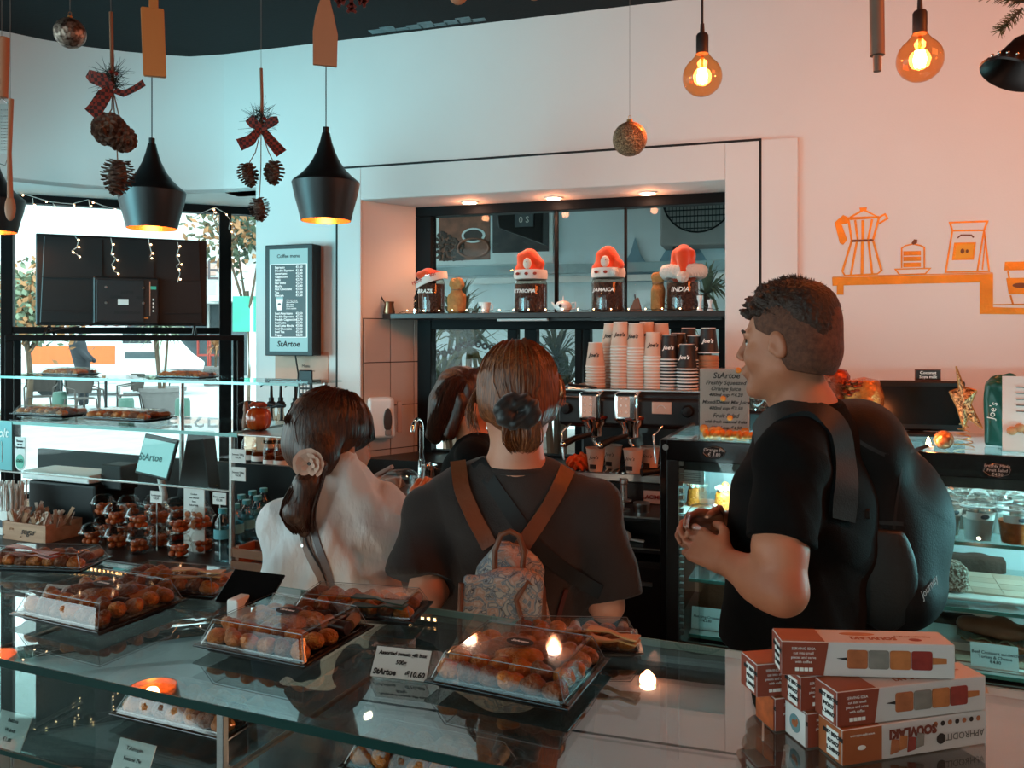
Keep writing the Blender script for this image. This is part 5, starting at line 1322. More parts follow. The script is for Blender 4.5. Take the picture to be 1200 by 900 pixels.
garland('pine cone garland with tartan ribbon and fir sprig at the far left', 130, 1.95, [(128, 152, 1.15, 1.2), (144, 163, .95, 1.0), (138, 207, 1.1, .15)], (130, 14), (132, 104),
  [[(132, 104, .024, -.02), (120, 94, .034, -.03), (108, 90, .03, -.03), (103, 86, .02, -.02)], [(130, 104, .02, -.02), (122, 112, .032, -.03), (112, 128, .034, -.03), (106, 134, .034, -.03)], [(134, 106, .015, -.02), (145, 110, .018, -.02), (158, 104, .018, -.02), (169, 97, .02, -.02)]], 3)
garland('pine cone garland with tartan bow left of the black pendant lamp', 306, 2.30, [(291, 205, .85, .3), (321, 203, .85, -.2), (304, 245, .85, .1)], (306, 80), (306, 152),
  [[(306, 150, .018, -.02), (296, 144, .03, -.03), (292, 138, .03, -.03)], [(304, 152, .016, -.02), (294, 164, .03, -.03), (280, 170, .034, -.03)], [(306, 152, .016, -.02), (320, 142, .034, -.03), (326, 140, .02, -.03)], [(308, 152, .018, -.02), (318, 166, .03, -.03), (330, 180, .034, -.03)]], 5)
# wooden tools
M_wd = wood('orange_wood', '#b0672c', '#d08a4c', 4, (1, 1, .25)); M_wd2 = wood('beech_wood', '#a86c4c', '#bf8562', 4, (1, 1, .25)); M_wd3 = wood('grey_wood', '#6d5548', '#86695a', 4, (1, 1, .25))
def roundrect(x0, x1, z0, z1, r, n=4):
 out = []
 for cx, cz, a0 in ((x1 - r, z1 - r, 0), (x0 + r, z1 - r, 90), (x0 + r, z0 + r, 180), (x1 - r, z0 + r, 270)):
  for k in range(n + 1): a = R(a0 + 90 * k / n); out.append((cx + r * math.cos(a), cz + r * math.sin(a)))
 return out
s_ = 1.7 / F
t = thing('cutting_board', 'small orange wooden cutting board hanging above the middle black pendant', 'cutting board', at(180, 50, 1.7), R(22))
MB().prism(roundrect(-12.5 * s_, 12.5 * s_, -40 * s_, 40 * s_, .004), -.006, .006, 'y').build('board', M_wd, t, bevel=.0015).rotation_euler.y = R(-2)
MB().prism(roundrect(-5 * s_, 5 * s_, 39 * s_, 80 * s_, .004), -.005, .005, 'y').build('handle', M_wd, t, bevel=.0015)
cord_up(t, 78 * s_, .0006)
t = thing('wooden_spatula', 'flat reddish wooden spatula hanging above the black pendant lamp', 'spatula', at(381, 60, 1.8), R(12)); s_ = 1.8 / F
MB().prism([(-14 * s_, -17 * s_), (13.5 * s_, -18 * s_), (14.5 * s_, 20 * s_), (10 * s_, 42 * s_), (6 * s_, 58 * s_), (4.5 * s_, 120 * s_), (-4.5 * s_, 120 * s_), (-6 * s_, 58 * s_), (-11 * s_, 42 * s_), (-14 * s_, 22 * s_)], -.004, .004, 'y').build('blade', M_wd2, t, bevel=.0015)
cord_up(t, 118 * s_, .0006)
t = thing('wooden_spoon', 'long pale wooden spoon hanging beside the grater at the left edge', 'spoon', at(12, 240, 1.75)); s_ = 1.75 / F
b = MB(); b.ell((0, 0, -4 * s_), (6.5 * s_, .006, 15 * s_), 14, 10); b.tube([(0, 0, 8 * s_), (-1 * s_, 0, 60 * s_), (1 * s_, 0, 124 * s_)], [.0062, .0045, .0055], 8); b.build('spoon', M_wd2, t, smooth=60)
cord_up(t, 122 * s_, .0006)
t = thing('grater', 'steel hand grater with a wooden handle hanging at the left edge', 'grater', at(2, 110, 1.8)); s_ = 1.8 / F
MB().tube([(1.5 * s_, 0, -5 * s_), (3 * s_, 0, 66 * s_)], [.0105, .0120], 12).build('handle', M_wd2, t, smooth=50, bevel=.002)
b = MB(); b.prism(roundrect(-14 * s_, 9.5 * s_, -70 * s_, -12 * s_, .004), -.001, .001, 'y'); b.build('plate', M_steel, t)
b = MB()
for i in range(9):
 for k in range(14): b.ell(((-12 + i * 2.4) * s_, -.002, (-66 + k * 3.6) * s_), (.0014, .0012, .001), 5, 3)
o = b.build('teeth', M_chrome, t, recalc=False); o['kind'] = 'stuff'
MB().tube([(-6 * s_, 0, -12 * s_), (0, 0, -4 * s_), (9 * s_, 0, -14 * s_), (9 * s_, 0, -70 * s_), (4 * s_, 0, -84 * s_), (-8 * s_, 0, -80 * s_)], .0012, 5).build('wire_frame', M_chrome, t)
cord_up(t, 66 * s_, .0006)
t = thing('rolling_pin', 'grey wooden rolling pin hanging between the two filament bulbs', 'rolling pin', at(1028, 40, 1.9)); s_ = 1.9 / F
MB().tube([(.2 * s_, 0, -25 * s_), (-1 * s_, 0, 80 * s_)], 8.3 * s_, 14).build('barrel', M_wd3, t, smooth=50)
MB().tube([(0, 0, -44 * s_), (0, 0, -25 * s_)], [4.4 * s_, 4.9 * s_], 12).build('handle', M_wd3, t, smooth=50, bevel=.001)
cord_up(t, 78 * s_, .0006)
t = thing('wooden_ladle', 'rounded tip of a wooden ladle at the top edge above the niche', 'spoon', at(537, -12, 1.8)); s_ = 1.8 / F
MB().ell((0, 0, 0), (13 * s_, .008, 18 * s_), 16, 10).build('bowl', M_wd2, t, smooth=60); MB().cyl((0, 0, 15 * s_), (0, 0, 140 * s_), .005, n=8).build('handle', M_wd2, t)
cord_up(t, 138 * s_, .0006)
t = thing('wooden_ladle', 'second wooden ladle tip at the top edge, further right', 'spoon', at(626, -16, 1.8))
MB().ell((0, 0, 0), (11 * s_, .008, 17 * s_), 16, 10).build('bowl', M_wd2, t, smooth=60); MB().cyl((0, 0, 15 * s_), (0, 0, 140 * s_), .005, n=8).build('handle', M_wd2, t)
cord_up(t, 138 * s_, .0006)
t = thing('snowflake_ornament', 'dark red glitter snowflake hanging at the top edge beside the spatula', 'ornament', at(412, -6, 1.8)); m = mat('red_glitter', '#6e2016', rough=.6, bump=.8, bscale=300)
b = MB()
for k in range(6):
 a = k * PI / 3 + PI / 2; e = Vector((math.cos(a), 0, math.sin(a)))
 b.bar((0, 0, 0), e * 20 * s_, .008, .004, (0, 1, 0))
 for q in (.5, .78):
  for d_ in (-1, 1):
   a2 = a + d_ * .8; e2 = Vector((math.cos(a2), 0, math.sin(a2))); b.bar(e * 20 * s_ * q, e * 20 * s_ * q + e2 * 7 * s_, .006, .004, (0, 1, 0))
b.build('snowflake', m, t); cord_up(t, 18 * s_, .0006)
# fir branch with bell, top right
t = thing('fir_branch', 'green fir branch hanging at the top right corner', 'garland', at(1190, 10, 1.6)); s_ = 1.6 / F; M_fir = mat('fir_green', '#4a4a22', rough=.7, var=.4)
rnd = random.Random(8)
for (a0, b0) in (((10, 8), (-38, 14)), ((8, 0), (-22, -28)), ((12, 6), (30, -10)), ((10, 10), (-10, 26))):
 p0 = Vector((a0[0] * s_, 0, a0[1] * s_)); p1 = Vector((b0[0] * s_, -.01, b0[1] * s_))
 MB().tube([p0, p1], [.003, .0015], 6).build('twig', M_bark, t)
 b = MB()
 for i in range(110):
  f = rnd.random(); q = p0.lerp(p1, f); d_ = (p1 - p0).normalized(); a = rnd.uniform(0, 2 * PI); o_ = d_.orthogonal().normalized(); o2 = d_.cross(o_)
  v = (o_ * math.cos(a) + o2 * math.sin(a) + d_ * .7).normalized() * 11 * s_; b.tube([q, q + v], [.0011, .0004], 3, caps=False)
 o = b.build('needles', M_fir, t, recalc=False); o['kind'] = 'stuff'
cord_up(t, 8 * s_, .0008)
t = thing('metal_bell', 'dark brown metal bell with silver beads below the fir branch at the right edge', 'bell', at(1194, 70, 1.6), 0)
M_bell = mat('brown_bell', '#2e1a16', rough=.35, metal=.4)
rt = Matrix.Rotation(R(28), 4, 'Y')
b = MB(rt); b.lathe([(.0, .052), (.014, .05), (.026, .036), (.034, .012), (.044, -.014), (.060, -.032), (.058, -.036), (.04, -.02), (.02, .02), (0, .04)], 32); b.build('bell', M_bell, t, smooth=40)
b = MB(rt)
for k in range(18):
 a = k / 18 * 2 * PI; b.ell((.050 * math.cos(a), .050 * math.sin(a), -.017), .0035, 6, 4)
b.build('beads', M_chrome, t, smooth=60)
MB(rt).tube([(0, 0, .05), (0, 0, .075)], .002, 6).build('loop', M_cord, t); MB().cyl(rt @ Vector((0, 0, .075)), (rt @ Vector((0, 0, .075))) + Vector((0, 0, ZC - t.location.z - .08)), .0007, n=4).build('cord', M_thread, t)
# string lights along the window head and over the television
M_wire = mat('white_wire', '#b9b4b0', rough=.5); M_ml = emis('mini_led', '#ffc890', 12)
def wires(lab, paths, fr, y, seed, name='string_lights'):
 t = thing(name, lab, 'string lights', fr.w(0, y), fr.a); rnd = random.Random(seed); b = MB(); nb = 0
 for pth in paths:
  pts = []
  for i in range(len(pth) - 1):
   for k in range(4):
    f = k / 4; px = pth[i][0] * (1 - f) + pth[i + 1][0] * f; py = pth[i][1] * (1 - f) + pth[i + 1][1] * f
    pts.append((fr.px(px, y), rnd.uniform(-.006, .006), fr.pz(px, py, y)))
  px, py = pth[-1]; pts.append((fr.px(px, y), 0, fr.pz(px, py, y)))
  MB().tube(pts, .0022, 5).build('wire', M_wire, t)
  for k in range(2, len(pts), 5):
   q = Vector(pts[k]); MB().ell(q + Vector((.008, -.004, -.008)), .0045, 6, 4).build('bulb', M_ml, t)
 return t
wires('white string lights draped along the top of the shop window', [[(20, 226), (30, 228), (60, 237), (85, 239), (103, 234), (120, 241), (146, 247)], [(226, 255), (240, 248), (252, 243), (264, 250), (270, 258), (268, 268), (272, 272)], [(38, 232), (40, 245)], [(62, 238), (66, 245)], [(86, 240), (87, 246)], [(104, 235), (106, 245)], [(252, 243), (250, 252)]], WL, -.08, 1)
for i, pth in enumerate(([(88, 277), (92, 282), (90, 290), (84, 294), (90, 298), (95, 302)], [(130, 279), (132, 290), (130, 298), (136, 303), (131, 310), (134, 318), (139, 320)], [(174, 280), (176, 290), (178, 297), (176, 301)], [(208, 284), (210, 290), (207, 300), (211, 308), (207, 312), (211, 320), (208, 331)])):
 wires('icicle light strand hanging over the back of the television, ' + ['leftmost', 'second from left', 'third from left', 'rightmost'][i], [pth], TVF, -.06, i, 'icicle_lights')
# ================================================================== TELEVISION on a black rack
tv = thing('television', 'large black flat television seen from behind in front of the shop window', 'television', TVF.w(0, 0, 1.612), TVF.a)
M_tvb = mat('tv_back', '#0f1011', rough=.42, var=.1)
MB().box(0, .812, .0, .03, .048, .514).build('panel', M_tvb, tv, bevel=.006)
MB().frus(.02, .79, -.012, .0, .06, .04, .77, -.03, 0, .50).build('back_shell', M_tvb, tv, bevel=.004)
cx0, cx1 = TVF.px(109, -.05), TVF.px(186, -.05)
MB().box(cx0, cx1, -.058, -.012, .052, .300).build('rear_housing', M_tvb, tv, bevel=.008)
MB().box(cx0 + .015, cx1 - .07, -.063, -.056, .066, .285).build('mount_plate', mat('tv_back2', '#17181a', rough=.55), tv, bevel=.003)
for x in (cx0 + .06, cx0 + .235):
 for z_ in (.165, .245): MB().lathe([(.0, 0), (.007, 0), (.007, .004), (.0, .004)], 12).build('screw', M_chrome, tv).matrix_local = Matrix.Translation((x, -.062, z_)) @ Matrix.Rotation(PI / 2, 4, 'X')
for x0, x1, z_ in ((.08, .13, .20), (.20, .25, .20), (.10, .22, .12), (.13, .19, .225)):
 for k in range(4): MB().box(cx0 + x0, cx0 + x1, -.0645, -.063, z_ - k * .004, z_ - k * .004 + .002).build('vent_slot', M_matte, tv)
MB().box(cx0 + .115, cx0 + .165, -.0645, -.063, .155, .185).build('rating_label', M_paper, tv)
MB().box(cx1 - .045, cx1 - .04, -.060, -.056, .10, .28).build('port_strip', M_steel, tv); MB().box(cx1 - .04, cx1 - .012, -.062, -.057, .238, .255).build('plug', M_ggreen, tv)
for k in range(4): MB().box(cx1 - .03, cx1 - .022, -.06, -.057, .12 + k * .02, .13 + k * .02).build('port', M_white, tv)
MB().box(cx0 + .07, cx1 - .05, -.061, -.056, .084, .092).build('connector_row', M_brass, tv)
for x in (.30, .545): MB().box(x - .003, x + .003, -.034, -.02, .30, .49).build('rib', M_tvb, tv)
for x0, x1 in ((.03, .27), (.60, .78)):
 for z_ in (.115, .29): MB().box(x0, x1, -.034, -.026, z_, z_ + .006).build('rib', M_tvb, tv)
for x in (.06, .75): MB().tube([(x, .01, .05), (x - .012, -.10, .003)], .006, 6).build('foot', M_black, tv); MB().tube([(x, .01, .05), (x + .012, .10, .003)], .006, 6).build('foot', M_black, tv)
MB().tube([(cx0 + .06, -.06, .08), (.24, -.07, .05), (.12, -.05, .03), (.04, -.05, .008)], .003, 6).build('cable', M_cord, tv)
rk = thing('steel_rack', 'black square tube rack carrying the television', 'rack', TVF.w(0, 0), TVF.a)
x0, x1 = -.115, .995
for x in (x0, x1 - .035):
 for y in (-.13, .12): MB().box(x, x + .035, y, y + .03, 0, 1.58).build('post', M_frame, rk, bevel=.003)
MB().box(x0, x1, -.13, .15, 1.58, 1.61).build('top_shelf', M_frame, rk, bevel=.003)
MB().box(x0, x1, -.13, -.10, .25, .28).build('crossbar', M_frame, rk); 
# ================================================================== COFFEE MENU SCREEN
ym = -.115
def mx_(px): return WB.px(px, ym)
def mz(py, px=338): return WB.pz(px, py, ym)
ms = thing('menu_screen', 'tall black framed coffee menu screen on the wall beside the shop window', 'screen', WB.w(0, ym), WB.a)
X0, X1 = mx_(310.5), mx_(366.5); Z0, Z1 = mz(417), mz(286.5)
M_scr = emis('screen_teal', '#7fb6b8', .75); M_scrd = emis('screen_dark', '#151d20', .6); M_txt = emis('screen_text', '#dff4f4', .9)
MB().box(X0, X1, 0, .085, Z0, Z1).build('casing', M_bplast, ms, bevel=.004)
w_ = X1 - X0; h_ = Z1 - Z0; MB().box(X0 + .1 * w_, X0 + .9 * w_, -.002, 0, Z0 + .04 * h_, Z1 - .04 * h_).build('display', M_scr, ms)
MB().box(X0 + .115 * w_, X0 + .885 * w_, -.0028, -.002, Z0 + .165 * h_, Z1 - .175 * h_).build('menu_panel', M_txt, ms)
MB().box(X0 + .13 * w_, X0 + .87 * w_, -.0034, -.0028, Z0 + .17 * h_, Z1 - .18 * h_).build('menu_panel', M_scrd, ms)
M_dk = mat('dark_ink', '#1c1a1a')
text('Coffee menu', .026, M_dk, ms, (X0 + .5 * w_, -.003, Z1 - .105 * h_), bold=.0004)
text('StArtoe', .042, M_dk, ms, (X0 + .5 * w_, -.003, Z0 + .105 * h_), shear=.15, bold=.001)
rows = [('Espresso', '€1,60'), ('Double Espresso', '€1,80'), ('Americano', '€2,00'), ('Cappuccino', '€2,70'), ('Latte', '€2,70'), ('Flat white', '€2,70'), ('Mocha', '€2,80'), ('Hot Chocolate', '€3,00'), ('Tea', '€1,50'), ('Nescafe', '€1,60')]
r2 = [('Iced Americano', '€2,50'), ('Freddo Espresso', '€2,50'), ('Freddo Cappuccino', '€2,70'), ('Iced Latte', '€2,70'), ('Iced Latte Mocha', '€3,00'), ('Iced Chocolate', '€3,00'), ('Iced Tea', '€2,20'), ('Frappe', '€2,00')]
def menu_rows(rr, z, dz):
 for a_, b_ in rr:
  text(a_, .0165, M_txt, ms, (X0 + .22 * w_, -.0037, z), align='LEFT', bold=.0002); text(b_, .0165, M_txt, ms, (X0 + .66 * w_, -.0037, z), align='LEFT', bold=.0002); z -= dz
menu_rows(rows, Z1 - .205 * h_, .0281 * h_); menu_rows(r2, Z1 - .62 * h_, .0275 * h_)
for k, s in enumerate(('Add extra syrup', 'Almond/Soy/Oat', 'Milk option', 'Extra shot', 'Decaf available')): text(s, .010, M_txt, ms, (X0 + .46 * w_, -.0037, Z1 - (.50 + k * .019) * h_), align='LEFT')
MB().prism([(X0 + .27 * w_, Z1 - .59 * h_), (X0 + .36 * w_, Z1 - .59 * h_), (X0 + .39 * w_, Z1 - .49 * h_), (X0 + .24 * w_, Z1 - .49 * h_)], -.004, -.0034, 'y').build('cup_picture', M_txt, ms)
MB().box(X0 + .24 * w_, X0 + .39 * w_, -.0045, -.0034, Z1 - .49 * h_, Z1 - .472 * h_).build('cup_picture_lid', M_scr, ms); MB().prism([(X0 + (.315 + .035 * math.cos(a)) * w_, Z1 - (.535 + .010 * math.sin(a)) * h_) for a in np.linspace(0, 6.1, 12)], -.0045, -.004, 'y').build('cup_picture_badge', M_scrd, ms)
MB().tube([(mx_(340), .05, Z0), (mx_(341) , .07, Z0 - .1), (mx_(336), .09, Z0 - .25), (mx_(333), .10, Z0 - .38)], .004, 6).build('power_cable', M_cord, ms)
# pink paper notice under it
t = thing('paper_notice', 'pinkish paper notice on the wall below the menu screen', 'notice', WB.w(0, 0), WB.a)
MB().box(WB.px(323, 0), WB.px(385, 0), -.004, -.001, WB.pz(350, 448), WB.pz(350, 412)).build('sheet', mat('pink_paper', '#c49a86', rough=.7), t)
for py, s, sz in ((429, 'Menu', .022), (434.5, 'Scan for our full menu', .012), (447, 'Thank you', .012)): text(s, sz, M_dk, t, (WB.px(359, 0), -.005, WB.pz(359, py)))
# soap dispenser on the tiled cheek
xs = WB.px(443, .06); t = thing('soap_dispenser', 'white wall mounted soap dispenser with grey level window on the beige tiles', 'dispenser', WB.w(xs, .085, 1.185), WB.a + ang * .55)
MB().frus(-.075, .07, -.085, .0, -.115, -.070, .065, -.075, 0, .10).build('body', M_white, t, bevel=.02, seg=4)
MB().prism([(.030 + .022 * math.cos(a), -.02 + .065 * max(math.sin(a), -.75)) for a in np.linspace(0, 2 * PI, 20, endpoint=False)], -.094, -.080, 'y').build('level_window', mat('smoky_plastic', '#4a4340', rough=.2), t, bevel=.004)
MB().box(.015, .05, -.092, -.06, -.10, -.07).build('pump_lever', mat('grey_plastic', '#8f8783', rough=.4), t, bevel=.006)
MB().box(.085, .11, -.05, -.02, -.09, .075).build('bracket', mat('beige_plastic', '#b99a8c', rough=.4), t, bevel=.004)
t = thing('thin_cable', 'thin black cable running down the tiles from the niche shelf to the soap dispenser', 'cable', (0, 0, 0))
pts = [WB.w(WB.px(a, c) , c, WB.pz(a, q, c)) for a, q, c in ((477, 373, .24), (470, 400, .22), (462, 420, .19), (450, 445, .13), (440, 468, .07))]
MB().tube(pts, .0028, 6).build('cable', M_cord, t, smooth=60)
# ================================================================== SYRUP BOTTLES with pumps
rs = thing('syrup_riser', 'black crate printed with white figures holding the syrup bottles', 'crate', WB.w(WB.px(322, -.35), -.33, .87), WB.a)
MB().box(-.26, .20, -.10, .14, 0, .09).build('box', M_bplast, rs, bevel=.004)
text('183', .05, M_wink, rs, (-.04, -.102, .045), bold=.001)
def syrup():
 t = thing('syrup_bottle', '', 'syrup bottle', (0, 0, 0), 0, 'syrup bottles with pumps')
 M_sg = glass('syrup_glass', '#e4d2c4', ior=1.5)
 MB().lathe([(0, 0), (.036, 0), (.038, .006), (.038, .19), (.034, .215), (.018, .25), (.015, .27), (.0165, .29), (0, .29)], 20).build('bottle', M_sg, t, smooth=40)
 MB().lathe([(0, .004), (.034, .004), (.034, .17), (0, .17)], 16).build('syrup', mat('amber_syrup', '#7a3e20', rough=.1, trans=.3), t, smooth=40)
 MB().lathe([(.0388, .06), (.0388, .15)], 20, a0=PI * .95, a1=PI * 2.05).build('label', M_paper, t, smooth=60)
 MB().lathe([(.0392, .062), (.0392, .085)], 20, a0=PI * 1.2, a1=PI * 1.8).build('fruit_print', mat('fruit_print', '#6b2a22', rough=.6, var=.5, nscale=60), t, smooth=60)
 MB().lathe([(.0392, .108), (.0392, .125)], 20, a0=PI * 1.1, a1=PI * 1.9).build('name_band', M_ink, t, smooth=60)
 MB().lathe([(0, .285), (.022, .285), (.022, .31), (.013, .318), (.013, .335), (.008, .338), (.006, .40), (0, .40)], 16).build('pump_collar', M_bplast, t, smooth=40)
 MB().tube([(.02, 0, .405), (-.01, 0, .408), (-.045, 0, .400), (-.055, 0, .388)], [.008, .007, .005, .004], 8).build('pump_nozzle', M_bplast, t, smooth=60)
 return t
s0 = syrup(); first = True
for i, (px, y, z_, rz, lab) in enumerate(((318, -.28, .96, .3, 'tall pump syrup bottle behind the front row, leftmost of the tall ones'), (329, -.26, .96, .2, 'tall pump syrup bottle, second of the tall ones'), (346, -.27, .96, .1, 'pump syrup bottle nearest the phone at the right end of the row'),
          (304, -.38, .87, .4, 'pump syrup bottle at the left end in front of the crate'), (318, -.47, .87, .2, 'front row pump syrup bottle below the leftmost tall one'), (330, -.47, .87, .0, 'front row pump syrup bottle, right of centre'), (292, -.36, .87, .5, 'pump syrup bottle nearest the window post'))):
 if i >= 3: z_ = .87
 p = WB.w(WB.px(px, y), y, z_)
 if first: s0.location = p; s0.rotation_euler.z = WB.a + rz; s0['label'] = lab; first = False
 else: dup(s0, p, WB.a + rz, lab)
t = thing('phone', 'small black card terminal standing behind the syrup bottles', 'card terminal', WB.w(WB.px(360, -.12), -.12, .87), WB.a)
MB().box(-.035, .035, -.012, .012, 0, .44).build('stand', M_bplast, t, bevel=.005); MB().box(-.04, .04, -.02, -.008, .36, .56).build('handset', M_bplast, t, bevel=.008)
for k in range(12): MB().box(-.028 + (k % 3) * .02, -.015 + (k % 3) * .02, -.023, -.02, .38 + (k // 3) * .03, .40 + (k // 3) * .03).build('key', M_white, t)
# small tags and pumpkin jar on the hood
tg = thing('price_tag', 'pair of small white price tags hanging from the side shelf of the glass hood', 'price tag', CO.w(ux + .01, 1.985, 1.18), CO.a, 'price tags on the hood')
for z_ in (.035, -.02): MB().box(0, .055, 0, .002, z_, z_ + .042).build('card', M_paper, tg); text('Sweets 500g\n€6,50', .009, M_dk, tg, (.027, -.0005, z_ + .021))
for px, py, w_, h_, lab, s in ((183, 582, .05, .03, 'small white price tag under the hood left of the cookie leaflet', 'Loukoumi\n€4,50'), (257, 584, .052, .03, 'small white price tag under the hood right of the cookie leaflet', 'Rose water\n€3,20')):
 p = CO.w(CO.px(px, 2.02), 2.02, CH - (py - HZ) / F * CO.w(CO.px(px, 2.02), 2.02).y - .02)
 t = thing('price_tag', lab, 'price tag', p, CO.a, 'price tags on the hood'); MB().box(-w_ / 2, w_ / 2, 0, .002, 0, h_ + .008).build('card', M_paper, t); text(s, .010, M_dk, t, (0, -.0005, h_ / 2 + .004))
 MB().box(-.002, .002, .002, .004, -(p.z - .90), 0.02).build('stick', M_steel, t)
p = CO.w(CO.px(228, 2.06), 2.06, .90); t = thing('cookie_leaflet', 'white leaflet with a picture of cookies standing under the glass hood', 'leaflet', p, CO.a)
zt_ = CH - (572 - HZ) / F * p.y - .90; MB().box(-.045, .04, 0, .003, 0, zt_).build('sheet', M_paper, t)
for k in range(4): text(('Cookies', 'with almond', 'fresh', 'baked daily')[k], .008, M_dk, t, (-.002, -.001, zt_ - .02 - k * .012))
rnd = random.Random(4)
for k in range(9): MB().ell((-.027 + (k % 3) * .024, -.002, .085 + (k // 3) * .018), (.013, .003, .011), 10, 6).build('cookie_print', mat('cookie_print', '#b5602c', rough=.7, var=.3, nscale=50), t)
# round stickers hanging on the glass at the far left
t = thing('aqua_sticker', 'aqua printed sticker on the hood glass at the left edge', 'sticker', CO.w(CO.px(2, 1.99), 1.988, 1.13), CO.a)
M_aq = mat('aqua_print', '#5ba3a6', rough=.4); MB().box(-.10, CO.px(15, 1.99) - CO.px(2, 1.99), -.002, 0, .0, .17).build('sheet', M_aq, t)
text('olt', .045, M_wink, t, (CO.px(5, 1.99) - CO.px(2, 1.99), -.003, .13), shear=.2, bold=.0006); MB().tube([(-.005, -.003, .10), (-.009, -.003, .085), (-.009, -.003, .03), (.008, -.003, .03), (.008, -.003, .085), (.004, -.003, .10)], .001, 4).build('bottle_outline', M_wink, t)
t = thing('review_sticker', 'white tag shaped sticker with a green owl-eyed disc on the hood glass', 'sticker', CO.w(CO.px(25, 1.99), 1.987, 1.13), CO.a)
MB().prism([(-.026, .12), (.026, .12), (.026, .03)] + [(.026 * math.cos(a), .03 + .028 * math.sin(a)) for a in np.linspace(-.1, -PI + .1, 9)] + [(-.026, .03)], -.002, 0, 'y').build('sheet', M_paper, t)
MB().prism([(.021 * math.cos(a), .034 + .026 * math.sin(a)) for a in np.linspace(0, 6.1, 18)], -.003, -.002, 'y').build('disc', mat('sage_green', '#5fae96', rough=.4), t)
for s in (-1, 1): MB().tube([(s * .008 + .0065 * math.cos(a), -.0035, .036 + .0065 * math.sin(a)) for a in np.linspace(0, 6.28, 12, endpoint=False)], .0012, 4, closed=True).build('eye', M_ink, t); MB().ell((s * .008, -.0035, .036), .0022, 6, 4).build('pupil', M_ink, t)
text('Review\nus on\nTripadvisor', .011, M_dk, t, (0, -.003, .095), bold=.0002)
p = CO.w(ux + .02, 2.10, 1.303); t = thing('pumpkin_jar', 'orange glass pumpkin jar topped with orange flowers on the hood shelf', 'ornament', p)
M_pk = mat('orange_glass', '#c2501c', rough=.12, coat=.6, trans=.35); b = MB()
for k in range(8):
 a = k / 8 * 2 * PI; b.ell((.018 * math.cos(a), .018 * math.sin(a), .036), (.024, .024, .036), 10, 8)
b.build('pumpkin', M_pk, t, smooth=60); b = MB()
for k in range(26): b.ell((.022 * math.cos(k * 2.4) * (k / 26) ** .5, .022 * math.sin(k * 2.4) * (k / 26) ** .5, .078 + .008 * random.random()), (.008, .008, .006), 6, 4)
b.build('flowers', mat('dry_orange', '#8f3a1c', rough=.8, var=.4, nscale=80), t); MB().tube([(.0, 0, .07), (.036, -.01, .072)], .003, 5).build('ribbon', M_tw, t)
p = CO.w(ux - .055, 2.13, 1.303); t = thing('small_figurine', 'small brown figurine beside the orange pumpkin jar', 'ornament', p)
b = MB(); b.lathe([(0, 0), (.012, 0), (.014, .02), (.008, .05), (.010, .06), (.006, .085), (0, .09)], 12); b.build('figure', mat('brown_ceramic', '#7a4a2c', rough=.4), t, smooth=60)
# ================================================================== POS tablet and black stand under the hood
p = CO.w(CO.px(184, 2.16), 2.16, .90); t = thing('till_screen', 'tilted tablet till screen on a stand under the glass hood', 'till', p, CO.a + R(-4)); Yp = p.y
zc = CH - (536 - HZ) / F * Yp - .90
Mx = Matrix.Translation((0, 0, zc)) @ Matrix.Rotation(R(-14), 4, 'X') @ Matrix.Rotation(R(5), 4, 'Y')
MB(Mx).box(-.083, .083, -.006, .006, -.070, .074).build('tablet', M_bplast, t, bevel=.004)
MB(Mx).box(-.076, .076, -.0075, -.006, -.060, .058).build('display', emis('tablet_teal', '#8ed0d0', .8), t)
o = text('StArtoe', .036, mat('faded_teal_ink', '#3d6a6c', rough=.6), t, tuple(Mx @ Vector((-.02, -.009, -.005))), rot=(PI / 2 - R(14), 0, 0), bold=.0008)
MB().tube([(0, .02, 0), (0, .03, zc * .5), (0, .01, zc - .05)], .012, 10).build('stand', M_white, t, smooth=60); MB().cyl((0, .02, 0), (0, .02, .01), .05, n=20).build('base', M_white, t)
p = CO.w(CO.px(232, 2.27), 2.27, .90); t = thing('till_housing', 'black wedge shaped till housing behind the tablet', 'till', p, CO.a)
MB().prism([(-.10, 0), (.10, 0), (.05, .365), (-.02, .365)], -.03, .03, 'y').build('housing', M_bplast, t, bevel=.005)
# dark bowls/scales at the far left under the hood
p = CO.w(CO.px(105, 2.2), 2.2, .90); t = thing('scale', 'black counter scale with a long pale pan under the glass hood', 'scale', p, CO.a)
MB().box(-.22, .12, -.08, .10, 0, .17).build('body', M_bplast, t, bevel=.01); MB().box(-.24, .10, -.09, .05, .175, .205).build('pan', M_white, t, bevel=.006); MB().box(.10, .2, -.04, .04, .15, .24).build('display', M_bplast, t, bevel=.006)
# ================================================================== LOW GOODS ON THE BLACK COUNTER
def on_bc(px, py): return atz(px, py, .90)
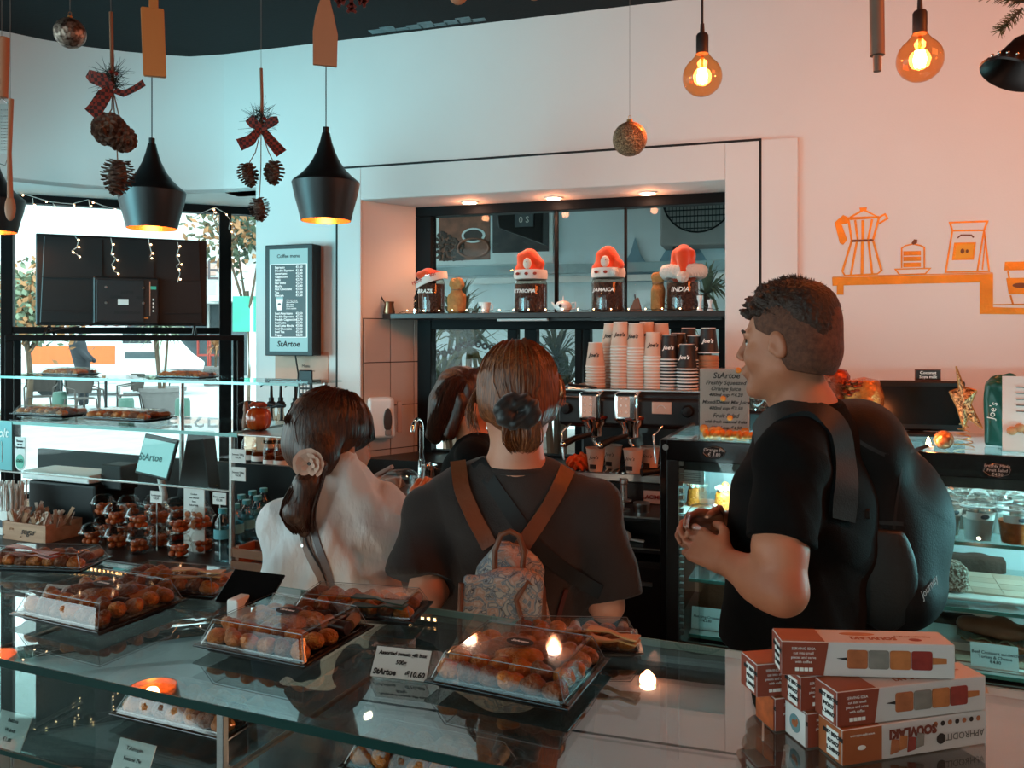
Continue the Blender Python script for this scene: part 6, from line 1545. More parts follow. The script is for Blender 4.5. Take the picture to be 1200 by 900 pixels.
# clear dome cups of orange sweets
cup = thing('sweets_cup', '', 'cup', (0, 0, 0), 0, 'dome cups of orange sweets')
MB().lathe([(0, .001), (.030, .001), (.038, .040), (.0405, .042), (.0405, .045), (.038, .050), (.030, .066), (.018, .073), (0, .075)], 22).build('cup', M_pet, cup, smooth=45)
MB().lathe([(.040, .041), (.0435, .043), (.040, .0455)], 22).build('rim', M_pet, cup, smooth=60)
M_orng = mat('orange_sweet', '#b5521f', rough=.35, var=.2, nscale=30)
b = MB(); rnd = random.Random(1)
for k in range(12):
 a = k * 2.4; rr = .022 * math.sqrt((k % 6) / 5 + .02); b.ell((rr * math.cos(a), rr * math.sin(a), .014 + (k // 6) * .018), (.0115, .0115, .0095), 10, 7)
b.build('sweets', M_orng, cup, smooth=60)
M_ = [('front left', 108, 641), ('front, second', 136, 645), ('front, third', 163, 650), ('front, by the bottles', 211, 656), ('middle, third', 188, 644), ('middle, by the bottles', 237, 650), ('back left', 121, 632), ('back, second', 150, 633), ('back, third', 180, 633), ('back, fourth', 207, 637), ('back row, nearest the water bottles', 231, 638)]
fst = True
for i, (w_, px, py) in enumerate(M_):
 p = on_bc(px, py - 3)
 for k in range(2):
  if i in (0,) and k == 1: continue
  q = p + Vector((random.uniform(-.003, .003), 0, .0765 * k)); lab = 'dome cup of orange sweets, %s of its pair, %s' % ('upper' if k else 'lower', w_)
  if i == 0: lab = 'single clear dome cup of orange sweets nearest the sugar box'
  if fst: cup.location = q; cup['label'] = lab; fst = False
  else: dup(cup, q, random.uniform(0, 6), lab)
# water bottles
bt = thing('water_bottle', '', 'bottle', (0, 0, 0), 0, 'small water bottles')
M_blue = mat('aqua_cap', '#3f8f96', rough=.4); M_wat = glass('water_plastic', '#cfe6ea', ior=1.38, rough=.04, boost=.02)
MB().lathe([(0, .002), (.022, 0), (.0265, .006), (.0265, .03), (.025, .034), (.0265, .038), (.0265, .06), (.025, .064), (.0265, .068), (.0265, .105), (.024, .122), (.014, .140), (.0115, .150), (.0115, .158)], 20).build('bottle', M_wat, bt, smooth=35)
MB().lathe([(.0268, .072), (.0268, .102)], 20).build('label', mat('aqua_label', '#5a9fa8', rough=.5), bt, smooth=60)
MB().lathe([(.0135, .150), (.0135, .164), (0, .165)], 16).build('cap', M_blue, bt, smooth=40)
fst = True
for i, (px, py, lab) in enumerate(((261, 657, 'small water bottle nearest the camera beside the wooden crate'), (276, 650, 'water bottle behind the nearest one, second in the row'), (289, 644, 'third water bottle in the row behind the crate'), (302, 638, 'fourth water bottle, next to the white shirt'), (283, 636, 'water bottle in the back row, left'), (296, 630, 'water bottle in the back row, middle'), (309, 626, 'water bottle in the back row, right, partly behind the white shirt'))):
 p = on_bc(px, py)
 if fst: bt.location = p; bt['label'] = lab; fst = False
 else: dup(bt, p, i, lab)
M_crw = wood('crate_wood', '#6f3d22', '#8a5230', 5, (1, 6, 6))
p = on_bc(298, 672); t = thing('wooden_crate', 'small reddish wooden slatted crate beside the white shirt', 'crate', p + Vector((.02, .03, 0)), CO.a)
for z_ in (.008, .045): MB().box(-.075, .09, -.05, -.042, z_, z_ + .026).build('slat', M_crw, t, bevel=.001); MB().box(-.075, .09, .05, .058, z_, z_ + .026).build('slat', M_crw, t, bevel=.001); MB().box(-.083, -.075, -.05, .058, z_, z_ + .026).build('slat', M_crw, t, bevel=.001)
for x in (-.073, .08): MB().box(x, x + .014, -.042, -.03, 0, .078).build('post', M_crw, t, bevel=.001)
MB().box(-.075, .09, -.042, .05, 0, .006).build('bottom', M_crw, t)
# sugar box
p = on_bc(52, 634); t = thing('sugar_box', 'pale wooden box lettered sugar and filled with sugar sachets', 'box', p + Vector((0, .02, 0)), CO.a)
M_pw = wood('pale_pine', '#a5765a', '#bf9274', 5, (1, 8, 8)); s_ = p.y / F
wx_ = 53 * s_ * 1.02
MB().box(-wx_, .045, -.05, -.042, 0, .062).build('front_board', M_pw, t, bevel=.0015); MB().box(-wx_, .045, .085, .093, 0, .062).build('rear_board', M_pw, t, bevel=.0015)
for x in (-wx_, .045): MB().box(x, x + .008, -.05, .093, 0, .045).build('side_board', M_pw, t, bevel=.0015); MB().box(x, x + .008, -.05, -.01, .045, .062).build('side_board', M_pw, t); MB().box(x, x + .008, .05, .093, .045, .062).build('side_board', M_pw, t)
MB().box(-wx_, .05, -.045, .09, 0, .005).build('bottom', M_pw, t)
text('sugar', .032, M_ink, t, (-.03, -.0515, .035), shear=.35)
M_sch = mat('sachet_paper', '#c9b3a4', rough=.7, var=.1, nscale=30); M_sch2 = mat('brown_sachet', '#b58a6c', rough=.7, var=.1)
rnd = random.Random(6); b = MB(); b2 = MB()
for k in range(130):
 x = rnd.uniform(-wx_ + .012, .04); y = rnd.uniform(-.038, .08); z_ = rnd.uniform(.03, .07 + .012 * math.sin(x * 30)); Mt_ = Matrix.Translation((x, y, z_)) @ Matrix.Rotation(rnd.uniform(-.6, .6), 4, 'Y') @ Matrix.Rotation(rnd.uniform(-.9, .4), 4, 'X') @ Matrix.Rotation(rnd.uniform(0, 3), 4, 'Z')
 q = b if rnd.random() < (.7 if x > -.03 else .4) else b2; q.T = Mt_; q.box(-.006, .006, -.0012, .0012, -.028, .028)
for q, m in ((b, M_sch), (b2, M_sch2)): o = q.build('sugar_sachets', m, t); o['kind'] = 'stuff'
p = on_bc(14, 624); t = thing('straw_box', 'white card box full of wrapped straws at the left edge', 'box', p, CO.a)
MB().box(-.085, .03, -.04, .05, 0, .085).build('box', M_paper, t, bevel=.002); MB().ell((-.005, -.041, .04), (.018, .002, .014), 14, 8).build('badge', mat('navy_badge', '#3c4650', rough=.6), t); b = MB()
for k in range(110):
 x = rnd.uniform(-.08, .025); y = rnd.uniform(-.035, .045); b.tube([(x, y, .04), (x + rnd.uniform(-.012, .012), y + rnd.uniform(-.01, .01), .165 + rnd.uniform(-.012, .02))], .0032, 5)
o = b.build('straws', M_paper, t, smooth=50); o['kind'] = 'stuff'
p = on_bc(34, 612); t = thing('stirrer_box', 'small wooden box of wooden stirrers behind the sugar box', 'box', p + Vector((0, .05, 0)), CO.a)
MB().box(-.045, .04, -.03, .04, 0, .075).build('box', M_pw, t, bevel=.002); b = MB()
for k in range(60):
 x = rnd.uniform(-.015, .035); y = rnd.uniform(-.02, .03); b.bar((x, y, .05), (x + rnd.uniform(-.015, .02), y + .005, .115 + rnd.uniform(-.01, .01)), .006, .0014)
o = b.build('stirrers', M_sch2, t); o['kind'] = 'stuff'
# ================================================================== NICHE SHELF and what stands on it
zsf_ = 1.722
xs0 = WB.px(441, .06)
sh_ = thing('wall_shelf', 'dark shelf across the niche window with a thin light bar under it', 'shelf', WB.w(0, 0), WB.a)
MB().prism([(xs0, .12), (xs0 + .10, .02), (s850 - .002, .02), (s850 - .002, .285), (x490 - .03, .285), (xs0 + .06, .16)], zsf_ - .028, zsf_).build('board', mat('dark_shelf', '#1d1816', rough=.4), sh_, bevel=.003)
MB().box(WB.px(583, .05), WB.px(642, .05), .04, .075, zsf_ - .042, zsf_ - .030).build('light_bar', mat('pale_bar', '#c9c4c0', rough=.3), sh_, bevel=.003)
MB().box(WB.px(583, .05), s850 - .02, .09, .12, zsf_ - .040, zsf_ - .028).build('cable_channel', M_black, sh_)
def on_sh(px, y=.13): return WB.w(WB.px(px, y), y, zsf_)
def hgt(px, py, y=.13): return WB.pz(px, py, y) - zsf_
sc_ = 3.95 / F
M_jar = glass('jar_glass', '#e9dfd8', ior=1.5)
M_coffee = mat('coffee_beans', '#2e1810', rough=.5, col2='#5d3826', nscale=110, bump=1, bscale=110, contrast=(.4, .65))
M_hat = mat('orange_red_felt', '#d2400f', rough=.9, bump=.3, bscale=200, sheen=.3); M_plush = mat('white_plush', '#d8c8bc', rough=1, bump=.8, bscale=160, sheen=.5); M_cuff = mat('white_felt', '#d6c9c0', rough=.95, bump=.2, bscale=200)
M_burl = mat('burlap', '#b07c48', rough=.95, var=.2, nscale=40, bump=.8, bscale=220)
def jar(px, r, h, lab, word, y=.14):
 t = thing('coffee_jar', lab, 'jar', on_sh(px, y), WB.a, 'coffee bean jars on the niche shelf')
 MB().lathe([(0, .002), (r, .001), (r * 1.02, .01), (r * 1.02, h * .80), (r * .93, h * .90), (r * .82, h * .93), (r * .82, h)], 28).build('glass_jar', M_jar, t, smooth=40)
 MB().lathe([(0, .006), (r * .97, .006), (r * .97, h * .78), (0, h * .80)], 28).build('beans', M_coffee, t, smooth=40)
 MB().lathe([(r * .84, h * .95), (r * .86, h * .96), (r * .86, h * 1.02), (0, h * 1.03)], 28).build('lid', M_chrome, t, smooth=40)
 o = text(word, r * (.40 if len(word) < 7 else .31), M_wink, t, (-r * .12, -r * 1.04, h * .58), shear=.2, bold=.0006)
 return t, r, h
def santa(t, parts): pass
# 1 BRAZIL with flat hat
t, r, h = jar(506, .068, .20, 'coffee jar lettered BRAZIL at the left end, under a hat with a lettered band', 'BRAZIL')
S = SDF((-.11, -.11, .12), (.12, .11, .26), .004); S.ell((-.02, 0, .205), (.062, .06, .035), .01); S.ell((.04, .0, .205), (.04, .04, .022), .02)
o = S.mesh('hat', M_hat, None, folds([(1, 0, 1, 60, .003, 0)], 1)); o.parent = t
Ls = []; Rs = []
for a in np.linspace(PI * .95, PI * 2.1, 18):
 zb_ = .165 + .030 * math.cos(a) ; Ls.append((r * 1.12 * math.cos(a), r * 1.12 * math.sin(a), zb_ - .02 + .01)); Rs.append((r * 1.08 * math.cos(a), r * 1.08 * math.sin(a), zb_ + .028))
b = MB(); b.strip(Ls, Rs, .008); b.build('hat_band', M_cuff, t, smooth=60)
text('HO!HO!HO!', .026, mat('red_ink', '#a03020', rough=.7), t, (-.012, -r * 1.16, .182), rot=(PI / 2, -R(22), 0), bold=.0006)
# 2 ETHIOPIA, 3 KENYA like jars with peaked hats
for px, rr, hh, lab, wd, sd in ((622, .083, .185, 'coffee jar lettered ETHIOPIA under an orange hat with a penguin-like patch', 'ETHIOPIA', 0), (713, .082, .185, 'coffee jar lettered JAMAICA under an orange hat with a face patch and pompom', 'JAMAICA', 1)):
 t, r, h = jar(px, rr, hh, lab, wd)
 b = MB(); b.lathe([(r * .80, h * .90), (r * 1.0, h * .92), (r * 1.04, h * 1.04), (r * 1.0, h * 1.17), (r * .8, h * 1.18)], 24); b.build('hat_cuff', M_cuff, t, smooth=50)
 S = SDF((-.14, -.13, .14), (.14, .13, .34), .004); S.ell((-.008, 0, h * 1.18), (r * .88, r * .80, .05), .01); S.ell((-.02 if not sd else -.01, 0, h * 1.18 + .055), (r * .62, r * .6, .048), .03)
 S.cone((0, 0, h * 1.18 + .07), (.055, -.02, h * 1.18 + .03 - .02 * sd), .035, .02, .02)
 if sd: S.cone((.055, -.03, h * 1.2 + .01), (.055, -.06, h * 1.02), .02, .014, .02)
 S.cut((0, 0, h * 1.14), (0, 0, -1)); o = S.mesh('hat', M_hat, None, folds([(1, 0, 1, 60, .003, 0)], 1)); o.parent = t
 MB().ell((.0 if not sd else -.005, -r * .80, h * 1.18 + .028), (.022, .014, .028), 12, 8).build('patch', M_plush, t, smooth=60)
 MB().ell((.0, -r * .94, h * 1.18 + .035), (.004, .003, .004), 6, 4).build('patch_nose', mat('orange_dot', '#d06a2a'), t)
 for k in range(3): MB().ell((-.045 + k * .045, -r * 1.05, h * 1.05), (.010, .004, .008), 8, 5).build('cuff_motif', mat('red_motif', '#8f2f20', rough=.8), t)
 if sd: MB().ell((.045, -r * 1.1, h * 1.04), .021, 14, 10).build('pompom', M_plush, t, smooth=60)
# 4 INDIA with santa hat
t, r, h = jar(801, .078, .175, 'coffee jar lettered INDIA under a plush trimmed red hat at the right end', 'INDIA', .12)
rnd = random.Random(9); S = SDF((-.15, -.14, .12), (.15, .14, .25), .004)
for k in range(22):
 a = k / 22 * 2 * PI; S.ell((.085 * math.cos(a), .075 * math.sin(a), h * 1.08 + rnd.uniform(-.004, .004)), (.028, .026, .032), .008)
S.ell((.005, -.105, h * .90), (.028, .026, .026), .006)
o = S.mesh('plush_trim', M_plush, None, lambda v: .003 * np.sin(v[:, 0] * 300 + v[:, 2] * 170) * np.sin(v[:, 1] * 280 + v[:, 2] * 240)); o.parent = t
S = SDF((-.12, -.14, .12), (.12, .1, .36), .004); S.cone((0, 0, h * 1.1), (.0, 0, h * 1.1 + .075), .068, .052, .01); S.rbox((.005, 0, h * 1.1 + .08), (.052, .05, .02), .014, .02)
S.cone((.0, -.055, h * 1.1 + .075), (.005, -.10, h * .97), .032, .014, .02); o = S.mesh('hat', M_hat, None, folds([(1, 0, .3, 70, .003, 0)], 1)); o.parent = t
# burlap sacks
for px, w_, h_, lab, y in ((535, .045, .118, 'small burlap sack beside the left coffee jar', .10), (771, .034, .135, 'narrow burlap sack left of the right coffee jar', .15)):
 t = thing('burlap_sack', lab, 'sack', on_sh(px, y), WB.a, 'burlap sacks'); S = SDF((-w_ * 1.6, -.07, -.01), (w_ * 1.6, .07, h_ + .08), .004)
 S.rbox((0, 0, h_ * .45), (w_, .038, h_ * .5), .03, .0); S.cone((0, 0, h_ * .9), (0, 0, h_ * 1.0), .026, .022, .015, sq=((0, 1, 0), .8)); S.cone((0, 0, h_ * 1.06), (0, 0, h_ * 1.22), .024, w_ * .95, .012, sq=((0, 1, 0), .5)); S.cut((0, 0, 0.002), (0, 0, -1))
 o = S.mesh('sack', M_burl, None, folds([(1, 0, .2, 110, .003, 0)], 1)); o.parent = t
 MB().tube([(.026 * math.cos(a), .022 * math.sin(a), h_ * 1.03) for a in np.linspace(0, 6.28, 14, endpoint=False)], .003, 5, closed=True).build('tie', M_tw, t)
# cezve with long handle
t = thing('coffee_pot', 'small brass long-handled coffee pot at the left end of the niche shelf', 'coffee pot', WB.w(WB.px(456, .10), .10, zsf_), WB.a); M_cz = mat('dark_brass', '#7a5a44', rough=.3, metal=.9)
MB().lathe([(0, .001), (.030, .001), (.032, .01), (.024, .05), (.028, .066), (.026, .066), (.022, .05), (.0, .01)], 20).build('pot', M_cz, t, smooth=40); MB().tube([(-.022, 0, .055), (-.045, 0, .09), (-.070, 0, .135)], [.004, .004, .006], 8).build('handle', M_ink, t, smooth=60)
# ornament bottle, espresso cup, teapot, shakers
t = thing('silver_ornament', 'slim ribbed silver ornament between the coffee pot and the left jar', 'ornament', on_sh(487, .10), WB.a)
MB().lathe([(0, 0), (.014, 0), (.015, .025)] + [(.009 + .003 * (k % 2), .03 + k * .008) for k in range(9)] + [(0, .105)], 14).build('body', M_chrome, t, smooth=30)
t = thing('espresso_cup', 'small white espresso cup with black badge on the niche shelf', 'cup', on_sh(568, .10), WB.a); MB().lathe([(0, .001), (.022, .001), (.033, .055), (.031, .055), (.02, .006), (0, .006)], 20).build('cup', M_white, t, smooth=40); MB().tube([(.03, 0, .045), (.045, 0, .04), (.042, 0, .022), (.027, 0, .018)], .003, 6).build('handle', M_white, t); MB().box(-.022, -.012, -.030, -.026, .022, .034).build('badge', M_ink, t)
t = thing('teapot', 'small white teapot with black mark between the two middle jars', 'teapot', on_sh(660, .10), WB.a); MB().lathe([(0, .001), (.028, .001), (.042, .02), (.043, .034), (.030, .052), (.012, .058), (0, .058)], 22).build('body', M_white, t, smooth=50)
MB().lathe([(0, .058), (.006, .058), (.005, .066), (.002, .082), (0, .083)], 10).build('lid_knob', M_white, t, smooth=50); MB().tube([(.04, 0, .045), (.062, 0, .05), (.062, 0, .02), (.041, 0, .015)], .004, 6).build('handle', M_white, t); MB().tube([(-.038, 0, .025), (-.055, 0, .045), (-.060, 0, .052)], [.008, .005, .004], 8).build('spout', M_white, t); MB().ell((-.005, -.042, .032), (.009, .003, .009), 10, 6).build('mark', M_ink, t)
for px, h_, lab in ((820, .075, 'white tamper-shaped shaker on the niche shelf, left of the two'), (832, .055, 'smaller white shaker at the right end of the niche shelf')):
 t = thing('shaker', lab, 'shaker', on_sh(px, .06), WB.a, 'white shakers'); MB().lathe([(0, 0), (.014, 0), (.014, .006), (.008, .014), (.007, h_ * .5), (.013, h_ * .8), (.014, h_ * .95), (0, h_)], 16).build('body', M_white, t, smooth=40)
for px, lab in ((745, 'small folded napkin holder on the niche shelf right of the third jar'),):
 t = thing('napkin_holder', lab, 'holder', on_sh(px, .12), WB.a); MB().prism([(-.03, 0), (.03, 0), (.012, .07), (-.005, .06)], -.02, .02, 'y').build('holder', mat('brown_wood2', '#6b4a38', rough=.6), t, bevel=.002); MB().cyl((0, .0, .05), (-.005, 0, .085), .004, n=8).build('knob', M_black, t)
# fairy lights lying along the shelf
t = thing('fairy_lights', 'string of warm fairy lights lying along the niche shelf edge', 'string lights', WB.w(0, 0), WB.a); rnd = random.Random(12); pts = []
for k in range(120):
 x = xs0 + .14 + k / 119 * (s850 - xs0 - .17); pts.append((x, .045 + .018 * math.sin(k * 1.3), zsf_ + .004 + .008 * abs(math.sin(k * 2.1))))
MB().tube(pts, .0013, 4).build('wire', M_cord, t)
for k in range(4, 118, 6): MB().ell(Vector(pts[k]) + Vector((0, -.005, .004)), .0035, 6, 4).build('bulb', M_ml, t)
# ================================================================== SINK
xk = WB.px(492, -.12)
t = thing('tap', 'tall curved chrome tap in the corner behind the persons', 'tap', WB.w(xk, -.10, .87), WB.a)
MB().lathe([(0, 0), (.028, 0), (.028, .01), (.02, .02), (.016, .12), (0, .12)], 16).build('base', M_chrome, t, smooth=40)
MB().tube([(0, 0, .1), (0, 0, .26)] + [(.0 + .0, -.055 + .055 * math.cos(a), .27 + .055 * math.sin(a)) for a in np.linspace(0, PI, 9)], .011, 10).build('spout', M_chrome, t, smooth=60)
MB().tube([(.015, 0, .09), (.055, -.01, .11)], [.007, .005], 8).build('lever', M_chrome, t, smooth=60)
t = thing('sink', 'steel sink basin in the corner worktop', 'sink', WB.w(xk + .0, -.30, .87), WB.a)
MB().lathe([(.17, .004), (.16, .006), (.15, -.0), (.145, .001), (0, .0012)], 28).build('rim', M_steel, t, smooth=40)
t = thing('steel_jug', 'small steel milk jug beside the tap', 'jug', WB.w(xk + .075, -.18, .87), WB.a); MB().lathe([(0, 0), (.042, 0), (.046, .03), (.036, .085), (.040, .11), (.038, .11), (.03, .08), (0, .01)], 20).build('jug', M_chrome, t, smooth=40); MB().tube([(.04, 0, .095), (.068, 0, .09), (.065, 0, .04), (.044, 0, .035)], .004, 6).build('handle', M_chrome, t)
t = thing('blender_base', 'grey appliance lying on the worktop left of the tap', 'appliance', WB.w(xk - .13, -.22, .87), WB.a); MB().frus(-.10, .09, -.05, .05, 0, -.07, .06, -.035, .035, .05).build('body', mat('grey_plastic', '#8f8783'), t, bevel=.01); MB().bar((-.06, 0, .05), (.03, .0, .10), .03, .02).build('arm', mat('grey_plastic', '#8f8783'), t, bevel=.005)
t = thing('clear_tub', 'clear plastic food tub on the worktop beside the raised hand', 'tub', WB.w(WB.px(470, -.45), -.45, .87), WB.a); MB().lathe([(0, .001), (.06, .001), (.085, .09), (.09, .092), (.09, .096), (.05, .125), (0, .13)], 26).build('tub', M_pet, t, smooth=50)
# ================================================================== COFFEE MACHINE (frame WB)
ym0 = -.62      # front of the machine
mx0 = WB.px(657, ym0)
Xm = lambda px: WB.px(px, ym0) - mx0
Zm = lambda py, px=730: WB.pz(px, py, ym0) - .87
cmx = thing('coffee_machine', 'black two group espresso machine with chrome groups and cups stacked on top', 'coffee machine', WB.w(mx0, ym0, .87), WB.a)
M_cm = mat('machine_black', '#151314', rough=.35, coat=.2)
Wm = Xm(826)
MB().box(0, Wm, .04, .50, Zm(503), Zm(460)).build('upper_body', M_cm, cmx, bevel=.012, seg=3)
MB().box(-.01, Wm, .0, .10, Zm(500), Zm(466)).build('front_fascia', M_cm, cmx, bevel=.014, seg=3)
MB().box(.03, Wm, .30, .50, Zm(560), Zm(500)).build('back_body', M_cm, cmx)
MB().box(.0, Wm, .02, .48, Zm(566), Zm(556)).build('drip_tray', M_steel, cmx, bevel=.004); b = MB()
for k in range(22): b.box(.02 + k * Wm / 23, .03 + k * Wm / 23, .03, .30, Zm(556), Zm(556) + .003)
b.build('tray_grille', M_chrome, cmx)
MB().box(.01, Wm, .035, .48, .03, Zm(566)).build('lower_body', M_cm, cmx, bevel=.006)
for x in (.05, Wm - .06): MB().cyl((x, .1, 0), (x, .1, .03), .02, n=12).build('foot', M_black, cmx); MB().cyl((x, .42, 0), (x, .42, .03), .02, n=12).build('foot', M_black, cmx)
MB().box(-.005, Wm, .05, .50, Zm(460), Zm(457)).build('cup_rail_tray', M_steel, cmx, bevel=.003)
MB().tube([(-.01, .1, Zm(458)), (.03, .02, Zm(452)), (.10, .02, Zm(454)), (.13, .08, Zm(457))], .006, 8).build('cup_rail', M_cm, cmx)
for px in (664, 806):
 MB().lathe([(0, 0), (.022, 0), (.024, .012), (.018, .03), (0, .032)], 18).build('steam_knob', M_bplast, cmx, smooth=40).matrix_local = Matrix.Translation((Xm(px), .0, Zm(480))) @ Matrix.Rotation(PI / 2, 4, 'X')
MB().box(Xm(764), Xm(787), -.004, 0, Zm(484), Zm(470)).build('gauge_panel', mat('pinkish_steel', '#c9a693', rough=.3, metal=.3), cmx, bevel=.002); MB().tube([(Xm(775) + .016 * math.cos(a), -.006, Zm(478.5) + .016 * math.sin(a)) for a in np.linspace(.2, PI - .2, 9)], .0012, 4).build('gauge_dial', M_white, cmx)
M_touch = emis('touch_panel', '#d0a088', .45)
for gx, (pa, pb) in enumerate(((680, 706), (721, 750))):
 xa_, xb_ = Xm(pa), Xm(pb); xc = (xa_ + xb_) / 2; z0_, z1_ = Zm(494), Zm(459)
 MB().box(xa_, xb_, -.045, .06, z0_, z1_).build('group_cover', M_chrome, cmx, bevel=.016, seg=4)
 MB().box(xa_ + .016, xb_ - .034, -.049, -.044, z0_ + .022, z1_ - .016).build('button_panel', M_touch, cmx, bevel=.002)
 for r_ in range(3):
  for c_ in range(2): MB().ell((xa_ + .030 + c_ * .022, -.050, z0_ + .042 + r_ * .026), (.0055, .002, .0055), 8, 5).build('button', M_white, cmx)
 MB().lathe([(0, .03), (.05, .03), (.055, .02), (.050, 0), (.036, -.02), (.034, -.055), (.020, -.062), (0, -.062)], 24).build('group_head', M_chrome, cmx, smooth=40).location = (xc + .01, .01, z0_ - .005)
 MB().lathe([(.051, .026), (.0565, .024), (.0565, .016), (.051, .014)], 24).build('red_ring', mat('dark_red', '#5d2018', rough=.4), cmx, smooth=40).location = (xc + .01, .01, z0_ - .005)
 pf = MB().tube([(0, 0, 0), (-.05, -.055, -.012), (-.085, -.095, -.030)], [.010, .012, .015], 10).build('portafilter_handle', M_bplast, cmx, smooth=50); pf.location = (xc + .0, -.02, z0_ - .052)
 MB().ell((-.087, -.098, -.031), .013, 10, 8).build('handle_end', M_chrome, pf, smooth=60)
 MB().tube([(0, 0, 0), (0, 0, -.02), (.012, -.0, -.035)], .007, 8).build('double_spout', M_chrome, cmx, smooth=60).location = (xc + .01, .0, z0_ - .062)
for px in (669, 776): MB().tube([(Xm(px), -.0, Zm(498)), (Xm(px) - .03, -.03, Zm(508)), (Xm(px) - .02, -.04, Zm(540))], .0045, 8).build('steam_wand', M_chrome, cmx, smooth=60)
MB().box(Xm(753), Xm(754) + .10, .030, .036, .07, .12).build('badge_plate', mat('badge_silver', '#b8b0ac', rough=.3), cmx)
text('LACIMBALI', .022, mat('badge_red', '#7a2a22', rough=.5), cmx, (Xm(753) + .05, .028, .095), bold=.0006)
# machine top: stacks of nested paper cups, each cup its own object
M_cup = mat('kraft_white_cup', '#c8ab98', rough=.6, var=.04); M_cupb = mat('black_cup', '#1c1a1a', rough=.5); M_cupk = mat('kraft_cup', '#a5704e', rough=.6)
def cupproto(m, mr, word, r=.041, h=.10, wm=M_ink, badge=False):
 t = thing('paper_cup', '', 'cup', (0, 0, 0)); MB().lathe([(r * .70, 0), (r * .98, -h * .93), (r, -h * .95), (r * .97, -h * .95), (r * .67, -.004), (0, -.004)], 18).build('cup_wall', m, t, smooth=40)
 MB().lathe([(r * .99, -h * .94), (r * 1.05, -h * .955), (r * 1.05, -h * .985), (r * .99, -h)], 18).build('rim', mr, t, smooth=40)
 MB().lathe([(r * .70, 0), (r * .73, .0012), (r * .70, .003), (r * .66, .0)], 18).build('base_ring', mr, t, smooth=40)
 text(word, .022, wm, t, (0, -r * .89, -h * .5), rot=(PI / 2 - .12, 0, 0), shear=.3, bold=.0006)
 if badge: MB().box(-.014, .014, -r * .80, -r * .78, -h * .28, -h * .16).build('badge', mat('red_badge', '#7a3a30', rough=.6), t)
 return t
def rimproto(m, mr, r=.041, h=.10):
 t = MB(); t.lathe([(r * .955, -h * .80), (r * .99, -h * .94)], 18); t.mi = 1; t.lathe([(r * .99, -h * .94), (r * 1.05, -h * .955), (r * 1.05, -h * .985), (r * .99, -h)], 18)
 o = t.build('paper_cup', [m, mr], None, smooth=40); return tag(o, '', 'cup')
pk = cupproto(M_cup, M_paper, 'Joe’s'); pr = rimproto(M_cup, M_paper); bk = cupproto(M_cupb, M_paper, 'Joe’s', wm=M_wink); br = rimproto(M_cupb, M_paper)
used = {}
ORD = 'topmost second third fourth fifth sixth seventh eighth ninth tenth eleventh twelfth thirteenth fourteenth fifteenth sixteenth seventeenth eighteenth'.split()
def stack(px, ytop, ybot, dy, top, rest, name, grp, dp=.0, scl=1.0):
 yl = ym0 + .13 + dp; x = WB.px(px, yl); zt2 = WB.pz(px, ytop, yl); zb2_ = .87 + Zm(457); h = .10 * scl; n = max(2, int(round((zt2 - h - zb2_) / .0128)) + 1)
 for k in range(n):
  z_ = zb2_ + h + (zt2 - h - zb2_) * k / (n - 1)
  pr_ = top if k == n - 1 else rest; lab = ('topmost upside down cup of the %s' % name) if k == n - 1 else ('nested paper cup, %s from the top of the %s' % (ORD[min(n - 1 - k, 17)], name))
  loc = WB.w(x + random.uniform(-.0012, .0012), yl, z_)
  if pr_.name not in used:
   used[pr_.name] = 1; o = pr_; o.location = loc; o.rotation_euler.z = WB.a; o['label'] = lab; o['group'] = grp; o.scale = (scl,) * 3
  else: dup(pr_, loc, WB.a + random.uniform(-.25, .25) * (k == n - 1), lab, grp, (scl,) * 3)
ST = [(698, 402, 0, 'short kraft stack at the left end'), (716, 380, .09, 'kraft stack second from the left'), (727, 378, 0, 'tall kraft stack third from the left'), (745, 380, .0, 'tall kraft stack fourth from the left'), (758, 378, .10, 'middle back row kraft stack'), (765, 390, 0, 'pale stack beside the black ones'), (775, 380, .10, 'right back row pale stack')]
for px, yt, dp, nm in ST: stack(px, yt, 455, 0, pk, pr, nm, 'kraft paper cups: ' + nm, dp)
STB = [(784, 393, .0, 'leftmost black stack'), (795, 391, .09, 'left back row black stack'), (805, 404, -.02, 'black stack in front'), (814, 394, .05, 'black stack behind the front one'), (807, 385, .16, 'rearmost black stack')]
for px, yt, dp, nm in STB: stack(px, yt, 455, 0, bk, br, nm, 'black paper cups: ' + nm, dp)
yl = ym0 + .16; stackk = [(828, 385, 415)]
t = None
kk = cupproto(M_cupb, M_paper, 'Joe’s', wm=M_wink); kk['label'] = 'black paper cup on a kraft stack at the right end of the coffee machine'; kk['group'] = 'cups at the right end'; kk.location = WB.w(WB.px(830, yl), yl, WB.pz(830, 385, yl)); kk.rotation_euler.z = WB.a
mk = rimproto(M_cupk, M_cupk)
z_ = WB.pz(830, 388, yl) - .018; first = True; kcount = 0
while z_ > .87 + Zm(457) + .10:
 kcount += 1; lab = 'kraft cup, %s below the black cup at the right end' % ['first'] [0] if kcount == 1 else 'kraft cup, %s below the black cup at the right end' % ORD[kcount - 1]
 if first: mk.location = WB.w(WB.px(830, yl), yl, z_); mk['label'] = lab; mk['group'] = 'cups at the right end'; first = False
 else: dup(mk, WB.w(WB.px(830, yl), yl, z_), WB.a, lab, 'cups at the right end')
 z_ -= .0128
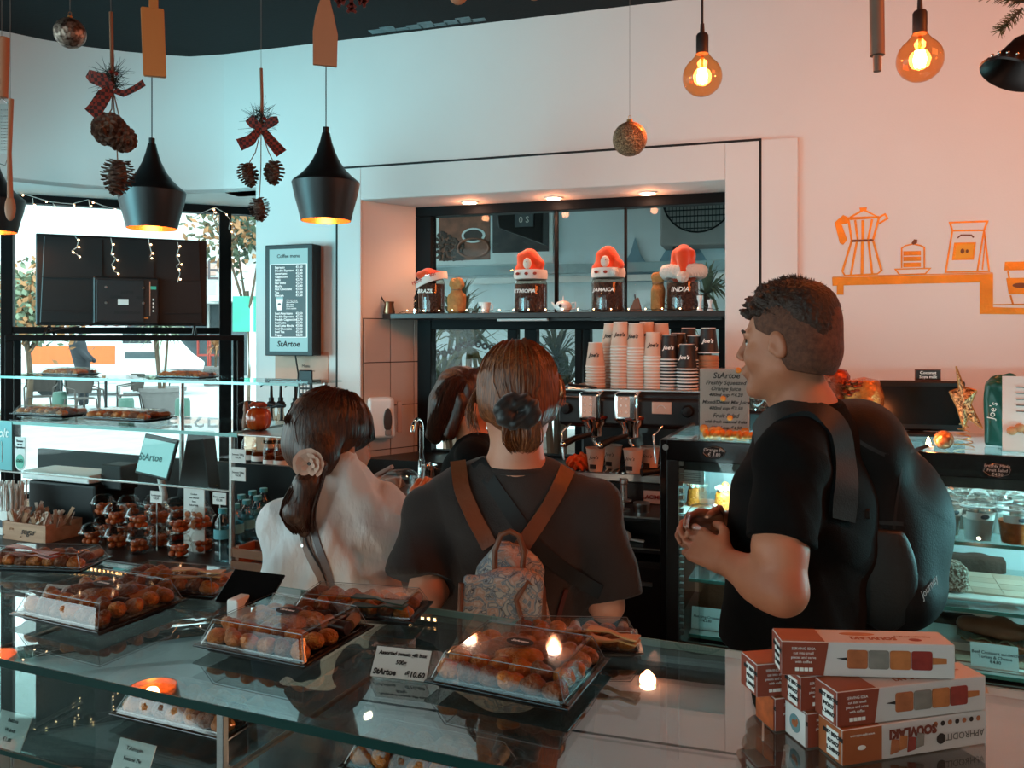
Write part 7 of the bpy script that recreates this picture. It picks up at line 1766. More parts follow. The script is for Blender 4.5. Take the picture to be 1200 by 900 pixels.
# cups under the spouts, orange cloth, pitchers
pc = thing('takeaway_cup', '', 'cup', (0, 0, 0)); r = .040; h = .095
MB().lathe([(0, .004), (r * .70, .001), (r * .70, 0), (r * .97, h * .95), (r * 1.04, h * .97), (r * 1.04, h), (r * .95, h), (r * .9, h * .9), (r * .68, .008), (0, .008)], 22).build('cup', M_cup, pc, smooth=40); MB().lathe([(0, h * .8), (r * .88, h * .82)], 18).build('coffee', mat('coffee_brown', '#4a2a1a', rough=.3), pc)
MB().box(-.018, .008, -r * .80, -r * .765, .012, .030).build('logo_patch', M_ink, pc); text('Joe’s', .02, M_ink, pc, (.0, -r * .93, .06), rot=(PI / 2 - .1, 0, 0), shear=.3)
zt_ = .87 + Zm(556) + .003
for i, (px, yy, lab) in enumerate(((698, .035, 'takeaway cup under the left group of the coffee machine, front'), (718, .13, 'takeaway cup behind and right of the left group'), (742, .035, 'takeaway cup under the right group of the coffee machine, front'), (762, .13, 'takeaway cup at the right end of the drip tray'))):
 y = ym0 + yy; p = WB.w(WB.px(px, y), y, zt_)
 if i == 0: pc.location = p; pc['label'] = lab; pc['group'] = 'cups on the drip tray'; pc.rotation_euler.z = WB.a
 else: dup(pc, p, WB.a - .2, lab, 'cups on the drip tray')
y = ym0 + .05; t = thing('orange_cloth', 'crumpled orange cloth on the drip tray of the coffee machine', 'cloth', WB.w(WB.px(678, y), y, zt_), WB.a); S = SDF((-.06, -.06, -.01), (.07, .06, .09), .0035)
S.ell((0, 0, .02), (.045, .035, .03), .01); S.ell((.02, 0, .045), (.03, .03, .025), .02); S.ell((-.02, .0, .035), (.028, .03, .02), .02); S.cut((0, 0, .001), (0, 0, -1)); o = S.mesh('cloth', mat('orange_cloth', '#d2501e', rough=.95, bump=.5, bscale=150), None, folds([(1, .5, 1, 170, .006, 0), (-1, .3, .6, 230, .004, 1)], 1)); o.parent = t
M_pit = M_chrome
for i, (px, yy, lab, z_) in enumerate(((652, -.60, 'steel milk pitcher left of the coffee machine', .87), (642, -.50, 'second steel milk pitcher, further left behind the grey t-shirt', .87))):
 t = thing('milk_pitcher', lab, 'pitcher', WB.w(WB.px(px, yy), yy, .87), WB.a, 'milk pitchers')
 MB().box(-.05, .05, -.05, .05, 0, .09).build('stand', M_black, t, bevel=.004); MB().lathe([(0, .09), (.042, .09), (.046, .12), (.036, .18), (.040, .205), (.038, .205), (.033, .18), (0, .1)], 22).build('jug', M_pit, t, smooth=40); MB().tube([(.038, 0, .19), (.066, 0, .18), (.064, 0, .13), (.044, 0, .12)], .004, 6).build('handle', M_pit, t)
# portafilter lying on the tray edge
y = ym0 - .02; t = thing('portafilter', 'loose portafilter with black handle at the right end of the drip tray', 'portafilter', WB.w(WB.px(768, y), y, zt_), WB.a); MB().tube([(-.05, -.03, .016), (.0, 0, .02), (.03, .02, .022)], [.016, .013, .009], 10).build('handle', M_bplast, t, smooth=50); MB().lathe([(0, 0), (.03, 0), (.034, .03), (.03, .03), (0, .01)], 20).build('basket', M_chrome, t, smooth=40).location = (.06, .04, .012)
# front edge shelf: tamper, tins, knock box, scoops (lower tray in front of the machine)
ys = -.76
lt = thing('lower_shelf_unit', 'black two level tray unit in front of the coffee machine', 'shelf unit', WB.w(WB.px(706, ys), ys), WB.a); wlt = WB.px(800, ys) - WB.px(640, ys); xo = WB.px(640, ys) - WB.px(706, ys)
for z_, n_ in ((WB.pz(730, 598, ys), 'upper_tray'), (WB.pz(730, 633, ys), 'lower_tray')): MB().box(xo, xo + wlt, -.10, .14, z_ - .018, z_).build(n_, M_cm, lt, bevel=.003); MB().box(xo, xo + wlt, -.102, -.099, z_ - .004, z_ + .002).build('steel_edge', M_steel, lt)
MB().box(xo, xo + wlt, -.09, .14, 0, WB.pz(730, 633, ys) - .05).build('cabinet', mat('black_cabinet', '#171616'), lt, bevel=.003); MB().box(xo, xo + wlt, .12, .14, 0, WB.pz(730, 598, ys)).build('back', M_cm, lt)
MB().box(xo + .02, xo + wlt - .02, -.094, -.09, .30, WB.pz(730, 633, ys) - .07).build('door', M_cm, lt, bevel=.003); MB().bar((xo + .1, -.10, .70), (xo + wlt - .1, -.10, .70), .012, .012).build('handle', M_steel, lt)
zu = WB.pz(730, 598, ys); zl = WB.pz(730, 633, ys)
t = thing('coffee_tamper', 'steel coffee tamper standing on the tray below the coffee machine', 'tamper', WB.w(WB.px(731, ys), ys, zu), WB.a); MB().lathe([(0, 0), (.026, 0), (.026, .006), (.006, .010), (.006, .035), (.030, .036), (.030, .040), (.013, .042), (.013, .10), (.016, .104), (.016, .120), (0, .122)], 20).build('tamper', M_steel, t, smooth=35)
t = thing('steel_tin', 'flat round steel tin on the tray right of the tamper', 'tin', WB.w(WB.px(752, ys), ys, zu), WB.a); MB().lathe([(0, 0), (.030, 0), (.031, .018), (.032, .02), (.032, .034), (0, .035)], 24).build('tin', M_steel, t, smooth=35)
t = thing('steel_beaker', 'small steel beaker on the tray beside the grey t-shirt', 'beaker', WB.w(WB.px(706, ys), ys, zu), WB.a); MB().lathe([(0, 0), (.02, 0), (.026, .05), (.024, .05), (.018, .004), (0, .004)], 20).build('beaker', M_chrome, t, smooth=35)
t = thing('plastic_scoop', 'translucent white plastic scoop lying on the lower tray', 'scoop', WB.w(WB.px(728, ys), ys - .02, zl), WB.a); S = SDF((-.09, -.05, -.01), (.10, .05, .06), .004); S.cone((-.05, 0, .028), (.02, 0, .02), .030, .022, .01); S.cut((0, 0, .001), (0, 0, -1)); o = S.mesh('bowl', M_white, None); o.parent = t; MB().bar((.03, 0, .012), (.09, 0, .006), .02, .008).build('handle', M_white, t, bevel=.003)
# ================================================================== ON THE COLD CASE TOP
def on_case(px, v): return CO.w(CO.px(px, v), v, ZD)
def hz(px, py, v): return CH - (py - HZ) / F * CO.w(CO.px(px, v), v).y
v = 2.47; p = on_case(849, v); t = thing('juice_menu_sign', 'white freestanding juice price sign decorated with orange slices on the display case', 'sign', p, CO.a + R(6)); h_ = hz(849, 432, v) - ZD; s_ = p.y / F
w2_ = 28 * s_
MB().box(-w2_, w2_, -.004, .004, .0, h_).build('board', mat('pale_sign', '#e2dad0', rough=.4), t, bevel=.002); MB().box(-w2_ - .004, w2_ + .004, -.007, -.005, 0, h_ + .003).build('acrylic_cover', M_pet, t)
MB().box(-w2_ - .02, w2_ + .02, -.06, .06, 0, .004).build('foot', M_pet, t)
M_ga = mat('dark_ink', '#1c1a1a'); text('StArtoe', .024, M_ga, t, (.005, -.0045, h_ * .90), shear=.2, bold=.0005)
for k, s in enumerate(('Freshly Squeezed', 'Orange Juice', '400ml cup €4.20', 'Mixed/Detox Mix Juice', '400ml cup €3.50', 'Fruit Salad', 'with fresh seasonal fruits', '400ml cup €4.50')): text(s, (.0165, .0165, .014, .0145, .014, .0175, .012, .013)[k], M_ga, t, (.003, -.0045, h_ * (.80 - k * .085 - (.02 if k > 2 else 0) - (.02 if k > 4 else 0))), shear=.3, bold=.0004)
M_osl = mat('orange_slice', '#d9822a', rough=.4, var=.25, nscale=40)
rnd = random.Random(3)
for k in range(9): x = rnd.uniform(-w2_ + .01, w2_ - .012); z_ = (.01 + .018 * rnd.random()) if k < 6 else (h_ * .95, h_ * .55, h_ * .28)[k - 6]; MB().ell((x, -.006, z_ + .006), (.013 if k < 6 else .009, .002, .013 if k < 6 else .009), 12, 6).build('orange_print', M_osl, t, smooth=60)
t = thing('orange_slice_tray', 'clear tray of orange slices at the foot of the juice sign', 'tray', on_case(856, 2.43), CO.a); MB().box(-.09, .07, -.03, .02, 0, .006).build('tray', M_pet, t, bevel=.002)
for k in range(9): MB().ell((-.07 + k * .016, -.005 + .006 * (k % 2), .020), (.010, .016, .014), 10, 6, Matrix.Rotation(.5 * (k % 3), 3, 'Y')).build('orange_slice', M_osl, t, smooth=60)
# coffee grinder hopper behind the sign
t = thing('coffee_grinder', 'coffee grinder hopper with dark beans behind the juice sign', 'grinder', on_case(888, 2.78) + Vector((0, 0, 0)), CO.a); MB().box(-.05, .05, -.05, .05, 0, .06).build('body', M_bplast, t, bevel=.006); MB().lathe([(.04, .06), (.055, .12), (.055, .17), (0, .175)], 20).build('hopper', M_pet, t, smooth=40); MB().lathe([(0, .062), (.038, .062), (.05, .11), (0, .112)], 20).build('beans', M_coffee, t, smooth=40)
# decorated gold and orange sweets basket
v = 2.75; p = on_case(1000, v); t = thing('candy_ornament', 'amber glass ornament jars with copper foil trim behind the black backpack', 'ornament', p, CO.a); M_ab = mat('amber_foil', '#b56a2c', rough=.2, metal=.5, var=.4, nscale=60, bump=.5, bscale=90); M_rb = mat('red_brown_foil', '#8a3a20', rough=.25, metal=.5, var=.4, nscale=60, bump=.5, bscale=90)
zz = hz(1000, 440, v) - ZD
MB().lathe([(0, 0), (.035, 0), (.055, .08), (.060, .12), (.045, .17), (0, .18)], 22).build('amber_jar', M_ab, t, smooth=50).location = (.03, 0, 0)
MB().lathe([(0, .0), (.03, .0), (.04, .10), (.042, .18), (.03, .20), (0, .205)], 22).build('red_jar', M_rb, t, smooth=50).location = (-.05, .02, 0)
b = MB()
for k in range(70): a = k * 2.4; b.ell((.055 * math.cos(a) * (.4 + .6 * (k / 70)), .045 * math.sin(a), .145 + .02 * math.sin(k * 1.7)), (.012, .010, .006), 6, 4)
b.build('foil_trim', M_rb, t).location = (.01, 0, 0)
# dark monitor with chalk tag
v = 2.80; p = on_case(1074, v); t = thing('monitor', 'dark flat screen monitor standing on the display case behind the backpack', 'monitor', p, CO.a + R(8)); s_ = p.y / F
zt_ = hz(1074, 446, v) - ZD; zb_ = .015
MB().box(-50 * s_, 51 * s_, -.012, .012, zb_, zt_).build('casing', M_bplast, t, bevel=.006); MB().box(-46 * s_, 46 * s_, -.0135, -.012, zb_ + .02, zt_ - .018).build('display', mat('dark_screen', '#0c0b0b', rough=.18), t); MB().box(-.08, .08, -.05, .05, 0, .012).build('foot', M_bplast, t, bevel=.003); MB().box(-.02, .02, 0, .02, .0, .1).build('neck', M_bplast, t)
q = thing('chalk_tag', 'tiny chalkboard tag clipped on top of the dark monitor', 'tag', p + Vector((.035, 0, zt_)), CO.a + R(8)); MB().box(-14 * s_, 14 * s_, -.003, .003, 0, 13.5 * s_).build('frame', mat('dark_wood_frame', '#6b4032', rough=.6), q, bevel=.001); MB().box(-12.5 * s_, 12.5 * s_, -.004, -.003, 1.2 * s_, 12.2 * s_).build('slate', M_matte, q); text('Coconut\nSoya milk', .013, M_wink, q, (0, -.0045, 6.7 * s_))
# gold star on spiral base, copper ball, green coffee bag, leaflet
v = 2.52; p = on_case(1127, v); t = thing('gold_star', 'gold glitter star ornament standing on a spiral wire tree', 'ornament', p, CO.a - R(4)); s_ = p.y / F; M_gs = mat('gold_glitter', '#6b4428', rough=.4, metal=.8, col2='#f0cf9c', nscale=160, bump=1, bscale=160, contrast=(.42, .58))
cz = (527 - 482) * s_; pts = []
star = [(-8, 512 - 430), (0, 70), (2, 75)]
sp = [(-6, 96), (2, 72), (15, 68), (9, 52), (21, 24), (6, 36), (2, 22), (-5, 48), (-13, 66), (-3, 70)]
b = MB(); n_ = len(sp); vs = [(x * s_, -.010, z_ * s_) for x, z_ in sp]
b.add(vs + [(1 * s_, -.035, 55 * s_), (1 * s_, .012, 55 * s_)], [(i, (i + 1) % n_, n_) for i in range(n_)] + [((i + 1) % n_, i, n_ + 1) for i in range(n_)]); b.build('star', M_gs, t)
b = MB(); 
for k in range(n_): b.tube([vs[k], vs[(k + 1) % n_]], .0022, 5)
b.build('star_rim', M_brass, t, smooth=60)
MB().tube([(.004 + (22 - k * .22) * .5 * s_ * math.cos(k * .45), (22 - k * .22) * .5 * s_ * math.sin(k * .45), .003 + k * .0010) for k in range(70)], .0016, 5).build('spiral_base', M_brass, t, smooth=60)
v = 2.48; p = on_case(1106, v); t = thing('glass_ball', 'mottled amber glass ball on the display case beside the gold star', 'ornament', p); r = 11 * p.y / F; MB().ell((0, 0, r), r, 26, 18).build('ball', mat('amber_ball', '#b98a62', rough=.15, metal=.5, col2='#7a4c30', nscale=50, bump=.4, bscale=60, contrast=(.4, .6)), t, smooth=60)
v = 2.46; p = on_case(1088, v); t = thing('tealight', 'bright small tealight lamp beside the amber ball', 'lamp', p); MB().lathe([(0, 0), (.012, 0), (.013, .008), (0, .009)], 14).build('base', M_white, t); MB().lathe([(.004, .008), (.006, .016), (.002, .03), (0, .034)], 10).build('flame', emis('tea_flame', '#ffb070', 60), t, smooth=60); point('tealight_glow', p + Vector((0, -.02, .05)), .5, '#ff8a4a', .01)
v = 2.62; p = on_case(1168, v); t = thing('coffee_bag', 'teal and black coffee bag on the display case at the right edge', 'bag', p, CO.a - R(12)); s_ = p.y / F; S = SDF((-.07, -.05, -.01), (.09, .05, .26), .004); h_ = hz(1168, 442, v) - ZD
S.rbox((.012, 0, h_ * .46), (.042, .028, h_ * .5), .018, .0); S.cone((.0, 0, h_ * .9), (.03, 0, h_ * .99), .02, .018, .02, sq=((0, 1, 0), .3)); S.cut((0, 0, 0.001), (0, 0, -1)); o = S.mesh('bag', mat('teal_foil', '#0d5348', rough=.3, var=.2), None, folds([(1, 0, .4, 90, .003, 0)], 1)); o.parent = t
MB().box(.02, .056, -.030, .03, h_ * .55, h_ * .98).build('black_panel', M_bplast, t, bevel=.006); text('Joe’s', .026, M_wink, t, (-.008, -.032, h_ * .52), rot=(PI / 2, R(-80), 0))
v = 2.50; p = on_case(1196, v); t = thing('paper_leaflet', 'white printed leaflet in an acrylic stand at the right edge of the case', 'leaflet', p, CO.a); h_ = hz(1196, 441, v) - ZD; MB().box(-.042, .10, -.002, .002, 0, h_).build('sheet', mat('white_card', '#dedbd6'), t); MB().box(-.048, .11, -.03, .03, 0, .004).build('stand', M_pet, t)
for k in range(5): MB().box(-.01, .06, -.003, -.002, h_ * (.85 - k * .08), h_ * (.85 - k * .08) + .002).build('print_line', M_ink, t)
for k in range(5): MB().ell((-.02 + k * .018, -.003, .055 + .008 * (k % 2)), (.013, .003, .012), 10, 6).build('pastry_print', mat('pastry_print', '#b88a60', rough=.7, var=.3, nscale=60), t)
# oval chalk plates on the fascia
for px, s, lab in ((837, 'Orange Pie\n€ 3.80', 'oval chalk price plate on the case fascia, left, reading orange pie'), (1168, 'Freshly Made\nFruit Salad\n€4.50', 'oval chalk price plate on the case fascia at the right')):
 zc = hz(px, 530 if px < 900 else 551, VR); p = CO.w(CO.px(px, VR), VR - .001, zc); t = thing('chalk_plate', lab, 'price plate', p, CO.a)
 MB().prism([(.034 * math.cos(a), .019 * math.sin(a)) for a in np.linspace(.2, 6.48, 8, endpoint=False)], -.003, 0, 'y').build('plate', M_matte, t); text(s, .0135 if px < 900 else .011, M_wink, t, (0, -.004, 0), shear=.1)
 MB().tube([(.031 * math.cos(a), -.0035, .017 * math.sin(a)) for a in np.linspace(.2, 6.48, 8, endpoint=False)], .0006, 4, closed=True).build('outline', M_steel, t)
t = thing('round_badge', 'round steel lock badge at the left end of the case fascia', 'badge', CO.w(CO.px(780, VR), VR - .001, hz(780, 524, VR)), CO.a); MB().lathe([(0, 0), (.009, 0), (.009, .003), (0, .003)], 16).build('disc', M_steel, t).rotation_euler = (PI / 2, 0, 0)
# ================================================================== INSIDE THE CASE
M_plate = mat('white_board', '#cfc8c0', rough=.5); M_pie = mat('orange_pie', '#d06a22', rough=.35, var=.2, nscale=60, bump=.6, bscale=120); M_cr = mat('cream', '#d8c4ae', rough=.6)
def ins(px, v, z_): return CO.w(CO.px(px, v), v, z_)
t = thing('cake_board', 'white cake board on the upper shelf at the left end of the case', 'board', ins(850, 2.60, 1.061), CO.a); MB().box(-.13, .09, -.13, .12, 0, .006).build('board', M_plate, t, bevel=.002)
def pie(lab, p, s=1.0):
 t = thing('orange_pie', lab, 'pie', p, CO.a + .3, 'orange pies in the case'); S = SDF((-.05, -.05, -.01), (.05, .05, .11), .003)
 S.cone((0, 0, .015), (0, 0, .045), .033, .030, .0); S.cut((0, 0, 0), (0, 0, -1)); o = S.mesh('sponge', M_pie, None, folds([(1, 1, 1, 300, .001, 0)], 1)); o.parent = t
 b = MB()
 for k in range(22): a = k * 2.4; rr = .028 * (k / 22) ** .5; b.ell((rr * math.cos(a), rr * math.sin(a), .070 + .006 * (1 - rr / .028)), (.008, .008, .007), 8, 5)
 b.build('cream', M_cr, t, smooth=60); MB().ell((0, 0, .082), (.012, .008, .009), 10, 6).build('orange_piece', M_osl, t, smooth=60); return t
pie('orange pie with cream on the white board nearest the man', ins(850, 2.54, 1.067)); pie('orange pie with cream at the left end of the case, half behind the price card', ins(817, 2.60, 1.061))
def card(lab, p, s, w_=.055, h_=.035, rx=.25, m=None):
 t = thing('price_card', lab, 'price card', p, CO.a, 'price cards inside the case'); o = MB().box(-w_, w_, -.001, .001, 0, h_ * 1.6).build('card', m or mat('pale_card', '#c9d6d6', rough=.6), t); o.rotation_euler.x = -rx
 text(s, h_ * .26, M_ga, t, (0, -.003 + h_ * .0, h_ * .85), rot=(PI / 2 - rx, 0, 0), bold=.0002); return t
z_ = hz(808, 566, 2.43); t = thing('glass_notice', 'pale notice card hanging inside the left end of the display case', 'notice', CO.w(CO.px(809, 2.415), 2.415, z_), CO.a); MB().box(-.041, .041, 0, .002, 0, .040).build('card', mat('pale_card', '#c9d6d6'), t)
for k in range(5): MB().box(-.03, .03, -.001, 0, .008 + k * .006, .009 + k * .006).build('print_line', M_ink, t)
card('price card on the lowest shelf at the left end of the case', ins(829, 2.47, .722), 'Hot Dog Croissant\n€2.80', .048, .04)
card('price card below the turkey sandwich at the right', ins(1166, 2.45, .722), 'Beef Croissant sandwich\nTurkey & Cheese\n€4.80', .055, .042)
t = thing('paper_bag', 'folded brown paper pastry parcel on the lowest shelf, left end', 'parcel', ins(850, 2.62, .722), CO.a); MB().prism([(-.09, 0), (.06, 0), (.05, .09), (-.02, .13), (-.07, .08)], -.05, .05, 'y').build('paper', mat('kraft_paper', '#8a6a56', rough=.8, bump=.4), t, bevel=.004)
# dome cups: fruit salad / yoghurt
fs = thing('fruit_cup', '', 'cup', (0, 0, 0))
def fruitcup(m, r=.042):
 t = thing('fruit_cup', '', 'cup', (0, 0, 0)); MB().lathe([(0, .001), (r * .74, .001), (r, .085), (r * 1.06, .088), (r * 1.06, .094), (r * 1.0, .096)], 22).build('cup', M_pet, t, smooth=45); MB().lathe([(r, .095), (r * .95, .115), (r * .7, .137), (r * .3, .147), (r * .22, .146)], 22).build('dome', M_pet, t, smooth=45)
 MB().lathe([(r * 1.02, .088), (r * 1.10, .0895), (r * 1.10, .0935), (r * 1.02, .095)], 24).build('rim', mat('frosted_rim', '#cfd8d8', rough=.2), t, smooth=45)
 MB().lathe([(0, .003), (r * .73, .003), (r * .90, .060), (0, .062)], 20).build('filling', m, t, smooth=45); MB().lathe([(r * .93, .058), (r * .985, .078)], 10, a0=PI * 1.1, a1=PI * 1.75).build('label', M_paper, t, smooth=45); MB().ell((-.004, -r * .97, .068), (.012, .003, .006), 10, 6).build('label_mark', mat('navy_badge', '#3c4650'), t)
 return t
bpy.data.objects.remove(fs)
M_yog = mat('yoghurt_white', '#c8d2d0', rough=.4); M_frt = mat('cut_fruit', '#c8662c', rough=.35, var=.5, nscale=45)
fw = fruitcup(M_yog); fo = fruitcup(M_frt); uw = uo = False
for px, v, k, lab in ((1146, 2.47, 0, 'yoghurt dome cup in the front row of the upper shelf'), (1189, 2.46, 1, 'orange fruit salad dome cup at the right edge of the upper shelf'), (1108, 2.50, 0, 'yoghurt dome cup beside the backpack, front row'), (1090, 2.58, 0, 'dome cup partly behind the backpack, second row'), (1128, 2.60, 0, 'dome cup in the second row, left'), (1165, 2.58, 0, 'dome cup in the second row, middle'), (1110, 2.70, 0, 'dome cup in the back row, left'), (1145, 2.71, 0, 'dome cup in the back row, middle'), (1180, 2.71, 0, 'dome cup in the back row, right'), (1198, 2.60, 0, 'dome cup in the second row at the right edge')):
 p = ins(px, v, 1.0605); src = fo if k else fw
 if (k and not uo) or (not k and not uw):
  src.location = p; src['label'] = lab; src['group'] = 'dome cups in the case'
  if k: uo = True
  else: uw = True
 else: dup(src, p, random.uniform(-.3, .3), lab, 'dome cups in the case')
# loaf, boards, sandwiches, trays
M_crust = mat('seeded_crust', '#6b4a38', rough=.8, col2='#c8b8a8', nscale=150, contrast=(.45, .62), bump=.6, bscale=120); M_bread = mat('bread', '#a87a58', rough=.8, var=.2, nscale=30)
t = thing('bread_board', 'pale wooden board with mosaic grain on the middle shelf', 'board', ins(1170, 2.64, .886), CO.a); bm_ = [wood('maple_a', '#b5a08c', '#c6b4a0', 6), wood('maple_b', '#a8917c', '#bba691', 6)]
for i in range(8):
 for k in range(4): MB().box(-.30 + i * .075, -.226 + i * .075, -.10 + k * .055, -.047 + k * .055, 0, .014 + .0004 * ((i * k) % 3)).build('wood_block', bm_[(i + k) % 2], t)
MB().box(-.31, .305, -.15, -.102, 0, .010).build('white_tray_edge', M_plate, t, bevel=.003)
def loaf(lab, p, rz, L, w_, h_, m, name='seeded_loaf'):
 t = thing(name, lab, 'bread', p, rz); S = SDF((-L - .03, -w_ - .03, -.01), (L + .03, w_ + .03, h_ + .03), .004); S.rbox((0, 0, h_ * .42), (L, w_, h_ * .55), min(w_, h_) * .45, 0); S.cut((0, 0, .001), (0, 0, -1)); o = S.mesh('crust', m, None, folds([(1, .3, 0, 50, .004, 0)], 1)); o.parent = t
 return t
loaf('seeded brown loaf end beside the black backpack on the wooden board', ins(1098, 2.56, .902), CO.a + .1, .075, .05, .075, M_crust)
def sandwich(lab, p, rz, s=1.0):
 t = thing('croissant_sandwich', lab, 'sandwich', p, rz); 
 for nm, z0, h_, m in (('bottom_bun', .0, .030, M_bread), ('top_bun', .038, .050, mat('brown_crust', '#8a5a42', rough=.55, var=.2, nscale=20))):
  S = SDF((-.12 * s, -.06, z0 - .02), (.12 * s, .06, z0 + h_ + .03), .004); S.cone((-.075 * s, 0, z0 + h_ * .5), (.0, 0, z0 + h_ * .5), h_ * .40, h_ * .56, .0, sq=((0, 1, 0), 1.5)); S.cone((0, 0, z0 + h_ * .5), (.08 * s, .0, z0 + h_ * .45), h_ * .56, h_ * .35, .01, sq=((0, 1, 0), 1.5)); S.cut((0, 0, .001), (0, 0, -1)); o = S.mesh(nm, m, None, folds([(1, .2, 0, 70, .004, 0)], 1)); o.parent = t
 b = MB(); b.strip([(x, -.040 + .006 * math.sin(x * 160), .034 + .006 * math.sin(x * 110)) for x in np.linspace(-.09 * s, .08 * s, 24)], [(x, .04, .034) for x in np.linspace(-.09 * s, .08 * s, 24)], .004); b.build('lettuce', mat('lettuce', '#8fa08a', rough=.6, var=.3), t)
 b = MB(); b.strip([(x, -.044 + .004 * math.sin(x * 90), .029) for x in np.linspace(-.07 * s, .08 * s, 16)], [(x, .04, .03) for x in np.linspace(-.07 * s, .08 * s, 16)], .004); b.build('ham_and_cheese', mat('ham', '#c09a84', rough=.6, var=.2), t); return t
t = thing('serving_board', 'long wooden serving board under the sandwich on the lowest shelf', 'board', ins(1185, 2.60, .721), CO.a); MB().box(-.15, .20, -.13, .10, 0, .012).build('board', wood('oak_board', '#7d6250', '#a08470', 5, (1, 6, 6)), t, bevel=.002); MB().box(-.15, .20, -.15, -.132, 0, .008).build('tray_lip', M_plate, t)
sandwich('turkey sandwich in a brown bun on the serving board at the right edge', ins(1172, 2.57, .735), CO.a - .15, 1.15)
loaf('dark rye loaf on the middle shelf behind the board, right side', ins(1140, 2.83, .886), CO.a, .09, .03, .05, mat('rye', '#4a342a', rough=.8, bump=.5), 'rye_loaf')
t = thing('white_tray', 'white rectangular tray on the lowest shelf behind the souvlaki boxes', 'tray', ins(1085, 2.62, .721), CO.a); MB().frus(-.14, .10, -.07, .07, 0, -.15, .11, -.08, .08, .035).build('tray', M_plate, t, bevel=.003)
t = thing('dark_roast', 'dark baked roll on the lowest shelf left of the sandwich', 'bread', ins(1115, 2.72, .721), CO.a); S = SDF((-.1, -.06, -.01), (.1, .06, .08), .005); S.cone((-.05, 0, .03), (.05, 0, .03), .03, .032, .01); S.cut((0, 0, 0), (0, 0, -1)); o = S.mesh('roll', mat('rye', '#4a342a'), None); o.parent = t
for px, v, z_, lab in ((1133, 2.83, .78, 'blank white price card on the case back, middle'), (1180, 2.83, .80, 'blank white price card on the case back, upper right'), (1181, 2.83, .75, 'blank white price card on the case back, lower right')):
 p = CO.w(CO.px(px, 2.88), 2.89, z_ - .0); t = thing('blank_card', lab, 'card', p, CO.a, 'blank cards on the case back'); MB().box(-.022, .022, 0, .002, 0, .024).build('card', M_paper, t)
# ================================================================== GOLD WALL DECORATION (frame WB), raised vinyl
mt = thing('wall_mural', 'gold line decoration of a moka pot, cake slice and coffee bag on a drawn shelf', 'wall decoration', WB.w(WB.px(1080, 0), 0, 1.6), WB.a)
x_o = WB.px(1080, 0)
def mp(px, py): return (WB.px(px, 0) - x_o, 0, WB.pz(px, py) - 1.6)
def mline(pts, w_, name='gold_line', m=M_gold):
 b = MB(); P = [Vector(mp(*q)) for q in pts]; s_ = 3.45 / F; Ls, Rs = [], []
 closed = (P[0] - P[-1]).length < 1e-6
 for i, q in enumerate(P):
  a = P[i - 1] if i else (P[-2] if closed else q); c_ = P[i + 1] if i < len(P) - 1 else (P[1] if closed else q); d1 = (q - a).normalized() if (q - a).length > 1e-6 else (c_ - q).normalized(); d2 = (c_ - q).normalized() if (c_ - q).length > 1e-6 else d1
  nn = Vector((-(d1 + d2).z, 0, (d1 + d2).x)).normalized(); k = max(.5, nn.dot(Vector((-d1.z, 0, d1.x)))); o_ = nn * w_ * s_ / 2 / k; Ls.append(q - o_ + Vector((0, -.0005, 0))); Rs.append(q + o_ + Vector((0, -.0005, 0)))
 b.strip(Ls, Rs, .0022); return b.build(name, m, mt)
def mfill(pts, name='gold_fill', m=M_gold, d=.003): return MB().prism([(mp(*q)[0], mp(*q)[2]) for q in pts], -d, -.0004, 'y').build(name, m, mt)
mfill([(975, 325), (1163.5, 321), (1163.5, 360), (1200, 361), (1240, 360), (1240, 370), (1200, 368.5), (1148, 368), (1148, 331), (988.5, 334.5), (988.5, 345.5), (980.5, 345.5), (980.5, 335), (975.5, 335)], 'drawn_shelf')
mline([(975.5, 324), (1163.5, 320)], 1.0); mline([(1164, 357), (1240, 356)], 1.2)
M_gdk = mat('brown_gold', '#6b3a20', rough=.5)
# moka pot
mline([(996, 255), (1012, 246), (1030, 255), (996, 257)], 2.2); mfill([(1007, 243.5), (1016, 243), (1015, 247), (1008, 247.5)])
for pts in ([(994, 256), (998, 282)], [(1002, 258), (1005, 281)], [(1011, 258), (1011, 281)], [(1022, 257), (1017, 281)], [(1030, 255), (1023, 281)], [(998, 282), (987, 318)], [(1004, 283), (997, 322)], [(1010.5, 283), (1010, 322)], [(1017.5, 282), (1022, 321)], [(1023, 282), (1033, 318)]): mline(pts, 3.2 if pts[0][0] in (1011, 1010.5) else 2.4)
mline([(994, 256), (1030, 254.5)], 2.6); mline([(997, 282.5), (1024, 281.5)], 3.0, 'waist_band', M_gdk); mline([(987, 318), (990, 323), (1028, 321), (1033, 317)], 1.8)
mfill([(978, 261), (988, 252), (996, 256), (993, 262), (986, 263), (993, 281), (988, 287), (984, 285)], 'handle'); mline([(1028, 256), (1037, 251), (1040, 256), (1030, 262)], 2.0)
# cake
mline([(1056.5, 314), (1056.5, 291), (1061, 288), (1070, 286), (1079, 288), (1083, 290), (1083, 314)], 1.6)
for y in (294.5, 301, 308): mfill([(1058.5, y), (1079, y - .4), (1079, y + 4.8), (1058.5, y + 5.2)], 'cake_layer')
mline([(1049, 315.5), (1090, 314.5), (1084, 321), (1054, 322), (1049, 315.5)], 1.6); mfill([(1068, 285), (1071, 280.5), (1075, 281), (1074.5, 285), (1070, 287)], 'cherry', M_gdk)
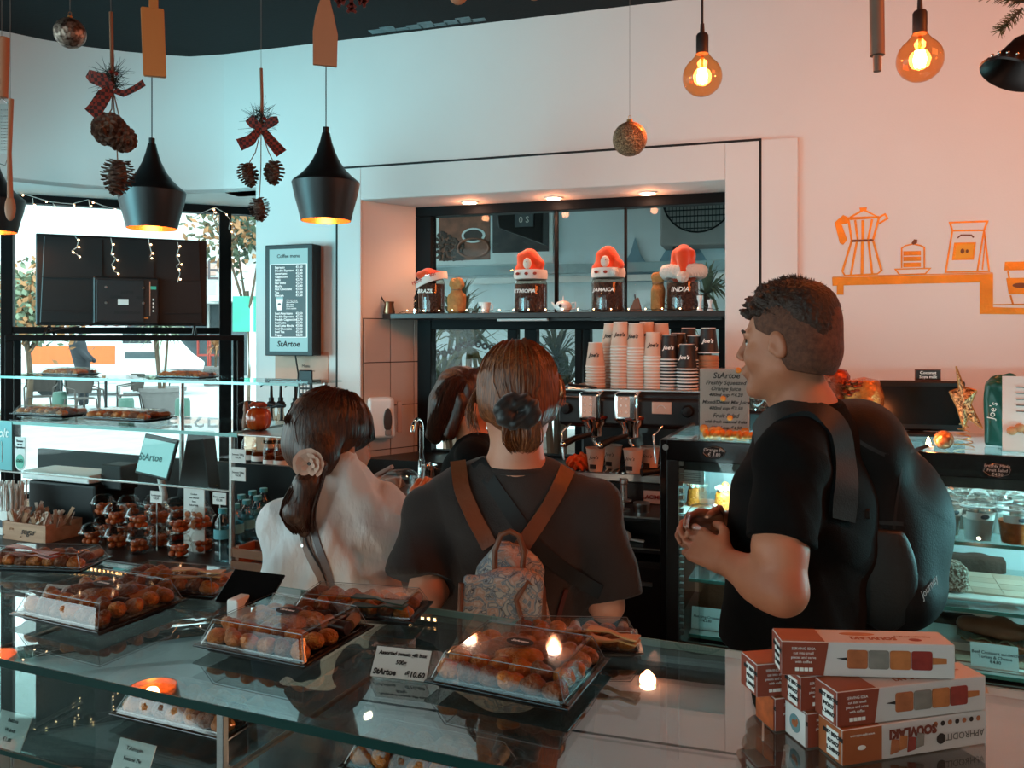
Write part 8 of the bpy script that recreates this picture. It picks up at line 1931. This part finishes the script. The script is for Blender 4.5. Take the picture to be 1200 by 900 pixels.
# coffee bag
mline([(1113, 261), (1157, 259.5), (1153, 270), (1116, 270.5), (1113, 261)], 2.0); mline([(1116, 270), (1108, 319), (1145, 318.5), (1153, 270)], 1.8); mline([(1153, 270), (1159, 318), (1145, 318.5)], 1.8); mline([(1155, 277), (1151, 316)], 1.3)
mline([(1122, 279), (1126, 275.5), (1138, 275.5), (1141, 278.5)], 1.6, 'strap', M_gdk); mfill([(1118, 284.5), (1143.5, 284), (1141, 304.5), (1115.5, 305)], 'bag_label'); mfill([(1120.5, 286.8), (1141, 286.4), (1139, 302.2), (1118.5, 302.6)], 'label_centre', mat('yellow_gold', '#d99a30', rough=.4), .0045)
for cx, r in ((1127.5, 3.0), (1133, 2.2)): mfill([(cx + r * .8 * math.cos(a), 294.5 + r * math.sin(a)) for a in np.linspace(0, 5.8, 10)], 'bean', M_gdk, .006)
# takeaway cup at the edge
mline([(1178, 317), (1178.5, 308), (1230, 307), (1230, 316)], 2.0); mfill([(1178, 317), (1177.5, 312), (1181, 308), (1230, 307), (1230, 316)], 'cup_lid'); mline([(1181, 318), (1182.5, 326)], 1.8); mfill([(1179, 326), (1230, 325), (1228, 345), (1182, 345)], 'cup_sleeve'); mline([(1184, 346), (1187, 357), (1222, 357)], 1.8)
mfill([(1196 + 10 * math.cos(a), 334.5 + 3 * math.sin(a)) for a in np.linspace(0, 5.9, 14)], 'sleeve_badge', M_gdk, .0045)
# ================================================================== GOODS ON THE FRONT GLASS COUNTER
def on_fc(px, py, dz=.0): return atz(px, py, ZT + .0005)
M_tray = mat('black_tray', '#0e0d0d', rough=.2, coat=.4)
M_fill = [mat('baklava_gold', '#b8661f', rough=.35, var=.3, nscale=60, bump=.8, bscale=140), mat('baklava_brown', '#7c4018', rough=.4, var=.35, nscale=60, bump=.8, bscale=140), mat('kataifi_orange', '#c87424', rough=.5, var=.3, nscale=90, bump=1, bscale=220), mat('chocolate_swirl', '#3a2018', rough=.3, var=.4, nscale=50), mat('sugared_roll', '#a67c58', rough=.6, var=.2, nscale=60)]
def lid(b, x, y, z0, h, i): 
 b.frus(-x, x, -y, y, z0, -x + i, x - i, -y + i, y - i, z0 + h); return b
def sweets(big=True, seed=1):
 t = thing('sweets_box', '', 'box', (0, 0, 0)); x, y = (.1025, .0875) if big else (.118, .055); hh = .036 if big else .030
 b = MB(); b.frus(-x + .012, x - .012, -y + .012, y - .012, 0, -x, x, -y, y, .013); f = b.f.pop(1); b.m.pop(); b.build('tray', M_tray, t)
 MB().box(-x + .01, x - .01, -y + .01, y - .01, .001, .003).build('tray_floor', M_tray, t)
 b = MB()
 for (a0, a1, c0, c1) in ((-x - .006, x + .006, -y - .006, -y + .004), (-x - .006, x + .006, y - .004, y + .006), (-x - .006, -x + .004, -y, y), (x - .004, x + .006, -y, y)): b.box(a0, a1, c0, c1, .011, .0145)
 b.build('tray_rim', M_tray, t, bevel=.001)
 b = MB(); lid(b, x, y, .0145, hh, .016); b.f.pop(0); b.m.pop(0); o = b.build('clear_lid', M_pet, t, bevel=.007, seg=3)
 b = MB(); b.tube([(-x + .004, -y + .004, .0165), (x - .004, -y + .004, .0165), (x - .004, y - .004, .0165), (-x + .004, y - .004, .0165)], .0022, 6, closed=True); b.build('lid_bead', M_pet, t, smooth=60)
 b = MB(); k = [(s * (x - .016), q * (y - .016), .0145 + hh) for s, q in ((-1, -1), (1, -1), (1, 1), (-1, 1))]; b.tube(k, .0007, 5, closed=True)
 for s, q in ((-1, -1), (1, -1), (1, 1), (-1, 1)): b.tube([(s * (x - .002), q * (y - .002), .017), (s * (x - .016), q * (y - .016), .0145 + hh)], .0007, 5)
 b.build('lid_edge_highlight', mat('lid_highlight_grey', '#807e7c', rough=.08, coat=1), t, smooth=60)  # thin grey tubes stand in for highlights along the lid edges
 rnd = random.Random(seed); i = 0; nx_, ny_ = (6, 5) if big else (7, 3)
 for iy in range(ny_):
  for ix in range(nx_):
   k = rnd.choice((0, 0, 1, 2, 2, 3, 4) if iy > 1 else (0, 0, 2, 1, 0)); cx = -x + .022 + ix * (2 * x - .044) / (nx_ - 1); cy = -y + .020 + iy * (2 * y - .040) / (ny_ - 1); a = rnd.uniform(-.5, .5) + (PI / 2 if k == 4 else 0)
   hgt_ = .017 + (.005 if iy % 2 else 0) + rnd.uniform(0, .004); b = MB(Matrix.Translation((cx, cy, .004 + hgt_)) @ Matrix.Rotation(a, 4, 'Z'))
   if k in (3, 4): b.tube([(-.017, 0, 0), (.017, 0, 0)], .0105, 12); 
   elif k == 2: b.ell((0, 0, 0), (.018, .015, .013), 12, 8)
   else:
    q = Matrix.Rotation(rnd.uniform(-.5, .5), 3, 'X'); b.ell((0, 0, 0), (.020, .0135, .0125), 12, 8, q); b.ell((rnd.uniform(-.01, .01), rnd.uniform(-.006, .006), .006), (.012, .010, .009), 10, 6, q)
   o = b.build('pastry', M_fill[k], t, smooth=50)
 if big:
  # bigger folded pastries on top
  for (cx, cy, rz, s) in ((-.03, .03, .2, 1.2), (.022, .030, -.4, 1.1), (.0, -.005, .1, 1.3), (-.055, .0, .5, 1)):
   b = MB(Matrix.Translation((cx, cy, .033)) @ Matrix.Rotation(rz, 4, 'Z')); b.ell((0, 0, 0), (.030 * s, .016 * s, .012), 14, 8); b.ell((.012, .006, .003), (.018 * s, .012 * s, .010), 12, 8); b.build('pastry', M_fill[rnd.choice((0, 2, 1))], t, smooth=60)
  MB().prism([(-.004 + .0215 * math.cos(a), .008 + .0125 * math.sin(a)) for a in np.linspace(0, 6.28, 22, endpoint=False)], .0505, .0512).build('oval_sticker', M_ink, t)
  text('StArtoe', .0085, M_wink, t, (-.004, .008, .0516), rot=(0, 0, 0), shear=.2, ext=.0001, bold=.0003)
 return t
sb = sweets(True, 1); sb2 = sweets(True, 7); sl = sweets(False, 3)
def center(fl, fr, br, z=ZT):
 a, b_, c_ = atz(*fl, z), atz(*fr, z), atz(*br, z); return (a + c_) / 2, math.atan2((b_ - a).y, (b_ - a).x)
p, a = center((500, 809), (655, 841), (713, 783)); sb.location = p + Vector((0, 0, .0005)); sb.rotation_euler.z = a; sb['label'] = 'clear lidded box of assorted baklava, rightmost big one on the glass counter'; sb['group'] = 'boxes of assorted sweets'
p, a = center((235, 764), (360, 789), (431, 745)); sb2.location = p + Vector((0, 0, .0005)); sb2.rotation_euler.z = a; sb2['label'] = 'clear lidded box of assorted baklava, middle big one, left of the price holder'; sb2['group'] = 'boxes of assorted sweets'
p, a = center((24, 727), (127, 750), (209, 712)); dup(sb, p + Vector((0, 0, .0005)), a, 'clear lidded box of assorted baklava, leftmost big one on the glass counter', 'boxes of assorted sweets', (1.03, 1.03, 1.03))
for i, (px, py, a, lab) in enumerate(((676, 771, R(-3), 'long box of sweets with tongs on its lid behind the rightmost big box'), (418, 730, R(-12), 'long box of sweets with green tongs behind the middle big box'), (198, 700, R(-14), 'long box of sweets with wooden tongs in front of the black counter'), (40, 672, R(-6), 'long box of sweets with red tongs at the left edge of the counter'))):
 p = on_fc(px, py) + Vector((0, .045, 0))
 if i == 0: sl.location = p; sl.rotation_euler.z = a; sl['label'] = lab; sl['group'] = 'long boxes of sweets'; sl.scale = (.85,) * 3
 else: dup(sl, p, a, lab, 'long boxes of sweets', (.95,) * 3)
# boxes on the glass hood and its upper shelf
for px, v, z_, a, sc, lab in ((150, 2.17, 1.3035, CO.a, 1.25, 'long sweets box on top of the glass hood, right one'), (60, 2.17, 1.3035, CO.a, 1.1, 'sweets box on top of the glass hood, left one'), (82, 2.33, 1.4475, CO.a, 1.0, 'sweets tray on the upper glass shelf, left one'), (220, 2.33, 1.4475, CO.a, 1.0, 'sweets tray on the upper glass shelf, right one')):
 dup(sl if z_ < 1.4 else sb2, CO.w(CO.px(px, v), v, z_), a, lab, 'sweets boxes on the glass hood', (sc, sc * (1 if z_ < 1.4 else .6), .9 if z_ < 1.4 else .6))
# tongs lying on the lids
def tongs(lab, px0, py0, px1, py1, m, z_, name='wooden_tongs'):
 a_ = atz(px0, py0, z_); b_ = atz(px1, py1, z_); c0 = (a_ + b_) / 2; d = (b_ - a_); L_ = d.length; t = thing(name, lab, 'tongs', c0, math.atan2(d.y, d.x), 'tongs on the boxes')
 for s in (-1, 1):
  prof = [(-L_ / 2, .011), (-L_ * .3, .010), (-L_ * .05, .004), (L_ * .12, .004), (L_ * .3, .010), (L_ / 2, .013)]
  b = MB(); pts0 = [(x, -w_ , s * (.0035 + .004 * (x < 0)) ) for x, w_ in prof]; pts1 = [(x, w_, s * (.0035 + .004 * (x < 0))) for x, w_ in prof]; b.strip(pts0, pts1, .0025); b.build('blade', m, t, smooth=40)
 return t
M_tr = mat('red_silicone', '#8a2f1c', rough=.4); M_tgreen = mat('dark_green_plastic', '#173228', rough=.3); M_two = wood('tong_wood', '#a86a34', '#c08a50', 4, (1, 6, 6))
tongs('red tongs lying on the box at the left edge', 12, 644, 64, 652, M_tr, 1.142, 'red_tongs'); tongs('wooden tongs lying on the long box in front of the black counter', 204, 672, 262, 673, M_two, 1.142); tongs('dark green tongs lying on the long box behind the middle big box', 414, 704, 475, 710, M_tgreen, 1.142, 'green_tongs'); tongs('wooden tongs lying on the long box behind the rightmost big box', 690, 742, 748, 752, M_two, 1.142)
# acrylic price holders
def holder(lab, px, py, a, s, w_=.040, h_=.034):
 p = on_fc(px, py); t = thing('price_holder', lab, 'price holder', p, a, 'acrylic price holders'); rx = R(38)
 o = MB().box(-w_, w_, -.0006, .0006, 0, h_ * 1.35).build('card', M_paper, t); o.location = (-.0, 0, .002); o.rotation_euler.x = -rx
 o = MB().box(-w_ - .003, w_ + .003, -.003, -.0015, 0, h_ * 1.45).build('front_acrylic', M_pet, t); o.rotation_euler.x = -rx
 o = MB().box(-w_ - .003, w_ + .003, -.001, .001, 0, h_ * 1.45).build('rear_acrylic', M_pet, t); o.location = (0, .062, 0); o.rotation_euler.x = rx * .9
 MB().box(-w_ - .003, w_ + .003, 0, .062, 0, .0015).build('base_acrylic', M_pet, t)
 def tx(s_, sz, x, zz, al='CENTER', bo=.0003):
  q = Vector((x, math.sin(rx) * zz - .0013, math.cos(rx) * zz + .002)); text(s_, sz, M_dk, t, tuple(q), rot=(PI / 2 - rx, 0, 0), align=al, bold=bo, shear=.1)
 tx(s[0], .0074 * w_ / .043, 0, h_ * 1.10); tx(s[1], .0085, 0, h_ * .72); tx('StArtoe', .011, -w_ + .003, h_ * .25, 'LEFT', .0005); tx(s[2], .0105, w_ - .003, h_ * .25, 'RIGHT', .0004)
 return t
holder('acrylic price holder reading assorted sweets gift box between the big boxes', 466, 797, R(-14), ('Assorted sweets gift box', '500g', '€10.60'), .043, .032)
holder('acrylic price holder behind the leftmost big box', 62, 712, R(-14), ('Assorted sweets gift box', '500g', '€10.60'), .036, .03)
# black tilted display stand with white clip
p = on_fc(277, 728); t = thing('black_card_stand', 'black tilted card stand with a white plastic block behind the middle big box', 'stand', p, R(-20)); o = MB().box(-.055, .055, -.002, .002, 0, .07).build('black_card', M_tray, t, bevel=.001); o.location = (0, .01, .025); o.rotation_euler.x = R(-52)
b = MB(); b.box(-.014, .010, -.01, .03, 0, .040); b.build('white_block', M_white, t, bevel=.004)
M_bw = mat('box_white', '#c9c3bf', rough=.5, var=.03); M_br = mat('box_brown_red', '#8a3f2c', rough=.45, var=.15, nscale=10); M_bo = mat('box_orange_brown', '#a0562e', rough=.45, var=.2, nscale=10)
M_c = [mat('cube_tan', '#a5603a', rough=.5, var=.2, nscale=60), mat('cube_grey', '#7d7870', rough=.5, var=.15, nscale=60), mat('cube_orange', '#b06a3a', rough=.5, var=.2, nscale=60), mat('cube_red', '#8a3028', rough=.5, var=.2, nscale=60)]
BL, BD, BH = .206, .044, .0415
def sbox(kind, name='souvlaki_sweets_box'):
 """origin: front left bottom corner; front face looks to -y"""
 t = thing(name, '', 'box', (0, 0, 0)); MB().box(0, BL, 0, BD, 0, BH).build('carton', M_bw, t, bevel=.0008, seg=1)
 m = M_bo if kind == 'bottom' else M_br; e = .0006
 MB().prism([(0, 0.0008), (.050 if kind != 'bottom' else .054, .0008), (.056 if kind != 'bottom' else .054, BH - .0008), (0, BH - .0008)], -e, .0, 'y').build('printed_panel', m, t)
 MB().box(.0005, .052, .001, BD - .001, BH, BH + e).build('printed_top', M_bo, t)
 MB().box(-e, 0, .001, BD - .001, .001, BH - .001).build('printed_end', m, t)
 MB().box(-e * 2, -e, .006, BD * .62, .004, BH - .006).build('date_sticker', M_paper, t)
 for k, s in enumerate(('BEST BEFORE', '04/2027' if kind != 'bottom' else '02/2027', 'L 248037')): o = text(s, .0062, M_dk, t, (-e * 2 - .0003, BD * .34, BH * (.72 - k * .22)), rot=(PI / 2, 0, -PI / 2), bold=.0002)
 if kind in ('skewer',):
  zc = BH * .52; xs = .078
  MB().prism([(.066, zc + .0005), (xs, zc + .0018), (xs, zc - .0018)], -e * 1.5, 0, 'y').build('skewer_tip', M_dk, t)
  MB().prism([(xs + .1015, zc - .004), (.196, zc - .003), (.196, zc + .003), (xs + .1015, zc + .004)], -e * 1.5, 0, 'y').build('skewer_stick', M_c[2], t)
  for k in range(4): MB().prism([(q[0] + xs + .0012 * 0 + k * .0255, q[1]) for q in roundrect(0, .0245, zc - .0115, zc + .0115, .003)], -e * 2.2, 0, 'y').build('sweet_cube_print', M_c[k], t, bevel=.0005)
  for k, s in enumerate(('SERVING IDEA', 'cut into small', 'pieces and serve', 'with coffee')): text(s, .0045, M_wink, t, (.026, -.001, BH * (.80 - k * .13)), ext=.0001)
  for k in range(4): MB().box(.016 + k * .0055, .0205 + k * .0055, -e * 2, 0, BH * .14, BH * .24).build('icon', M_wink, t)
  text('SOUVLAKI', .012, M_bo, t, (.115, .016, BH + .0004), rot=(0, 0, PI), bold=.0006, ext=.0001); text('PREMIUM SWEETS', .0055, M_bo, t, (.165, .024, BH + .0004), rot=(0, 0, PI), ext=.0001)
  MB().ell((.10, .030, BH), (.022, .006, .0006), 14, 4).build('top_print', M_c[2], t); MB().ell((.165, .014, BH), (.008, .005, .0006), 14, 4).build('top_print', M_c[3], t)
 else:
  text('SOUVLAKI', .0145, mat('box_red_ink', '#6b2a1e', rough=.5), t, (.098, -.0008, BH * .70), rot=(PI / 2, PI, 0), bold=.0009, ext=.0001)
  for k in range(7): MB().lathe([(0, 0), (.0032, 0)], 12).build('round_icon', M_dk if k % 2 else M_c[0], t).matrix_local = Matrix.Translation((.130 + k * .0105, -.0009, BH * .80)) @ Matrix.Rotation(PI / 2, 4, 'X')
  text('APHRODITI', .0115, mat('grey_green_ink', '#5a5a54', rough=.5), t, (.172, -.0008, BH * .38), rot=(PI / 2, PI, 0), ext=.0001); MB().lathe([(0, 0), (.0065, 0)], 16).build('emblem', M_dk, t).matrix_local = Matrix.Translation((.138, -.0009, BH * .36)) @ Matrix.Rotation(PI / 2, 4, 'X')
  for k in range(4): MB().prism([(.066 + k * .012 + q * .9, BH * (.12 + .08 * (k % 2)) + r_) for q, r_ in ((0, 0), (.012, .002), (.013, .016), (.002, .018))], -e * 1.8 - .0001 * k, 0, 'y').build('sweet_cube_print', M_c[(0, 2, 3, 1)[k]], t)
  text('www.aphroditi.com', .0042, M_wink, t, (.027, -.001, BH * .80), rot=(PI / 2, PI, 0), ext=.0001); MB().ell((.026, -.0008, BH * .45), (.006, .0005, .003), 10, 5).build('map_print', M_wink, t)
 return t
k1 = sbox('skewer'); k2 = sbox('bottom')
G = 'souvlaki sweets boxes stacked on the counter'
def place(o, first, fl, z_, ang_, lab):
 p = atz(*fl, z_) if isinstance(fl, tuple) and len(fl) == 2 else Vector(fl)
 if first: o.location = p; o.rotation_euler.z = ang_; o['label'] = lab; o['group'] = G; return o
 return dup(o, p, ang_, lab, G)
A1 = R(15); zb0 = ZT + .0006
p1 = atz(987, 898, zb0); n1 = Vector((-math.sin(A1), math.cos(A1), 0)); u1_ = Vector((math.cos(A1), math.sin(A1), 0))
place(k2, True, tuple(p1), zb0, A1, 'front bottom souvlaki sweets box showing its upside down lettered side')
M_em = None
b2o = place(k1, True, tuple(p1 + n1 * .0465 - u1_ * .014), zb0, A1 - R(1), 'second bottom souvlaki box with a round horse emblem on its end')
b3o = place(k1, False, tuple(p1 + n1 * .093 - u1_ * .028), zb0, A1 - R(2), 'rearmost bottom souvlaki box with an orange picture on its end')
zm_ = zb0 + BH + .0012
pm = atz(981, 853, zm_); A2 = R(13); n2 = Vector((-math.sin(A2), math.cos(A2), 0)); u2 = Vector((math.cos(A2), math.sin(A2), 0))
place(k1, False, tuple(pm), zm_, A2, 'front middle layer souvlaki box showing a printed skewer of four cubes')
place(k1, False, tuple(pm + n2 * .0465 - u2 * .018), zm_, A2 - R(1), 'second middle layer souvlaki box with date sticker end')
place(k1, False, tuple(pm + n2 * .093 - u2 * .050), zm_, A2 - R(3), 'rearmost middle layer souvlaki box, farthest left, with date sticker end')
zt3 = zm_ + BH + .0012
pt3 = atz(916, 791, zt3); place(k1, False, tuple(pt3), zt3, R(-3.5), 'topmost souvlaki sweets box lying across the stack')
# end emblem and picture panels of two bottom boxes (sub-pieces of their own boxes)
for o, kind in ((b2o, 'emblem'), (b3o, 'picture')):
 if kind == 'emblem':
  MB().box(-.0024, -.0012, .001, BD - .001, .001, BH - .001).build('white_end', M_bw, o); MB().lathe([(0, 0), (.011, 0), (.011, .0006), (0, .0006)], 20).build('round_emblem', mat('emblem_teal', '#5d7f84', rough=.5), o).matrix_local = Matrix.Translation((-.0024, BD / 2, BH / 2)) @ Matrix.Rotation(-PI / 2, 4, 'Y')
  b = MB(); b.ell((-.0034, BD / 2, BH / 2), (.0006, .006, .0045), 10, 6); b.ell((-.0034, BD / 2 - .005, BH / 2 + .004), (.0006, .0025, .0035), 8, 5); b.build('emblem_figure', M_bo, o)
 else: MB().box(-.0024, -.0012, .001, BD - .001, .001, BH - .001).build('picture_end', mat('orange_picture', '#b0552c', rough=.4, var=.3, nscale=60), o)
M_itray = mat('steel_tray', '#8f8884', rough=.3, metal=.8)
rnd = random.Random(14)
for k, (u0, lab) in enumerate(((-1.35, 'steel pastry tray inside the counter at the far left'), (-.93, 'steel pastry tray inside the counter below the leftmost big box'), (-.50, 'steel pastry tray inside the counter below the middle big box'), (-.07, 'steel pastry tray inside the counter below the rightmost big box'))):
 t = thing('pastry_tray', lab, 'tray', CO.w(u0, 1.13, .6305), CO.a, 'pastry trays inside the counter')
 MB().frus(-.19, .19, -.15, .15, 0, -.20, .20, -.16, .16, .03).build('tray', M_itray, t, bevel=.003); MB().box(-.185, .185, -.145, .145, .031, .033).build('liner', mat('parchment', '#a8988c', rough=.7), t)
 for i in range(18):
  b = MB(Matrix.Translation((-.15 + (i % 6) * .06, -.10 + (i // 6) * .10, .045)) @ Matrix.Rotation(rnd.uniform(-.4, .4), 4, 'Z')); b.ell((0, 0, 0), (.026, .034, .014), 10, 7); b.build('pastry', M_fill[(i + k) % 3], t, smooth=60)
for k, (u0, lab) in enumerate(((-1.12, 'clear lidded box on the glass shelf inside the counter at the left'), (-.62, 'clear lidded box on the inner glass shelf below the middle of the counter'))):
 dup(sl, CO.w(u0, 1.18, zsf + .0005), CO.a, lab, 'boxes on the inner shelf', (1.1, 1.1, 1.2))
for px, py, lab, s in ((155, 893, 'price card inside the counter near the bottom edge of the picture', ('Tahinopita', 'Sesame Pie', '€2.20')), (12, 858, 'price card inside the counter at the left edge', ('Baklava', 'Walnut', '€1.80'))):
 p = atz(px, py, .80); p = Vector((p.x, p.y, 0)); v_ = CO.loc(p)[1]; y_ = p.y; z_ = CH - (py - HZ) / F * y_
 t = thing('price_card', lab, 'price card', (p.x, p.y, z_), CO.a, 'price cards inside the counter'); o = MB().box(-.045, .045, -.0008, .0008, -.03, .035).build('card', M_paper, t); o.rotation_euler.x = -R(25); MB().box(-.002, .002, 0.002, .004, -(z_ - .632), -.03).build('stem', M_steel, t)
 for k, q in enumerate(s): text(q, .010, M_dk, t, (0, -.002 + (.02 - k * .016) * math.sin(R(25)), .020 - k * .016), rot=(PI / 2 - R(25), 0, 0))
for u0, e in ((-.9, 1.6), (-.3, 1.6), (.5, 1.8)): point('counter_fill_light', CO.w(u0, 1.22, .82), e, '#ffc8a8', .006)  # fill lights added to brighten the inside of the counter
